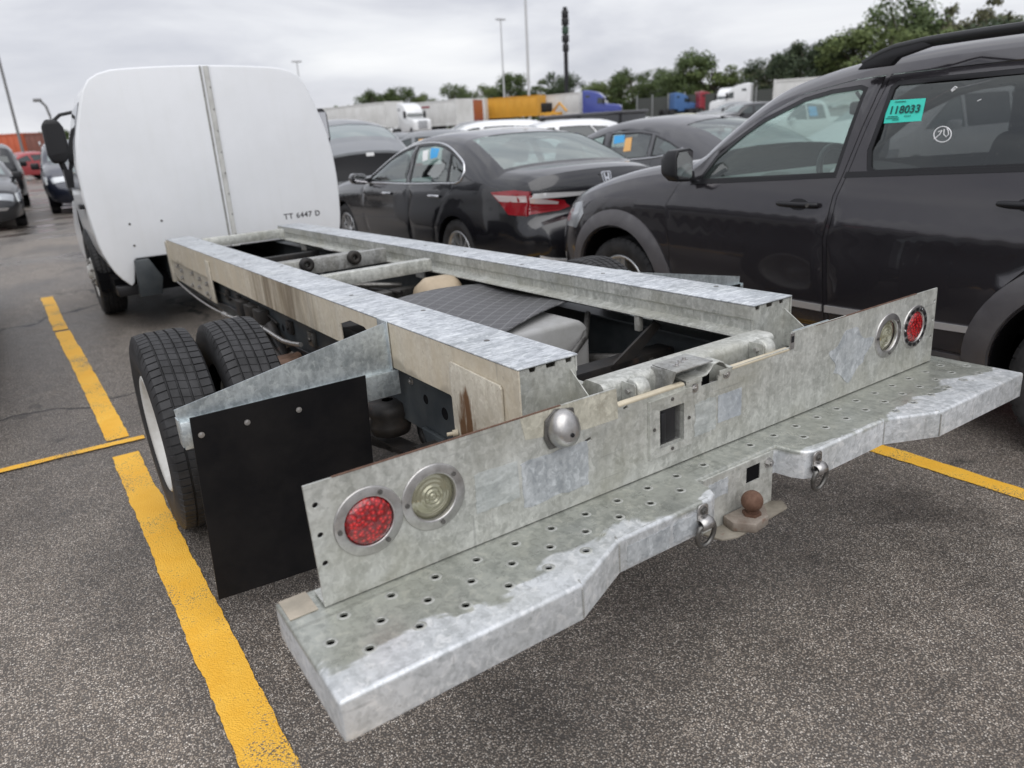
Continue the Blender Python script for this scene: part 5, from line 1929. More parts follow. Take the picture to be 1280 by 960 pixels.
def seat(mat, x, y, z, parent, w=0.50, back=0.62, head=True):
    m_ = MB()
    m_.box(-w / 2, w / 2, -0.02, 0.50, 0.0, 0.14)
    o = m_.build('seat', mat, parent, bevel=0.05, seg=3)
    o.location = (x, y, z)
    mt_ = Matrix.Translation((0, 0.02, 0.10)) @ Matrix.Rotation(R(14), 4, 'X')
    m_ = MB().box(-w / 2 + 0.01, w / 2 - 0.01, -0.08, 0.05, 0.0, back, mt_)
    b_ = m_.build('seat_back', mat, o, bevel=0.05, seg=3)
    if head:
        m_ = MB().box(-0.13, 0.13, -0.05, 0.05, back + 0.05, back + 0.24, mt_)
        m_.build('headrest', mat, o, bevel=0.04, seg=3)
        MB().cyl(mt_ @ Vector((-0.05, 0, back - 0.02)), mt_ @ Vector((-0.05, 0, back + 0.08)), 0.006, 6).cyl(mt_ @ Vector((0.05, 0, back - 0.02)), mt_ @ Vector((0.05, 0, back + 0.08)), 0.006, 6).build('headrest_post', CHROME, o)
    return o

P_SUV = paint('graphite_metallic_paint', (0.036, 0.033, 0.038), 0.22, 0.5, 1.0, drops=True, dust=0.0)
P_BLACK = paint('black_metallic_paint', (0.009, 0.009, 0.012), 0.22, 0.3, 1.0, dust=0.1)
P_GREY = paint('dark_grey_metallic_paint', (0.085, 0.085, 0.092), 0.30, 0.6, 0.8)
P_LGREY = paint('silver_grey_paint', (0.22, 0.23, 0.24), 0.32, 0.6, 0.7)
P_WHITE = paint('white_car_paint', (0.72, 0.73, 0.74), 0.3, 0.0, 0.8)
P_NAVY = paint('navy_paint', (0.016, 0.020, 0.036), 0.25, 0.4, 0.9)
P_CHAR = paint('charcoal_paint', (0.030, 0.031, 0.034), 0.28, 0.4, 0.9)
P_RED = paint('faded_red_paint', (0.34, 0.045, 0.050), 0.35, 0.1, 0.6)
P_YELC = paint('pale_yellow_paint', (0.60, 0.58, 0.42), 0.35, 0.0, 0.6)
FLARE = grime('body_highlight_grey', (0.075, 0.071, 0.076), (0.10, 0.096, 0.10), 0.33)  # body colour made lighter, with the highlight put into it
G_CLEAR = glass('clear_green_glass', (0.62, 0.74, 0.70), 0.06)
G_CLEARD = glass('clear_glass_with_drops', (0.72, 0.82, 0.79), 0.06, True, 0.10)  # drops are bumps; a slight pale veil is painted in for reflected sky
G_TINT = glass('tinted_glass_with_drops', (0.13, 0.125, 0.13), 0.05, True)
G_MID = glass('mid_tint_glass', (0.50, 0.60, 0.58), 0.14)
SEATM = grime('grey_seat_cloth', (0.045, 0.045, 0.048), (0.07, 0.07, 0.072), 0.8)
DASH = grime('glass_veil_dash_grey', (0.24, 0.26, 0.25), (0.28, 0.30, 0.29), 0.55)  # lighter grey-green; the veil of the window glass is put into this colour
TEAL = base_mat('teal_label_paper', (0.045, 0.62, 0.50), 0.55)
BLUEP = base_mat('blue_label_paper', (0.055, 0.36, 0.72), 0.6)
ORNGP = base_mat('orange_label_paper', (0.80, 0.45, 0.16), 0.6)
WHTP = base_mat('white_label_paper', (0.80, 0.80, 0.80), 0.6)
TAIL = base_mat('tail_lamp_red', (0.24, 0.008, 0.014), 0.10, 0, 0.6, 0.9)
TAILW = base_mat('tail_lamp_clear', (0.72, 0.62, 0.62), 0.10, 0.2, 0.6, 0.9)
HEAD = base_mat('headlamp_clear', (0.40, 0.42, 0.44), 0.12, 0.4, 0.5, 0.9)
SILV = base_mat('satin_silver_trim', (0.58, 0.57, 0.57), 0.34, 0.5)
WRAIL = base_mat('roof_rail_satin_black', (0.035, 0.036, 0.038), 0.38, 0.2)


def sh(pts, dy):
    return [(a + dy, *rest) for a, *rest in pts]


def surf_tube(c, path, sgn, r, name, mat, parent=None, off=0.0, flat=1.0):
    pts = []
    for y, z in catmull(path, 0.07):
        pts.append((sgn * (float(c.hw(y, z)[0]) + off), y, z))
    return MB().tube(pts, r, 6, flat=flat).build(name, mat, parent or c.t)


# ---------------------------------------------------------------- the graphite SUV, nearest on the right
Y0 = -1.18
D = -Y0
suv_spec = dict(
    L=4.42, W=0.90, belt=1.02, sill=0.33, wheel_z=0.335, tumble=0.25, low=0.66, crease=0.865, crease_slope=0.018, round=0.13,
    rear_taper=(0.8, 0.10), front_taper=(0.85, 0.17),
    arches=[(0.91, 0.405), (3.58, 0.405)],
    top=[('rear_bumper', [(0.06, 0.33), (0.0, 0.45), (0.0, 0.66, 'c')], 0.10),
         ('tailgate', [(0.0, 0.66), (0.05, 0.98, 'c')], 0.09),
         ('rear_window', [(0.05, 0.98), (0.16, 1.28), (0.26, 1.47, 'c')], 0.07),
         ('roof', [(0.26, 1.47), (0.60, 1.545), (1.10, 1.572), (1.60, 1.575), (1.85, 1.565), (2.05, 1.548), (2.26, 1.510, 'c')], 0.045),
         ('windscreen', [(2.26, 1.510), (2.47, 1.455), (2.63, 1.385), (2.86, 1.22), (2.97, 1.13), (3.05, 1.092, 'c')], 0.07),
         ('bonnet', [(3.05, 1.092), (3.10, 1.083), (3.36, 1.060), (3.64, 1.010), (3.95, 0.930), (4.15, 0.855, 'c')], 0.03),
         ('front_bumper', [(4.15, 0.855), (4.28, 0.72), (4.34, 0.55), (4.33, 0.40), (4.24, 0.29)], 0.12)],
    doors=[sh([(1.95, 0.37), (1.925, 0.66), (1.965, 0.90), (1.90, 1.02), (1.845, 1.075), (1.68, 1.21), (1.44, 1.365), (1.22, 1.462), (0.95, 1.508), (0.800, 1.516), (0.835, 1.30), (0.875, 1.09), (0.900, 1.00), (0.922, 0.80), (0.893, 0.49), (0.885, 0.37)], D),
           sh([(0.865, 0.37), (0.875, 0.49), (0.904, 0.80), (0.882, 1.00), (0.857, 1.09), (0.817, 1.30), (0.778, 1.518), (0.25, 1.530), (-0.12, 1.520), (-0.30, 1.30), (-0.37, 1.12), (-0.33, 1.00), (-0.22, 0.90), (-0.02, 0.83), (0.13, 0.66), (0.185, 0.50), (0.205, 0.37)], D)],
    windows=[('front_door_glass', sh([(1.72, 1.055), (1.648, 1.165), (1.50, 1.275), (1.395, 1.338), (1.188, 1.425), (1.05, 1.452), (0.905, 1.462), (0.884, 1.455), (0.902, 1.30), (0.925, 1.105)], D), G_CLEARD),
             ('rear_door_glass', sh([(0.735, 1.455), (0.722, 1.469), (0.22, 1.477), (-0.10, 1.468), (-0.20, 1.35), (-0.29, 1.175), (0.13, 1.152), (0.73, 1.118), (0.748, 1.13), (0.765, 1.20)], D), G_TINT),
             ('quarter_glass', sh([(-0.40, 1.19), (-0.29, 1.36), (-0.20, 1.455), (-0.55, 1.43), (-0.85, 1.36), (-0.88, 1.24)], D), G_TINT)],
    trim_w=0.020)
suv = Car('suv', 'graphite grey SUV with black roof rails and teal paper label on its rear window', (2.66, Y0, 0), 0, suv_spec, P_SUV, 'SUV', g=0.055)
suv.sides(0.0035)
suv.strips({'windscreen': glass('sky_veiled_windscreen', (0.66, 0.78, 0.74), 0.08, False, 0.30), 'rear_window': G_TINT}, ('windscreen', 'rear_window'), dict(rear_bumper='rear_bumper', tailgate='tailgate', roof='roof', bonnet='bonnet', front_bumper='front_bumper'))  # the windscreen's pale veil stands for sky reflected in it
suv.wheels(0.335, 0.22, RIM_S, 5)
for sgn in (-1, 1):
    # wheel arch flares
    for yc in (0.91, 3.58):
        ro_, ri_ = 0.515, 0.405
        a0, a1 = (-0.02, PI + 0.02) if yc < 2 else (-0.06, PI + 0.06)
        outr = [(yc + ro_ * math.cos(a0 + (a1 - a0) * k / 28) * (0.985 if yc < 2 else 0.97), 0.355 + ro_ * 0.965 * math.sin(a0 + (a1 - a0) * k / 28)) for k in range(29)]
        innr = [(yc + ri_ * math.cos(a1 - (a1 - a0) * k / 28), 0.350 + ri_ * math.sin(a1 - (a1 - a0) * k / 28)) for k in range(29)]
        poly = [q for q in outr + innr if q[1] < 1.2]

        def ex(Y, Z, yc=yc):
            d = np.sqrt((Y - yc) ** 2 + ((Z - 0.35) * 1.03) ** 2)
            return 0.022 * np.clip((0.52 - d) / 0.06, 0, 1) ** 0.6
        suv.side_patch(poly, sgn, 0.003, 'wheel_arch_flare', FLARE, None, 0.03, ex)
    # lower door strip
    suv.side_patch(sh([(1.90, 0.442), (1.90, 0.468), (0.902, 0.480), (0.902, 0.447)], D), sgn, 0.010, 'door_strip', SILV, suv.doors[(sgn, 0)], 0.014)
    suv.side_patch(sh([(0.882, 0.446), (0.882, 0.480), (0.198, 0.502), (0.198, 0.474)], D), sgn, 0.010, 'door_strip', SILV, suv.doors[(sgn, 1)], 0.014)
    suv.side_patch(sh([(1.90, 0.330), (1.90, 0.350), (0.18, 0.362), (0.18, 0.340)], D), sgn, 0.006, 'sill_reflection_strip', FLARE, None, 0.03)  # paler strip stands for the reflection along the door bottom
    # black belt moulding
    suv.side_patch(sh([(1.80, 1.022), (1.775, 1.048), (0.93, 1.094), (0.905, 1.082)], D), sgn, 0.003, 'belt_moulding', BLKPL, suv.doors[(sgn, 0)], 0.01)
    suv.side_patch(sh([(0.868, 1.082), (0.862, 1.108), (0.13, 1.142), (-0.31, 1.160), (-0.33, 1.140), (0.13, 1.122)], D), sgn, 0.003, 'belt_moulding', BLKPL, suv.doors[(sgn, 1)], 0.01)
    # handles over their cups
    for k_, (ya, yb, z) in enumerate(((1.19, 0.965, 0.953), (0.185, -0.045, 1.003))):
        w_ = float(suv.hw(ya + D - 0.1, z)[0])
        m = MB()
        pth = []
        for k in range(9):
            t = k / 8
            pth.append((sgn * (w_ + 0.012 + 0.020 * math.sin(PI * t) ** 0.5), ya + D + (yb - ya) * t, z + 0.003 * t))
        m.tube(pth, [0.010] + [0.0135] * 7 + [0.011], 10)
        h_ = m.build('door_handle', BLKPL, suv.doors[(sgn, k_)])
        suv.side_patch([((ya + yb) / 2 + D + 0.055 * math.cos(t), z + 0.028 * math.sin(t)) for t in [2 * PI * k / 20 for k in range(20)]], sgn, 0.0015, 'handle_cup', DARK if False else BLKPL, suv.doors[(sgn, k_)], 0.004)
        MB().cyl((sgn * (w_ + 0.045), yb + D + 0.035, z + 0.002), (sgn * (w_ + 0.030), yb + D + 0.035, z + 0.002), 0.009, 12).build('key_lock', DULL, h_)
    # mirror
    m = MB()
    zc_, yc_ = 1.135, 1.79 + D
    xo_ = 0.90 - 0.01
    prof = [(0.01, -0.075), (0.03, -0.090), (0.125, -0.085), (0.148, -0.055), (0.152, 0.045), (0.135, 0.082), (0.035, 0.090), (0.01, 0.075)]
    v0 = [(sgn * (xo_ + a), yc_ - 0.045, zc_ + b_) for a, b_ in prof]
    v1 = [(sgn * (xo_ + a * 0.97 + 0.004), yc_ + 0.03, zc_ + b_ * 0.97) for a, b_ in prof]
    v2 = [(sgn * (xo_ + 0.09 + (a - 0.09) * 0.7), yc_ + 0.085, zc_ + b_ * 0.66) for a, b_ in prof]
    m.add(v0 + v1 + v2, [(r_ * 8 + i, r_ * 8 + (i + 1) % 8, r_ * 8 + 8 + (i + 1) % 8, r_ * 8 + 8 + i) for r_ in (0, 1) for i in range(8)] + [tuple(range(8)), tuple(range(16, 24))])
    mi = m.build('side_mirror', BLKPL, suv.t, bevel=0.012, seg=3)
    MB().add([(sgn * (xo_ + 0.08 + (a - 0.08) * 0.84), yc_ - 0.0475, zc_ + b_ * 0.84) for a, b_ in prof], [tuple(range(8))]).build('mirror_glass', base_mat('tinted_mirror_glass', (0.62, 0.60, 0.62), 0.06, 1.0), mi)
    MB().prism([(yc_ - 0.03, 1.045), (yc_ + 0.06, 1.055), (yc_ + 0.05, 1.10), (yc_ - 0.02, 1.10)], sgn * 0.86, sgn * (xo_ + 0.06), 'yz').build('mirror_foot', BLKPL, mi, bevel=0.008)
    # roof rail
    rx = sgn * 0.755
    pth = [(rx * 1.0, 2.06, 1.565), (rx, 1.98, 1.600), (rx, 1.80, 1.628), (rx, 1.2, 1.640), (rx, 0.6, 1.628), (rx, 0.42, 1.60), (rx, 0.34, 1.56)]
    pc = [(rx, y, z) for y, z in catmull([(q[1], q[2]) for q in pth], 0.08)]
    rl = MB().tube(pc, 0.017, 8, flat=1.5).build('roof_rail', WRAIL, suv.t)
    MB().prism([(2.085, 1.545), (2.05, 1.578), (1.93, 1.618), (1.80, 1.632), (1.76, 1.612), (1.90, 1.578), (1.93, 1.55)], rx - 0.020, rx + 0.020, 'yz').build('rail_foot', BLKPL, rl, bevel=0.006)
    MB().prism([(0.32, 1.52), (0.40, 1.60), (0.60, 1.625), (0.66, 1.60), (0.55, 1.55)], rx - 0.020, rx + 0.020, 'yz').build('rail_foot', BLKPL, rl, bevel=0.006)
    # headlamp wrapping the corner
    suv.side_patch([(4.02, 0.70), (3.93, 0.80), (3.97, 0.88), (4.10, 0.86), (4.20, 0.76), (4.18, 0.70)], sgn, 0.004, 'headlamp', HEAD, None, 0.02)
    suv.side_patch([(0.02, 0.72), (0.04, 0.98), (0.26, 0.94), (0.22, 0.76)], sgn, 0.004, 'tail_lamp', TAIL, None, 0.02)
suv.end_patch([(-0.45, 0.40), (0.45, 0.40), (0.42, 0.60), (-0.42, 0.60)], ('front_bumper',), 0.004, 'grille', BLKPL)
# label and chalk marks on the rear door glass
lab = suv.side_patch(sh([(0.752, 1.408), (0.586, 1.408), (0.580, 1.318), (0.744, 1.313)], D), -1, -0.0065, 'paper_label', TEAL, None, 0.0005)
c0 = Vector((-(float(suv.hw(0.66 + D, 1.372)[0]) - 0.0010), 0.664 + D, 1.366))
slope = (float(suv.hw(0.66 + D, 1.40)[0]) - float(suv.hw(0.66 + D, 1.34)[0])) / 0.06
INKT = base_mat('dark_teal_ink', (0.004, 0.06, 0.055), 0.6)
upv = Vector((-slope, 0, 1))
text_mesh('printed_number', '118033', 0.046, INKT, lab, basis(c0, (0, -1, 0.03), upv), 0.0002, 0.0011, space=1.02)
for dy, dz, ww, hh_ in ((0.028, 0.034, 0.050, 0.003), (0.045, -0.026, 0.045, 0.003), (0.045, -0.033, 0.060, 0.0025), (0.028, -0.040, 0.030, 0.0025), (-0.02, -0.026, 0.03, 0.0025)):
    mt_ = basis(c0 + Vector((0, dy, 0)) + upv * dz, (0, -1, 0.0), upv)
    MB().box(-ww / 2, ww / 2, -hh_ / 2, hh_ / 2, 0, 0.0004, mt_).build('print_line', INKT, lab)
CHALK = base_mat('white_chalk', (0.75, 0.75, 0.76), 0.8)


def chalk(path, r=0.0022):
    pts = []
    for y, z in path:
        pts.append((-(float(suv.hw(y + D, z)[0]) - 0.0072), y + D, z))
    return MB().tube(pts, r, 5, closed=False).build('chalk_mark', CHALK, suv.t)


ell = [(0.475 + 0.036 * math.cos(t) , 1.262 + 0.030 * math.sin(t) + 0.006 * math.cos(t)) for t in [2 * PI * k / 22 for k in range(23)]]
chalk(ell)
chalk([(0.495, 1.272), (0.482, 1.278), (0.486, 1.262), (0.498, 1.250), (0.505, 1.244)])
chalk([(0.474, 1.282), (0.470, 1.262), (0.458, 1.252), (0.450, 1.262), (0.458, 1.280), (0.464, 1.284)])
chalk([(0.490, 1.432), (0.478, 1.446), (0.468, 1.440)], 0.003)
chalk([(0.486, 1.428), (0.474, 1.438)], 0.003)
chalk([(0.375, 1.385), (0.362, 1.391)], 0.002)
# cabin
MB().box(-0.72, 0.72, 1.36, 3.12, 0.35, 0.48).build('cabin_floor', DASH, suv.t)
m = MB()
m.prism(catmull([(2.45, 0.50), (2.48, 0.86), (2.54, 0.99), (2.66, 1.03), (2.95, 1.05), (3.05, 0.98)], 0.06) + [(3.05, 0.50)], -0.80, 0.80, 'yz')
da = m.build('dashboard', DASH, suv.t, bevel=0.02)
MB().prism(catmull([(2.52, 0.98), (2.50, 1.03), (2.56, 1.075), (2.70, 1.075), (2.80, 1.03)], 0.04), -0.55, -0.20, 'yz').build('gauge_hood', DASH, da, bevel=0.02)
MB().prism(catmull([(2.52, 0.98), (2.50, 1.02), (2.54, 1.055), (2.66, 1.065), (2.80, 1.03)], 0.04), -0.14, 0.16, 'yz').build('centre_vent', DASH, da, bevel=0.02)
mtw = Matrix.Translation((-0.37, 2.36, 1.03)) @ Matrix.Rotation(R(68), 4, 'X')
ringp = [mtw @ Vector((0.185 * math.cos(2 * PI * k / 32), 0.185 * math.sin(2 * PI * k / 32), 0)) for k in range(32)]
m = MB().tube(ringp, 0.016, 8, closed=True)
sw = m.build('steering_wheel', BLKPL, suv.t)
m = MB()
m.lathe([(0.0001, 0.03), (0.05, 0.028), (0.075, 0.01), (0.07, -0.03)], 18, mtw)
for a in (0, 180, 250, 290):
    c_, s_ = math.cos(R(a)), math.sin(R(a))
    m.cyl(mtw @ Vector((0.05 * c_, 0.05 * s_, 0)), mtw @ Vector((0.18 * c_, 0.18 * s_, 0)), 0.014, 8)
m.build('wheel_spokes', SILV, sw)
mtm = Matrix.Translation((0, 2.50, 1.385))
MB().box(-0.125, 0.125, -0.02, 0.02, -0.035, 0.035, mtm).build('interior_mirror', BLKPL, suv.t, bevel=0.015)
MB().cyl((0, 2.51, 1.41), (0, 2.56, 1.47), 0.010, 8).build('mirror_stalk', BLKPL, suv.t)
for x_, y_ in ((-0.38, 1.62), (0.38, 1.62), (-0.42, 0.68), (0.0, 0.68), (0.42, 0.68)):
    seat(SEATM, x_, y_, 0.56, suv.t, 0.50 if y_ > 1 else 0.42)
MB().box(-0.62, 0.62, 0.6, 2.1, 1.505, 1.515).build('headliner', grime('light_headliner', (0.32, 0.32, 0.31), (0.28, 0.28, 0.27), 0.9), suv.t)

# ---------------------------------------------------------------- black sedan ahead of it
hon_spec = dict(
    L=4.65, W=0.88, belt=0.93, sill=0.27, wheel_z=0.315, tumble=0.40, low=0.55, crease=0.80, crease_slope=-0.03, round=0.12,
    rear_taper=(0.75, 0.15), front_taper=(0.9, 0.16),
    arches=[(1.04, 0.345), (3.68, 0.345)],
    top=[('rear_bumper', [(0.10, 0.28), (0.02, 0.36), (0.0, 0.50), (0.03, 0.60, 'c')], 0.14),
         ('boot_lid', [(0.03, 0.60), (0.10, 0.64), (0.12, 0.79), (0.085, 0.855), (0.075, 0.90), (0.115, 0.955, 'c')], 0.08),
         ('boot_deck', [(0.115, 0.955), (0.22, 0.975), (0.44, 0.992, 'c')], 0.035),
         ('rear_window', [(0.44, 0.992), (0.70, 1.11), (1.0, 1.225), (1.12, 1.255, 'c')], 0.05),
         ('roof', [(1.12, 1.255), (1.35, 1.282), (1.65, 1.295), (1.97, 1.275), (2.20, 1.232, 'c')], 0.035),
         ('windscreen', [(2.20, 1.232), (2.54, 1.125), (2.85, 0.985), (3.02, 0.905, 'c')], 0.06),
         ('bonnet', [(3.02, 0.905), (3.12, 0.885), (3.5, 0.855), (4.0, 0.79), (4.35, 0.72, 'c')], 0.07),
         ('front_bumper', [(4.35, 0.72), (4.52, 0.60), (4.57, 0.45), (4.55, 0.32), (4.48, 0.24)], 0.14)],
    doors=[[(3.02, 0.33), (3.06, 0.60), (3.04, 0.84), (2.98, 0.90), (2.54, 1.125), (2.20, 1.225), (1.945, 1.262), (1.935, 0.90), (1.955, 0.60), (1.93, 0.33)],
           [(1.92, 0.33), (1.94, 0.60), (1.92, 0.90), (1.925, 1.265), (1.60, 1.272), (1.36, 1.240), (1.15, 1.18), (1.05, 0.98), (1.10, 0.86), (1.27, 0.74), (1.41, 0.55), (1.45, 0.33)]],
    windows=[('front_door_glass', [(2.90, 0.915), (2.48, 1.125), (2.22, 1.198), (2.02, 1.232), (1.985, 0.918)], G_MID),
             ('rear_door_glass', [(1.90, 0.925), (1.925, 1.242), (1.60, 1.250), (1.40, 1.228), (1.235, 1.188), (1.185, 0.945)], G_MID),
             ('quarter_glass', [(1.155, 0.947), (1.200, 1.175), (1.06, 1.125), (0.955, 1.075), (0.93, 1.04), (1.00, 0.952)], G_MID)],
    trim_w=0.014)


def sedan_lights(c, parts=True):
    for sgn in (-1, 1):
        c.side_patch([(0.40, 0.885), (0.30, 0.80), (0.19, 0.715), (-0.02 + 0.08, 0.71), (0.09, 0.905), (0.2, 0.905)], sgn, 0.006, 'tail_lamp', TAIL, None, 0.02)


hon = Car('sedan', 'black sedan with chrome window surround parked ahead of the grey SUV', (2.70, 3.58, 0), 0, hon_spec, P_BLACK, 'sedan', g=0.06)
hon.sides(0.0035)
hon.strips({'windscreen': G_CLEAR, 'rear_window': glass('pale_rear_glass', (0.62, 0.72, 0.70), 0.22, False, 0.30)}, ('windscreen', 'rear_window'), dict(rear_bumper='rear_bumper', boot_lid='boot_lid', boot_deck='boot_deck', roof='roof', bonnet='bonnet', front_bumper='front_bumper'), 0.90)  # rear glass carries the same painted reflected-sky veil
hon.wheels(0.315, 0.205, RIM_S, 10)
for sgn in (-1, 1):
    surf_tube(hon, [(3.02, 0.885), (2.5, 0.898), (1.95, 0.906), (1.2, 0.932), (1.0, 0.940), (0.93, 0.965), (0.905, 1.04), (0.95, 1.105), (1.15, 1.190), (1.38, 1.252), (1.62, 1.276), (1.95, 1.268), (2.22, 1.225), (2.52, 1.130), (2.98, 0.912)], sgn, 0.0095, 'chrome_surround', CHROME, None, 0.001)
    tl = hon.side_patch([(0.44, 0.885), (0.33, 0.800), (0.24, 0.715), (0.12, 0.703), (0.09, 0.705), (0.082, 0.893), (0.20, 0.905)], sgn, 0.006, 'tail_lamp', TAIL, None, 0.02)
    hon.side_patch([(0.40, 0.865), (0.33, 0.815), (0.10, 0.810), (0.10, 0.860)], sgn, 0.009, 'lamp_band', TAILW, tl, 0.006)
    x0, x1 = (-0.80, -0.40) if sgn < 0 else (0.40, 0.80)
    a = sgn
    t2 = hon.end_patch([(a * 0.84, 0.895), (a * 0.84, 0.705), (a * 0.46, 0.715), (a * 0.36, 0.755), (a * 0.42, 0.815), (a * 0.66, 0.852)], ('boot_lid',), 0.008, 'tail_lamp', TAIL)
    hon.end_patch([(a * 0.84, 0.858), (a * 0.84, 0.812), (a * 0.47, 0.790), (a * 0.47, 0.806), (a * 0.64, 0.838)], ('boot_lid',), 0.011, 'lamp_band', TAILW, t2)
    for z_ in (0.775, 0.750):
        hon.end_patch([(a * 0.79, z_), (a * 0.79, z_ - 0.012), (a * 0.44, z_ - 0.008), (a * 0.44, z_ + 0.004)], ('boot_lid',), 0.011, 'lamp_rib', base_mat('dark_red', (0.15, 0.004, 0.006), 0.2), t2)
    # handles
    for k_, y_ in ((0, 2.40), (1, 1.38)):
        z_ = 0.815 if k_ else 0.80
        w_ = float(hon.hw(y_, z_)[0])
        MB().tube([(sgn * (w_ + 0.006), y_ + 0.10, z_), (sgn * (w_ + 0.032), y_ + 0.05, z_ + 0.002), (sgn * (w_ + 0.032), y_ - 0.05, z_ + 0.003), (sgn * (w_ + 0.006), y_ - 0.10, z_)], 0.014, 8).build('door_handle', CHROME, hon.doors[(sgn, k_)])
    w_ = float(hon.hw(2.95, 0.93)[0])
    m = MB().prism([(sgn * (w_ + 0.06), 0.87), (sgn * (w_ + 0.21), 0.885), (sgn * (w_ + 0.24), 0.94), (sgn * (w_ + 0.21), 0.995), (sgn * (w_ + 0.07), 0.985)], 2.86, 3.00, 'xz')
    mi = m.build('side_mirror', P_BLACK, hon.t, bevel=0.03, seg=3)
    MB().prism([(sgn * (w_ + 0.075), 0.885), (sgn * (w_ + 0.20), 0.90), (sgn * (w_ + 0.22), 0.94), (sgn * (w_ + 0.20), 0.98), (sgn * (w_ + 0.085), 0.972)], 2.856, 2.859, 'xz').build('mirror_glass', CHROME if False else base_mat('tinted_mirror_glass'), mi)
    MB().prism([(sgn * (w_ - 0.02), 0.90), (sgn * (w_ + 0.09), 0.89), (sgn * (w_ + 0.09), 0.93), (sgn * (w_ - 0.02), 0.94)], 2.90, 2.97, 'xz').build('mirror_foot', BLKPL, mi, bevel=0.005)
hon.end_patch([(-0.70, 0.838), (0.70, 0.838), (0.68, 0.872), (0.30, 0.860), (-0.30, 0.860), (-0.68, 0.872)], ('boot_lid',), 0.016, 'chrome_strip', base_mat('sky_lit_trim', (0.78, 0.78, 0.79), 0.3, 0.35))  # pale diffuse colour stands for sky reflected in the chrome
hon.end_patch([(-0.72, 0.372), (0.72, 0.372), (0.72, 0.392), (-0.72, 0.392)], ('rear_bumper',), 0.010, 'chrome_strip', base_mat('sky_lit_trim'))
hon.end_patch([(-0.26, 0.665), (0.26, 0.665), (0.26, 0.79), (-0.26, 0.79)], ('boot_lid',), 0.004, 'number_plate_recess', BLKPL)
# badge: rounded frame with an H
i_ = float(np.interp(0.905, hon.out[hon.seg['boot_lid'][0]:hon.seg['boot_lid'][1] + 1, 1], np.arange(hon.seg['boot_lid'][0], hon.seg['boot_lid'][1] + 1)))
pb, nb_ = hon.strip_pt(i_, 0.0)
nb_ = Vector((0, -0.95, 0.30)).normalized()
ub = Vector((0, 0.30, 0.95)).normalized()
mb_ = basis(pb + nb_ * 0.004, (1, 0, 0), ub)
m = MB()
fr = [(-0.052, 0.048), (-0.040, 0.056), (0.040, 0.056), (0.052, 0.048), (0.042, -0.044), (0.030, -0.054), (-0.030, -0.054), (-0.042, -0.044)]
m.prism(fr, 0, 0.008, 'xy', [[(a * 0.84, b_ * 0.86) for a, b_ in fr]], mb_)
m.prism([(-0.030, 0.042), (-0.014, 0.042), (-0.012, 0.010), (0.012, 0.010), (0.014, 0.042), (0.030, 0.042), (0.020, -0.042), (0.008, -0.042), (0.010, -0.008), (-0.010, -0.008), (-0.008, -0.042), (-0.020, -0.042)], 0, 0.009, 'xy', mat=mb_)
m.build('boot_badge', CHROME, hon.t)
hon.side_patch([(1.80, 1.205), (1.70, 1.215), (1.655, 1.13), (1.745, 1.112)], -1, -0.006, 'paper_label', WHTP, None, 0.001)
hon.side_patch([(1.66, 1.232), (1.49, 1.226), (1.48, 1.15), (1.60, 1.135)], -1, -0.006, 'paper_label', BLUEP, None, 0.001)
for x_, y_ in ((-0.38, 1.95), (0.38, 1.95), (-0.38, 1.10), (0.38, 1.10)):
    seat(SEATM, x_, y_, 0.38, hon.t, 0.50, 0.52)
MB().box(-0.72, 0.72, 1.42, 3.25, 0.30, 0.42).build('cabin_floor', DASH, hon.t)
MB().prism([(0.45, 0.60), (0.45, 0.94), (0.95, 0.93), (1.02, 0.60)], -0.62, 0.62, 'yz').build('parcel_shelf', SEATM, hon.t, bevel=0.02)
MB().prism([(2.70, 0.42), (2.70, 0.85), (2.80, 0.90), (3.1, 0.88), (3.1, 0.42)], -0.70, 0.70, 'yz').build('dashboard', DASH, hon.t, bevel=0.02)

# ---------------------------------------------------------------- grey fastback saloon beyond
f_spec = dict(hon_spec)
f_spec.update(arches=[(1.0, 0.345), (3.62, 0.345)], belt=0.95, W=0.88,
    top=[('rear_bumper', [(0.10, 0.28), (0.02, 0.40), (0.02, 0.60, 'c')], 0.12),
         ('boot_lid', [(0.02, 0.60), (0.06, 0.80), (0.04, 0.93, 'c')], 0.10),
         ('boot_deck', [(0.04, 0.93), (0.20, 0.985), (0.36, 1.02, 'c')], 0.06),
         ('rear_window', [(0.36, 1.02), (0.75, 1.18), (1.12, 1.262, 'c')], 0.085),
         ('roof', [(1.12, 1.262), (1.45, 1.300), (1.80, 1.308), (2.15, 1.288), (2.42, 1.240, 'c')], 0.075),
         ('windscreen', [(2.42, 1.240), (2.74, 1.12), (3.02, 0.975), (3.14, 0.915, 'c')], 0.10),
         ('bonnet', [(3.14, 0.915), (3.3, 0.89), (3.7, 0.85), (4.1, 0.78), (4.38, 0.70, 'c')], 0.07),
         ('front_bumper', [(4.38, 0.70), (4.52, 0.58), (4.56, 0.45), (4.54, 0.32), (4.48, 0.24)], 0.14)],
    doors=[[(3.06, 0.33), (3.08, 0.85), (3.00, 0.96), (2.70, 1.125), (2.42, 1.225), (2.13, 1.270), (2.10, 0.94), (2.08, 0.33)],
           [(2.06, 0.33), (2.08, 0.94), (2.115, 1.272), (1.62, 1.280), (1.30, 1.24), (1.30, 0.95), (1.35, 0.70), (1.45, 0.33)]],
    windows=[('front_door_glass', [(2.95, 0.955), (2.66, 1.115), (2.40, 1.195), (2.22, 1.232), (2.16, 0.960)], G_MID),
             ('rear_door_glass', [(2.02, 0.965), (2.08, 1.240), (1.62, 1.245), (1.42, 1.222), (1.40, 1.00)], G_MID),
             ('quarter_glass', [(1.32, 1.010), (1.34, 1.205), (1.10, 1.135), (0.95, 1.075), (1.10, 1.03)], G_MID)])
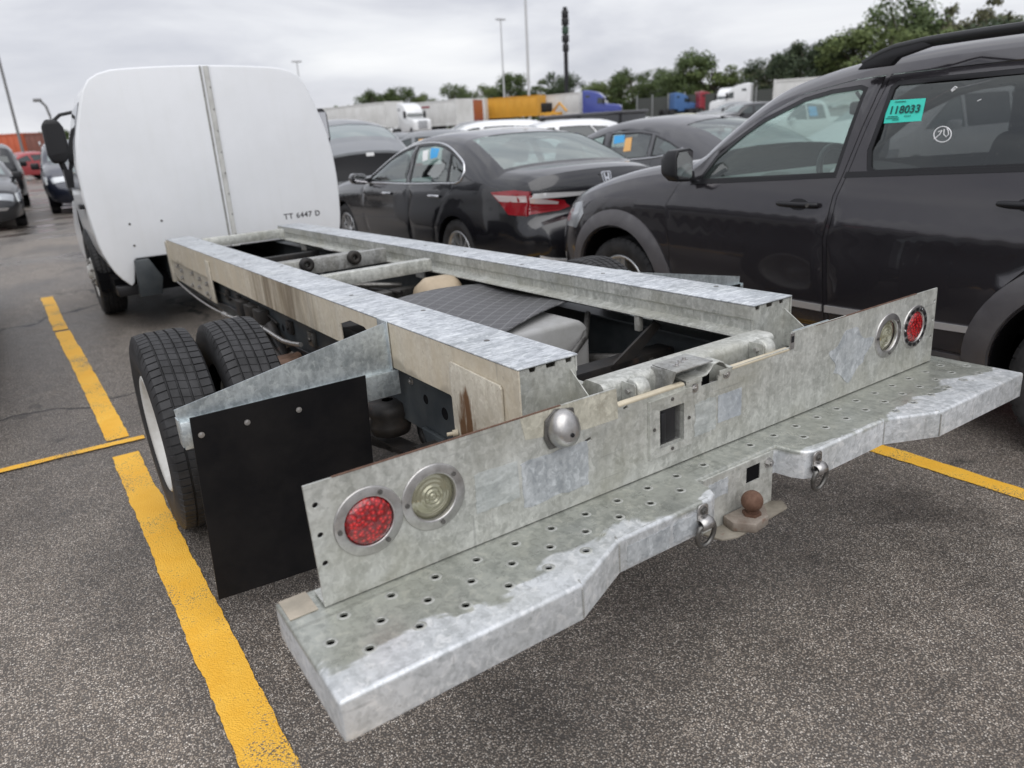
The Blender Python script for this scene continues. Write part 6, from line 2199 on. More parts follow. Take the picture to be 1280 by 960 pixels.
fb = Car('sedan', 'dark grey fastback saloon with blue and orange window papers beyond the black sedan', (5.38, 3.62, 0), 0, f_spec, P_GREY, 'sedan', g=0.09)
fb.sides(0.004)
fb.strips({'windscreen': G_CLEAR, 'rear_window': G_MID}, ('windscreen', 'rear_window'), dict(rear_bumper='rear_bumper', boot_lid='boot_lid', roof='roof', bonnet='bonnet'))
fb.wheels(0.315, 0.205, RIM_S, 5, False)
for sgn in (-1, 1):
    surf_tube(fb, [(3.02, 0.930), (2.1, 0.945), (1.45, 0.975), (1.15, 1.005), (0.93, 1.062), (0.88, 1.085)], sgn, 0.011, 'chrome_strip', CHROME)
    for k_, y_ in ((0, 2.35), (1, 1.62)):
        w_ = float(fb.hw(y_, 0.85)[0])
        MB().tube([(sgn * (w_ + 0.006), y_ + 0.10, 0.85), (sgn * (w_ + 0.03), y_ + 0.05, 0.852), (sgn * (w_ + 0.03), y_ - 0.05, 0.853), (sgn * (w_ + 0.006), y_ - 0.10, 0.85)], 0.014, 8).build('door_handle', P_GREY, fb.doors[(sgn, k_)])
    fb.side_patch([(0.30, 0.90), (0.06, 0.92), (0.06, 0.78), (0.26, 0.80)], sgn, 0.006, 'tail_lamp', TAIL)
fb.side_patch([(2.04, 1.225), (1.86, 1.232), (1.83, 1.155), (2.00, 1.135)], -1, -0.004, 'paper_label', BLUEP, None, 0.001)
fb.side_patch([(1.82, 1.195), (1.72, 1.205), (1.68, 1.06), (1.80, 1.05)], -1, -0.004, 'paper_label', ORNGP, None, 0.001)
for x_, y_ in ((-0.38, 2.0), (0.38, 2.0), (-0.38, 1.25), (0.38, 1.25)):
    seat(SEATM, x_, y_, 0.40, fb.t, 0.50, 0.55)
MB().box(-0.72, 0.72, 1.40, 3.20, 0.30, 0.42).build('cabin_floor', DASH, fb.t)
MB().prism([(0.95, 1.345), (1.05, 1.385), (1.12, 1.345)], -0.02, 0.02, 'yz').build('roof_antenna', BLKPL, fb.t)

# ---------------------------------------------------------------- cars farther off
G_DARK = base_mat('dark_car_glass', (0.035, 0.045, 0.047), 0.08, 0, 0.7, 0.4)
G_SKY = base_mat('sky_reflecting_glass', (0.16, 0.20, 0.20), 0.06, 0, 1.0, 0.8)


def bg_spec(kind):
    if kind == 'sedan':
        s_ = dict(f_spec)
        s_['doors'] = []
        s_['windows'] = [(a, b_, G_DARK) for a, b_, c_ in f_spec['windows']]
        return s_
    if kind == 'suv':
        s_ = dict(suv_spec)
        s_['doors'] = []
        s_['windows'] = [(a, b_, G_DARK) for a, b_, c_ in suv_spec['windows']]
        return s_
    if kind == 'pickup':
        return dict(L=5.2, W=0.95, belt=1.12, sill=0.42, wheel_z=0.38, tumble=0.30, low=0.7, crease=0.9, round=0.09, rear_taper=(0.3, 0.04), front_taper=(0.7, 0.12),
                    arches=[(1.15, 0.44), (4.25, 0.44)], doors=[],
                    top=[('rear_bumper', [(0.0, 0.45), (0.0, 0.62, 'c')], 0.04), ('tailgate', [(0.0, 0.62), (0.03, 1.14, 'c')], 0.03), ('bed_cover', [(0.03, 1.14), (1.75, 1.17, 'c')], 0.02),
                         ('rear_window', [(1.75, 1.17), (1.85, 1.55), (1.92, 1.66, 'c')], 0.05), ('roof', [(1.92, 1.66), (2.5, 1.74), (3.05, 1.68, 'c')], 0.06),
                         ('windscreen', [(3.05, 1.68), (3.6, 1.22, 'c')], 0.09), ('bonnet', [(3.6, 1.22), (4.2, 1.17), (4.95, 1.05, 'c')], 0.06),
                         ('front_bumper', [(4.95, 1.05), (5.12, 0.8), (5.10, 0.42)], 0.10)],
                    windows=[('front_door_glass', [(3.45, 1.20), (3.02, 1.58), (2.72, 1.62), (2.70, 1.18)], G_DARK), ('rear_door_glass', [(2.62, 1.18), (2.64, 1.62), (2.05, 1.58), (1.98, 1.18)], G_DARK)])
    if kind == 'van':
        return dict(L=5.0, W=0.96, belt=1.10, sill=0.34, wheel_z=0.34, tumble=0.22, low=0.7, crease=0.9, round=0.12, rear_taper=(0.3, 0.05), front_taper=(1.0, 0.16),
                    arches=[(0.95, 0.41), (4.0, 0.41)], doors=[],
                    top=[('rear_bumper', [(0.0, 0.36), (0.0, 0.60, 'c')], 0.06), ('tailgate', [(0.0, 0.60), (0.05, 1.10, 'c')], 0.05), ('rear_window', [(0.05, 1.10), (0.16, 1.60, 'c')], 0.05),
                         ('roof', [(0.16, 1.60), (0.5, 1.70), (2.0, 1.73), (3.0, 1.66, 'c')], 0.07), ('windscreen', [(3.0, 1.66), (3.95, 1.12, 'c')], 0.10),
                         ('bonnet', [(3.95, 1.12), (4.4, 0.98), (4.75, 0.85, 'c')], 0.08), ('front_bumper', [(4.75, 0.85), (4.92, 0.62), (4.88, 0.32)], 0.12)],
                    windows=[('front_door_glass', [(3.75, 1.12), (3.05, 1.54), (2.80, 1.58), (2.76, 1.12)], G_SKY), ('side_glass', [(2.66, 1.12), (2.68, 1.59), (1.45, 1.61), (1.42, 1.14)], G_DARK), ('quarter_glass', [(1.32, 1.14), (1.34, 1.60), (0.30, 1.56), (0.22, 1.18)], G_DARK)])


def bg_car(name, label, x, y, rz, kind, pm, sc=0.95, cat=None, z=0.0, glassm=G_DARK, lamps=True, group=None, rear_dark=False, rails=False):
    sp_ = bg_spec(kind)
    c = Car(name, label, (0, 0, 0), rz, sp_, pm, cat or {'sedan': 'car', 'suv': 'SUV', 'pickup': 'pickup', 'van': 'van'}[kind], group, g=0.20, sc=sc)
    # (x, y) is the middle of the car
    a = R(rz)
    off = Vector((-math.sin(a), math.cos(a), 0)) * (-sp_['L'] * sc / 2)
    c.t.location = (x + off.x, y + off.y, z)
    c.sides(0.004)
    c.strips({'windscreen': G_SKY, 'rear_window': glassm}, ('windscreen', 'rear_window'), dict(bed_cover='bed_cover', tailgate='tailgate'))
    c.wheels(sp_['arches'][0][1] - 0.06, 0.21, RIM_S, 5, False)
    i0 = sp_['L']
    zt = {'sedan': 0.86, 'suv': 0.90, 'pickup': 1.08, 'van': 1.02}[kind]
    for sgn in (-1, 1):
        c.side_patch([(0.30, zt), (0.05, zt), (0.05, zt - 0.16), (0.25, zt - 0.14)], sgn, 0.006, 'tail_lamp', TAIL, None, 0.02)
        h = {'sedan': 0.70, 'suv': 0.84, 'pickup': 1.0, 'van': 0.84}[kind]
        fy = {'sedan': 4.40, 'suv': 4.12, 'pickup': 4.98, 'van': 4.70}[kind]
        c.side_patch([(fy, h), (fy - 0.32, h + 0.02), (fy - 0.30, h - 0.12), (fy + 0.04, h - 0.16)], sgn, 0.006, 'headlamp', HEAD, None, 0.02)
        t2 = [(sgn * 0.74, zt), (sgn * 0.72, zt - 0.15), (sgn * 0.50, zt - 0.14), (sgn * 0.52, zt - 0.01)]
        c.end_patch(t2, ('boot_lid',) if kind == 'sedan' else ('tailgate',), 0.008, 'tail_lamp', TAIL)
        c.end_patch([(sgn * 0.72, h - 0.05), (sgn * 0.70, h - 0.16), (sgn * 0.42, h - 0.15), (sgn * 0.42, h - 0.06)], ('front_bumper',), 0.008, 'headlamp', HEAD)
        w_ = float(c.hw(sp_['L'] * 0.64, sp_['belt'] + 0.05)[0])
        MB().box(sgn * (w_ + 0.02), sgn * (w_ + 0.20), sp_['L'] * 0.64 - 0.05, sp_['L'] * 0.64 + 0.07, sp_['belt'] - 0.02, sp_['belt'] + 0.13).build('side_mirror', BLKPL if pm is not P_WHITE else P_WHITE, c.t, bevel=0.03)
    hb = {'sedan': 0.50, 'suv': 0.60, 'pickup': 0.85, 'van': 0.60}[kind]
    c.end_patch([(-0.40, hb - 0.16), (0.40, hb - 0.16), (0.44, hb), (-0.44, hb)], ('front_bumper',), 0.010, 'grille', BLKPL)
    if rails:
        for sgn in (-1, 1):
            pc = [(sgn * 0.74, y_, z_) for y_, z_ in catmull([(2.06, 1.565), (1.9, 1.62), (1.2, 1.64), (0.6, 1.62), (0.34, 1.56)], 0.15)]
            MB().tube(pc, 0.018, 6).build('roof_rail', SILV, c.t)
    return c


LOT = 'cars in the far rows of the lot'
# left edge of the picture
c = bg_car('sedan', 'charcoal sedan facing the camera with an orange windscreen paper at the left edge', -2.02, 17.8, 180, 'sedan', P_CHAR)
MB().box(-0.30, -0.05, 2.95, 3.10, 0.99, 1.0, Matrix.Translation((0, 0, 0.10))).build('paper_label', ORNGP, c.t)
c.end_patch([(-0.55, 0.40), (0.55, 0.40), (0.60, 0.44), (-0.60, 0.44)], ('front_bumper',), 0.014, 'chrome_strip', CHROME)
bg_car('suv', 'charcoal SUV seen from behind beyond the charcoal sedan at the left edge', -1.82, 24.4, 0, 'suv', P_CHAR, 1.0)
bg_car('suv', 'navy SUV facing the camera just left of the white cab', 0.22, 20.6, 178, 'suv', P_NAVY, 0.98, rails=True)
bg_car('hatchback', 'faded red car parked in front of the orange container', -0.6, 46.0, 120, 'sedan', P_RED, 1.0)
bg_car('sedan', 'silver sedan parked behind the faded red car by the orange container', -3.2, 52.0, 100, 'sedan', P_LGREY, 1.0)
# between the cab and the black sedan
c = bg_car('sedan', 'silver sedan with a shade-blackened boot face between the white cab and the black sedan', 3.25, 11.3, -6, 'sedan', P_LGREY, 0.95, glassm=G_SKY)
c.t.scale = (0.95, 0.95, 1.15)
c.end_patch([(-0.70, 0.66), (0.70, 0.66), (0.74, 0.90), (-0.74, 0.90)], ('boot_lid',), 0.012, 'boot_face_shade', BLKPL)  # black patch paints the shade on the silver boot face
c.end_patch([(-0.06, 0.875), (0.06, 0.875), (0.06, 0.905), (-0.06, 0.905)], ('boot_lid',), 0.018, 'boot_badge', WHTP)
bg_car('sedan', 'silver sedan one row behind the silver sedan with the shade-blackened boot face', 5.0, 18.4, 2, 'sedan', P_LGREY, 0.98)
bg_car('suv', 'charcoal SUV with a red tail lamp left of the silver coupe', 7.6, 21.5, 0, 'suv', P_CHAR, 0.92)
c = bg_car('sedan', 'silver coupe with an orange paper on its side glass behind the black sedan bonnet', 8.3, 17.6, 30, 'sedan', P_LGREY, 1.0)
for sgn in (-1, 1):
    c.side_patch([(1.95, 1.20), (1.75, 1.21), (1.73, 1.08), (1.93, 1.07)], sgn, 0.002, 'paper_label', ORNGP, None, 0.002)
bg_car('sedan', 'pale grey sedan farther back in front of the white semi tractor', 11.9, 25.5, 35, 'sedan', P_LGREY, 1.0)
bg_car('suv', 'white SUV with a black rear window above the black sedan roof', 9.9, 17.5, 60, 'suv', P_WHITE, 0.96)
bg_car('suv', 'white SUV with a long white roof right of the other white SUV', 9.6, 13.9, 72, 'suv', P_WHITE, 0.90)
bg_car('sedan', 'white sedan with a pale windscreen between the two dark sedans', 6.9, 10.3, 222, 'sedan', P_WHITE, 0.98)
bg_car('sedan', 'silver sedan nose behind the grey fastback saloon roof', 16.2, 15.2, 240, 'sedan', P_LGREY, 1.0)
bg_car('sedan', 'white sedan far off by the mesh fence', 30.0, 33.0, 70, 'sedan', P_WHITE, 1.0, z=0.2)
bg_car('sedan', 'pale yellow sedan far off by the mesh fence', 32.5, 31.5, 80, 'sedan', P_YELC, 1.0, z=0.25)
c = bg_car('pickup', 'white crew cab pickup with a blue window paper above the grey SUV bonnet', 20.2, 14.6, 75, 'pickup', P_WHITE, 1.0)
for sgn in (-1, 1):
    c.side_patch([(2.60, 1.55), (2.30, 1.54), (2.28, 1.25), (2.60, 1.26)], sgn, 0.002, 'paper_label', BLUEP, None, 0.002)
bg_car('van', 'white minivan seen through the front glass of the grey SUV', 11.3, 5.6, 85, 'van', P_WHITE, 0.95)
bg_car('sedan', 'dull red sedan seen through the tinted rear glass of the grey SUV', 6.2, 0.6, 4, 'sedan', P_RED, 0.95)
bg_car('sedan', 'black car at the left edge of which only a wheel shows', -2.585, 5.30, 0, 'sedan', P_BLACK, 0.98)
bg_car('sedan', 'silver sedan far back between the pale grey trailer and the white tractor', 14.5, 33.0, 20, 'sedan', P_LGREY, 1.0)
bg_car('suv', 'charcoal SUV far back below the pale grey trailer', 11.5, 30.0, 5, 'suv', P_CHAR, 1.0)
bg_car('sedan', 'black sedan far back under the white semi tractor', 17.5, 36.0, 30, 'sedan', P_BLACK, 1.0)
bg_car('van', 'silver minivan far back under the short red ended trailer', 21.5, 37.0, 60, 'van', P_LGREY, 1.0)
bg_car('sedan', 'dark grey sedan just behind the silver sedan with the shade-blackened boot face', 3.6, 16.0, 175, 'sedan', P_GREY, 1.0)
bg_car('suv', 'black SUV far off right of the pale yellow sedan', 33.5, 27.5, 75, 'suv', P_BLACK, 1.0, z=0.4)
bg_car('sedan', 'silver sedan far off in front of the small red tractor', 36.5, 31.0, 60, 'sedan', P_LGREY, 1.0, z=0.8)
# long black flatbed box with stickers
fbx = thing('box_trailer', 'long low black trailer box with two stickers above the white sedan', 'trailer', (13.0, 16.1, 0), R(-93.6))
MB().box(-2.0, 2.0, -0.4, 0.4, 0.70, 1.60).build('box_body', P_CHAR, fbx, bevel=0.03)
MB().box(-2.05, 2.05, -0.45, 0.45, 1.58, 1.66).build('lid', P_GREY, fbx, bevel=0.02)
for x_ in (-1.9, 1.9, 0):
    MB().box(x_ - 0.03, x_ + 0.03, -0.43, -0.40, 0.72, 1.57).build('side_rib', BLKPL, fbx)
for x_, mm in ((-0.5, WHTP), (0.9, base_mat('cream_label', (0.6, 0.52, 0.36), 0.6))):
    MB().prism(circle2(x_, 1.38, 0.09, 16), -0.44, -0.405, 'xz').build('sticker', mm, fbx)
for x_ in (-1.0, -0.1, 1.5):
    for y_ in (-0.3, 0.3):
        MB().cyl((x_, y_ - 0.1, 0.38), (x_, y_ + 0.1, 0.38), 0.38, 20).build('wheel', RUB, fbx)

# ------------------------------------------------------------------ trailers and tractors
W_TR = grime('white_trailer_panel', (0.70, 0.70, 0.69), (0.58, 0.58, 0.56), 0.5, 0, 0.6)
Y_TR = grime('yellow_trailer_panel', (0.66, 0.33, 0.035), (0.56, 0.28, 0.03), 0.5, 0, 0.6)
O_TR = grime('orange_container_panel', (0.52, 0.115, 0.05), (0.42, 0.09, 0.04), 0.55, 0, 0.8)
BRK = grime('brown_red_container', (0.20, 0.075, 0.055), (0.15, 0.06, 0.045), 0.6)
B_TR = paint('blue_truck_paint', (0.035, 0.055, 0.28), 0.3, 0.1, 0.8)
R_TR = paint('red_truck_paint', (0.30, 0.035, 0.05), 0.3, 0.1, 0.8)


def trailer(name, label, a, b, z0, z1, pm, group='trailers parked along the back of the lot', wheels=True, ribs=14, end_mat=None, width=2.5):
    """long face from a to b (ground points); the box goes away from the camera"""
    a, b = Vector(a), Vector(b)
    L_ = (b - a).length
    ang = math.atan2((b - a).y, (b - a).x)
    zg = gz(a.x, a.y)
    t = thing(name, label, 'container' if name == 'shipping_container' else 'trailer', (a.x, a.y, zg), ang, group)
    h0, h1 = z0 - zg, z1 - zg
    # the picture side is local y = 0, body extends to +y
    MB().box(0, L_, 0.0, width, h0, h1).build('box_body', pm, t, bevel=0.03)
    for k in range(ribs + 1):
        x = 0.1 + (L_ - 0.2) * k / ribs
        MB().box(x - 0.03, x + 0.03, -0.035, 0.0, h0 + 0.12, h1 - 0.12).build('side_rib', pm, t)
    MB().box(0, L_, -0.05, 0.0, h1 - 0.14, h1 + 0.0).build('top_rail', end_mat or pm, t)
    MB().box(0, L_, -0.05, 0.0, h0, h0 + 0.16).build('bottom_rail', end_mat or pm, t)
    for x in (0.0, L_):
        MB().box(x - 0.06, x + 0.06, -0.07, width + 0.07, h0, h1 + 0.02).build('corner_post', end_mat or pm, t)
    if wheels and h0 > 0.6:
        for x in (L_ * 0.08 + 0.6, L_ * 0.08 + 1.9):
            for y in (0.1, width - 0.5):
                MB().cyl((x, y, 0.5), (x, y + 0.4, 0.5), 0.5, 20).build('wheel', RUB, t)
        MB().box(0.4, 3.6, 0.5, width - 0.5, 0.7, h0).build('bogie_frame', BLACKM, t)
        for y in (0.3, width - 0.3):
            MB().box(L_ * 0.8, L_ * 0.8 + 0.15, y - 0.08, y + 0.08, 0.0, h0).build('landing_leg', BLACKM, t)
    return t


trailer('semi_trailer', 'pale grey box trailer just right of the white cab', (32.7, 94.9), (35.7, 78.9), 2.05, 4.78, W_TR, ribs=10)
t2 = trailer('semi_trailer', 'white box trailer behind the white semi tractor', (41.6, 83.5), (42.9, 75.6), 1.95, 4.75, W_TR, ribs=6)
MB().box(0.8, 3.2, -0.045, -0.038, 2.95, 3.15).build('red_band', R_TR, t2)
trailer('semi_trailer', 'short white trailer with a red end between white trailer and yellow trailer', (43.6, 77.4), (44.6, 76.2), 1.9, 4.7, R_TR, ribs=1, width=6)
trailer('semi_trailer', 'narrow view of a white trailer left of the yellow trailer', (49.6, 85.2), (51.6, 83.4), 1.9, 5.1, W_TR, ribs=2)
trailer('semi_trailer', 'bright yellow box trailer in the back row', (53.2, 87.4), (57.3, 79.7), 2.65, 5.15, Y_TR, ribs=8)
trailer('semi_trailer', 'white box trailer between the yellow trailer and the blue tractor', (59.6, 83.3), (60.5, 75.0), 2.58, 5.15, W_TR, ribs=6)
trailer('semi_trailer', 'long white box trailer above the grey SUV roof line', (46.8, 35.6), (50.6, 28.2), 1.75, 3.72, W_TR, ribs=12)
trailer('shipping_container', 'orange container at the far left of the lot', (-9.0, 101.0), (0.9, 91.5), 0.35, 3.26, O_TR, 'containers at the far left', False, 18)
trailer('shipping_container', 'brown red container end beside the orange container', (1.0, 91.8), (3.3, 91.6), 0.35, 3.2, BRK, 'containers at the far left', False, 4)
MB_y = thing('forklift', 'yellow loader parked in front of the white trailer in the back row', 'loader', (55.4, 74.2, gz(55.4, 74.2)), R(-70))
MB().box(-1.2, 1.2, -0.7, 0.7, 0.5, 1.2).build('chassis', Y_TR, MB_y, bevel=0.1)
MB().box(-1.1, -0.2, -0.65, 0.65, 1.2, 2.3).build('cabin', BLACKM, MB_y, bevel=0.1)
MB().tube([(0.2, 0, 1.2), (1.2, 0, 2.2), (2.2, 0, 1.2)], 0.15, 6).build('boom', Y_TR, MB_y)
for x in (-0.8, 0.8):
    for y in (-0.75, 0.55):
        MB().cyl((x, y, 0.45), (x, y + 0.25, 0.45), 0.45, 16).build('wheel', RUB, MB_y)


def tractor(label, x, y, rz, pm, sc=1.0, dz=0.0):
    """sleeper tractor, nose towards local +x"""
    t = thing('semi_tractor', label, 'truck', (x, y, gz(x, y) + dz), R(rz), 'semi tractors in the back row')
    t.scale = (sc,) * 3
    side = [(-2.2, 0.9), (-2.2, 3.95), (-1.4, 3.95), (0.0, 3.6), (0.75, 2.95), (1.05, 2.2), (2.9, 1.9), (3.2, 1.5), (3.2, 0.6), (2.7, 0.5), (-1.2, 0.5), (-1.4, 0.9)]
    side = catmull([(a, b) + (('c',) if i in (0, 1, 8, 9, 10, 11) else ()) for i, (a, b) in enumerate(side)], 0.25)
    m = MB().prism([(a, b) for a, b in side], -1.15, 1.15, 'xz')
    # local plane is x-z, thickness along y
    m.build('cab_body', pm, t, bevel=0.14, seg=3)
    for sgn in (-1, 1):
        MB().prism([(-0.05, 2.15), (-0.05, 2.95), (0.55, 2.85), (0.92, 2.2)], sgn * 1.152, sgn * 1.17, 'xz').build('side_window', G_DARK, t)
        MB().prism([(-1.7, 3.0), (-1.7, 3.3), (-1.1, 3.3), (-1.1, 3.0)], sgn * 1.152, sgn * 1.165, 'xz').build('sleeper_window', G_DARK, t)
        for xx in (2.2, -2.6, -3.9):
            MB().cyl((xx, sgn * 0.85, 0.5), (xx, sgn * 1.16, 0.5), 0.52, 20).build('wheel', RUB, t)
        MB().box(0.75, 0.95, sgn * 1.2, sgn * 1.45, 2.1, 2.9).build('side_mirror', BLKPL, t)
    m = MB()
    m.add([(0.62, -0.98, 2.98), (0.62, 0.98, 2.98), (1.09, 1.05, 2.25), (1.09, -1.05, 2.25)], [(0, 1, 2, 3)])
    m.build('windscreen', G_DARK, t)
    MB().box(-4.6, 2.6, -0.45, 0.45, 0.6, 0.95).build('frame', BLACKM, t)
    MB().box(3.18, 3.26, -0.6, 0.6, 0.8, 1.75).build('grille', CHROME, t)
    return t


tractor('white sleeper tractor with a swept roof between two white trailers', 36.2, 73.4, -95, P_WHITE, 0.86, 0.3)
tractor('deep blue sleeper tractor right of the white box trailer', 61.0, 71.8, -52, B_TR, 0.88)
tractor('small blue tractor by the mesh fence left of the red one', 67.0, 63.9, -20, base_mat('mid_blue_paint', (0.06, 0.14, 0.32), 0.4), 0.60, 0.2)
tractor('red tractor by the mesh fence right of the small blue one', 69.2, 62.0, -20, R_TR, 0.60, 0.2)
tractor('white tractor behind the white crew cab pickup', 47.6, 40.8, 205, P_WHITE, 0.50, 0.1)
tractor('white sleeper tractor coupled to the long white trailer', 45.4, 38.0, 118, P_WHITE, 0.55, 0.1)

# ------------------------------------------------------------------ mesh fence
MESHF = glass('dark_fence_mesh', (0.30, 0.31, 0.31), 0.0)
POST = base_mat('grey_galvanised_post', (0.30, 0.31, 0.31), 0.5, 0.4)
fence = thing('mesh_fence', 'dark windscreened mesh fence with pale posts right of the blue tractor', 'fence', (66.0, 70.5, 1.7))
fa, fb_ = Vector((0, 0)), Vector((4.5, -17.0))
nf = 9
for k in range(nf):
    q = fa + (fb_ - fa) * k / (nf - 1)
    MB().cyl((q.x, q.y, 0), (q.x, q.y, 2.65), 0.09, 8).build('post', POST, fence)
for k in range(nf - 1):
    q, r_ = fa + (fb_ - fa) * k / (nf - 1), fa + (fb_ - fa) * (k + 1) / (nf - 1)
    d = (r_ - q).normalized() * 0.1
    nn = Vector((-d.y, d.x)) * 0.2
    m = MB()
    m.prism([(q.x + d.x, q.y + d.y), (r_.x - d.x, r_.y - d.y), (r_.x - d.x + nn.x, r_.y - d.y + nn.y), (q.x + d.x + nn.x, q.y + d.y + nn.y)], 0.1, 2.3, 'xy')
    m.build('mesh_panel', base_mat('dark_windscreen_cloth', (0.07, 0.075, 0.07), 0.9), fence)

# ------------------------------------------------------------------ light poles and masts
POLE = base_mat('weathered_pole', (0.20, 0.20, 0.20), 0.6, 0.3)
PGREY = base_mat('pale_pole', (0.52, 0.53, 0.54), 0.6, 0.2)


def pole(name, label, x, y, h, r, mt, head=None):
    t = thing(name, label, 'lamp post' if head else 'mast', (x, y, gz(x, y)), 0)
    MB().cyl((0, 0, 0), (0, 0, h), r, 10, r2=r * 0.65).build('pole', mt, t)
    if head == 'bar':
        MB().box(-0.8, 0.8, -0.2, 0.2, h, h + 0.26).build('lamp_head', mt, t, bevel=0.08)
    elif head == 'cobra':
        MB().tube([(0, 0, h - 0.1), (-0.1, 0, h + 0.5), (-0.35, 0, h + 0.85)], 0.08, 6).build('arm', mt, t)
        MB().box(-0.75, -0.25, -0.18, 0.18, h + 0.78, h + 0.98).build('lamp_head', mt, t, bevel=0.05)
    return t


pole('light_pole', 'tall thin pole rising behind the orange container at the far left', 0.25, 68.8, 16.0, 0.11, POLE, 'bar')
pole('light_pole', 'curved neck lamp post behind the black towing mirror', 2.05, 58.7, 3.7, 0.10, POLE, 'cobra')
pole('light_pole', 'pale lamp post with a bar head seen over the cab roof corner', 41.1, 121.7, 11.7, 0.14, PGREY, 'bar')
pole('light_pole', 'pale lamp post with a bar head in the middle distance', 65.0, 98.8, 14.8, 0.15, PGREY, 'bar')
pole('mast', 'tall pale mast running out of the top of the picture', 62.35, 88.5, 27.0, 0.20, PGREY)
sg_ = thing('sign_tower', 'tall black sign pylon with stacked dark panels', 'sign', (63.5, 81.4, gz(63.5, 81.4)), R(-40))
MB().cyl((0, 0, 0), (0, 0, 14.0), 0.28, 12).build('pole', BLKPL, sg_)
for k, (z, w_) in enumerate(((13.2, 0.42), (12.3, 0.46), (11.3, 0.42), (10.3, 0.46), (9.2, 0.40))):
    MB().box(-w_, w_, -0.3, 0.3, z - 0.42, z + 0.40).build('sign_panel', BLKPL if k != 2 else base_mat('dark_green_panel', (0.02, 0.05, 0.03), 0.5), sg_, bevel=0.04)

# ------------------------------------------------------------------ trees
LEAF = []
for i, (c1, c2) in enumerate((((0.050, 0.075, 0.028), (0.100, 0.135, 0.050)), ((0.070, 0.098, 0.034), (0.140, 0.175, 0.062)), ((0.034, 0.052, 0.030), (0.068, 0.090, 0.046)), ((0.085, 0.088, 0.048), (0.150, 0.150, 0.085)))):
    m = base_mat('leaves_%s' % ('mid_green', 'light_green', 'dark_green', 'olive')[i], c1, 0.7)
    nt, b = nodes_of(m)
    oi = N(nt, 'ShaderNodeNewGeometry')
    L(nt, ramp(nt, oi.outputs['Random Per Island'], [(0, c1), (1, c2)]), b.inputs['Base Color'])
    b.inputs['Specular IOR Level'].default_value = 0.25
    LEAF.append(m)
BARK = grime('bark', (0.07, 0.058, 0.045), (0.11, 0.095, 0.075), 0.9)


def tree_mesh(seed, nleaf=3400, sparse=False, wide=1.0):
    """unit tree: height 1; returns (trunk mesh builder, crown mesh builder)"""
    rnd = random.Random(seed)
    tr = MB()
    tr.tube([(0, 0, 0), (0.01, 0, 0.18), (-0.01, 0.01, 0.42), (0.01, 0, 0.72)], [0.026, 0.020, 0.015, 0.006], 8)
    blobs = []
    nb = 30 if not sparse else 20
    for k in range(nb):
        zc = rnd.uniform(0.22, 0.90)
        rmax = (0.34 * math.sin(PI * min(1, (zc - 0.12) / 0.95)) + 0.03) * wide
        a = rnd.uniform(0, 2 * PI)
        rr_ = rmax * rnd.uniform(0.35, 1.0)
        r_ = rnd.uniform(0.10, 0.19) * (0.62 if sparse else 1) * (1.15 - 0.35 * zc)
        blobs.append((rr_ * math.cos(a), rr_ * math.sin(a), zc, r_))
        tr.tube([(0, 0, max(0.15, zc - 0.28)), (rr_ * 0.5 * math.cos(a), rr_ * 0.5 * math.sin(a), zc - 0.13), (rr_ * math.cos(a), rr_ * math.sin(a), zc)], [0.009, 0.006, 0.003], 5)
    cr_ = MB()
    tot = sum(b_[3] ** 2 for b_ in blobs)
    vs, fs = [], []
    for bx, by, bz, br in blobs:
        for _ in range(int(nleaf * br * br / tot)):
            u = Vector((rnd.gauss(0, 1), rnd.gauss(0, 1), rnd.gauss(0, 1)))
            u.normalize()
            rad = br * (rnd.random() ** 0.45) * rnd.uniform(0.8, 1.22)
            c = Vector((bx, by, bz)) + Vector((u.x * rad * 1.15, u.y * rad * 1.15, u.z * rad * 0.85))
            s_ = rnd.uniform(0.011, 0.024)
            nn = (u + Vector((rnd.uniform(-.8, .8), rnd.uniform(-.8, .8), rnd.uniform(-.4, 1.0)))).normalized()
            t1 = nn.orthogonal().normalized()
            t1 = Matrix.Rotation(rnd.uniform(0, PI), 3, nn) @ t1
            t2_ = nn.cross(t1)
            k = len(vs)
            vs += [c + t1 * s_, c + t2_ * s_ * 0.7, c - t1 * s_, c - t2_ * s_ * 0.7 + nn * s_ * 0.3]
            fs.append((k, k + 1, k + 2, k + 3))
    cr_.add(vs, fs, False)
    return tr, cr_


TM = []
for sd, sp_, wd in ((1, False, 1.25), (2, False, 1.0), (5, False, 1.45), (9, True, 0.8)):
    a, b_ = tree_mesh(sd, 7500 if not sp_ else 3200, sp_, wd)
    me1 = a.build('trunk', BARK)
    me2 = b_.build('crown', LEAF[0], fix=False)
    TM.append((me1.data, me2.data))
    bpy.data.objects.remove(me1)
    bpy.data.objects.remove(me2)
_cr = {}


def tree(label, x, y, h, kind, leaf, rot=0.0, wid=1.0):
    t = thing('tree', label, 'tree', (x, y, gz(x, y) - 0.1), rot, 'trees along the far edge of the lot')
    t.scale = (h * wid, h * wid, h)
    o = bpy.data.objects.new('trunk', TM[kind][0])
    COL.objects.link(o)
    o.parent = t
    key = (kind, leaf)
    if key not in _cr:
        me = TM[kind][1].copy()
        me.materials.clear()
        me.materials.append(LEAF[leaf])
        _cr[key] = me
    o = bpy.data.objects.new('crown', _cr[key])
    COL.objects.link(o)
    o.parent = t
    return t


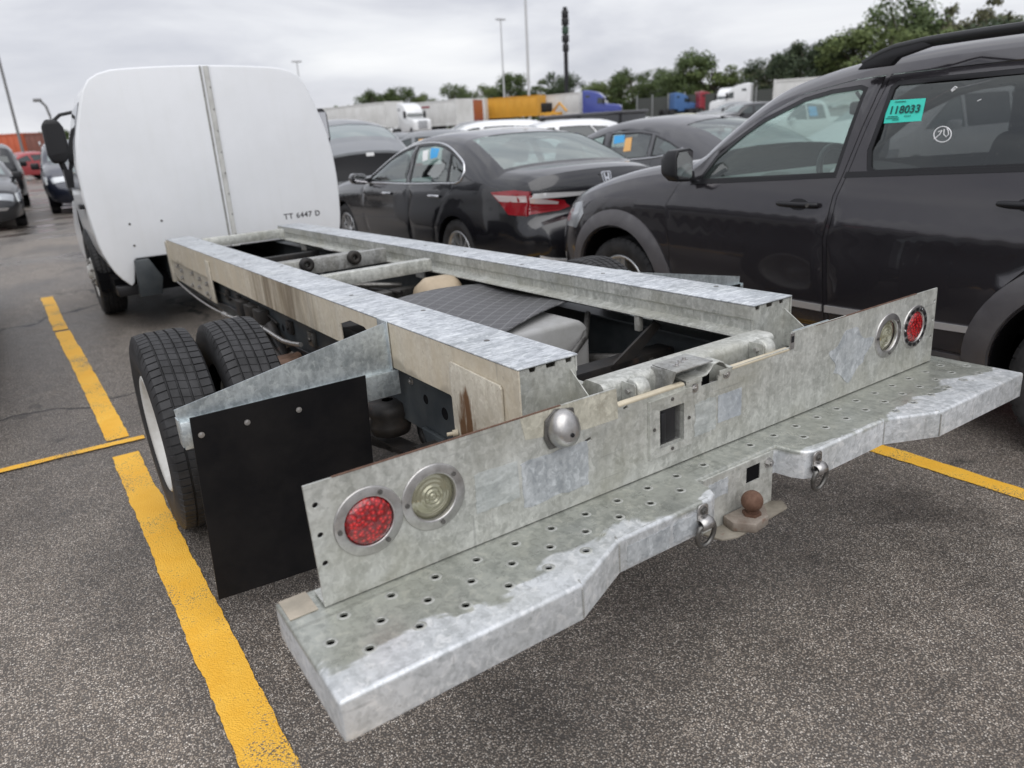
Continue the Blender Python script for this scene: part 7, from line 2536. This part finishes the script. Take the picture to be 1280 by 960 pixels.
# (pixel-free world places: x, y, height, kind, leaf, width)
tl = [
    (47.0, 136.0, 5.0, 3, 0, 1.1, 'small thin tree at the left end, right of the cab roof'),
    (53.5, 139.0, 5.6, 3, 0, 1.0, 'small round tree above the left half of the pale grey trailer'),
    (60.0, 136.0, 8.2, 0, 0, 1.1, 'broad tree above the right end of the pale grey trailer'),
    (64.5, 134.0, 8.6, 2, 0, 1.0, 'broad green tree right behind the white semi tractor'),
    (68.5, 132.0, 7.0, 0, 1, 1.0, 'low light green tree over the white trailer'),
    (73.5, 129.0, 8.6, 2, 0, 1.0, 'wide tree left of the yellow trailer'),
    (78.0, 126.5, 8.2, 0, 1, 1.1, 'light tree over the left end of the yellow trailer'),
    (82.6, 123.0, 9.8, 1, 0, 1.0, 'open crowned tree behind the pale lamp post'),
    (86.5, 119.0, 9.2, 3, 0, 1.4, 'loose crowned tree between the lamp post and the tall mast'),
    (87.0, 113.0, 9.4, 2, 2, 0.85, 'dark round tree just left of the black sign pylon'),
    (89.5, 108.0, 7.2, 0, 1, 1.0, 'low light tree right of the black sign pylon'),
    (92.5, 104.0, 7.4, 2, 1, 1.0, 'light bushy tree above the deep blue tractor'),
    (93.5, 101.0, 8.9, 0, 0, 1.0, 'taller round tree above the left part of the mesh fence'),
    (95.5, 95.5, 8.6, 2, 0, 0.9, 'bushy tree above the middle of the mesh fence'),
    (93.5, 90.0, 7.2, 0, 2, 1.0, 'dark low tree above the right part of the mesh fence'),
    (85.5, 81.5, 9.7, 0, 0, 1.0, 'tall full tree above the small red and blue tractors'),
    (88.0, 78.0, 9.0, 3, 1, 1.5, 'thin crowned tree beside the tall full tree'),
    (90.0, 74.5, 6.6, 2, 1, 1.0, 'low light green tree behind the white tractors'),
    (90.5, 70.5, 8.2, 3, 3, 1.4, 'sparse olive tree behind the white sleeper tractor'),
    (86.0, 63.5, 9.6, 3, 3, 0.8, 'thin spire tree standing out of the dark trees'),
    (78.5, 60.0, 6.8, 2, 2, 1.1, 'dark evergreen mass left of the thin spire tree'),
    (76.0, 54.0, 7.6, 0, 2, 1.2, 'dark dense tree above the long white trailer'),
    (74.5, 49.5, 7.4, 2, 2, 1.1, 'dark dense tree right of the spire tree'),
    (73.5, 45.5, 8.2, 0, 1, 1.2, 'large light green tree left of the tallest tree'),
    (76.0, 43.6, 10.6, 2, 0, 0.95, 'tallest full tree above the grey SUV windscreen'),
    (69.5, 40.5, 7.2, 0, 1, 1.2, 'mid green bush tree above the grey SUV roof'),
    (75.5, 37.4, 9.8, 3, 3, 0.8, 'sparse olive tree left of its twin above the roof rail'),
    (73.5, 34.2, 10.0, 3, 3, 0.85, 'sparse olive tree above the black roof rail'),
    (68.0, 36.0, 6.4, 2, 1, 1.2, 'low green tree behind the roof rail'),
    (64.0, 30.0, 6.2, 0, 2, 1.3, 'dark low tree behind the right half of the roof rail'),
    (64.0, 24.0, 5.6, 2, 0, 1.4, 'low green tree at the right edge'),
    (5.0, 112.0, 4.6, 0, 0, 1.0, 'small green tree behind the towing mirror arm'),
]
for i, (x, y, h, kd, lf, wd, lb) in enumerate(tl):
    tree(lb, x, y, h, kd, lf, i * 1.3, wd)
# far wood closing the horizon
rnd = random.Random(4)
vs, fs = [], []
for k in range(9000):
    a = R(rnd.uniform(-12, 78))
    d = rnd.uniform(165, 185)
    hmax = 5.4 + 1.6 * noise.noise(Vector((a * 14, 0, 0))) + 1.0 * noise.noise(Vector((a * 45, 3, 0)))
    if a < R(20):
        hmax *= 0.5
    z = 1.5 + (hmax) * rnd.random() ** 0.7
    c = Vector((d * math.sin(a), d * math.cos(a), z))
    s_ = rnd.uniform(0.3, 0.7)
    nn = Vector((rnd.uniform(-1, 1), rnd.uniform(-1, 1), rnd.uniform(-.3, 1))).normalized()
    t1 = nn.orthogonal().normalized()
    t2_ = nn.cross(t1)
    j = len(vs)
    vs += [c + t1 * s_, c + t2_ * s_, c - t1 * s_, c - t2_ * s_]
    fs.append((j, j + 1, j + 2, j + 3))
fo = MB().add(vs, fs).build('far_wood', LEAF[0], None, fix=False)
tag(fo, 'low band of far green wood along the horizon behind the trailers', 'wood', kind='stuff')
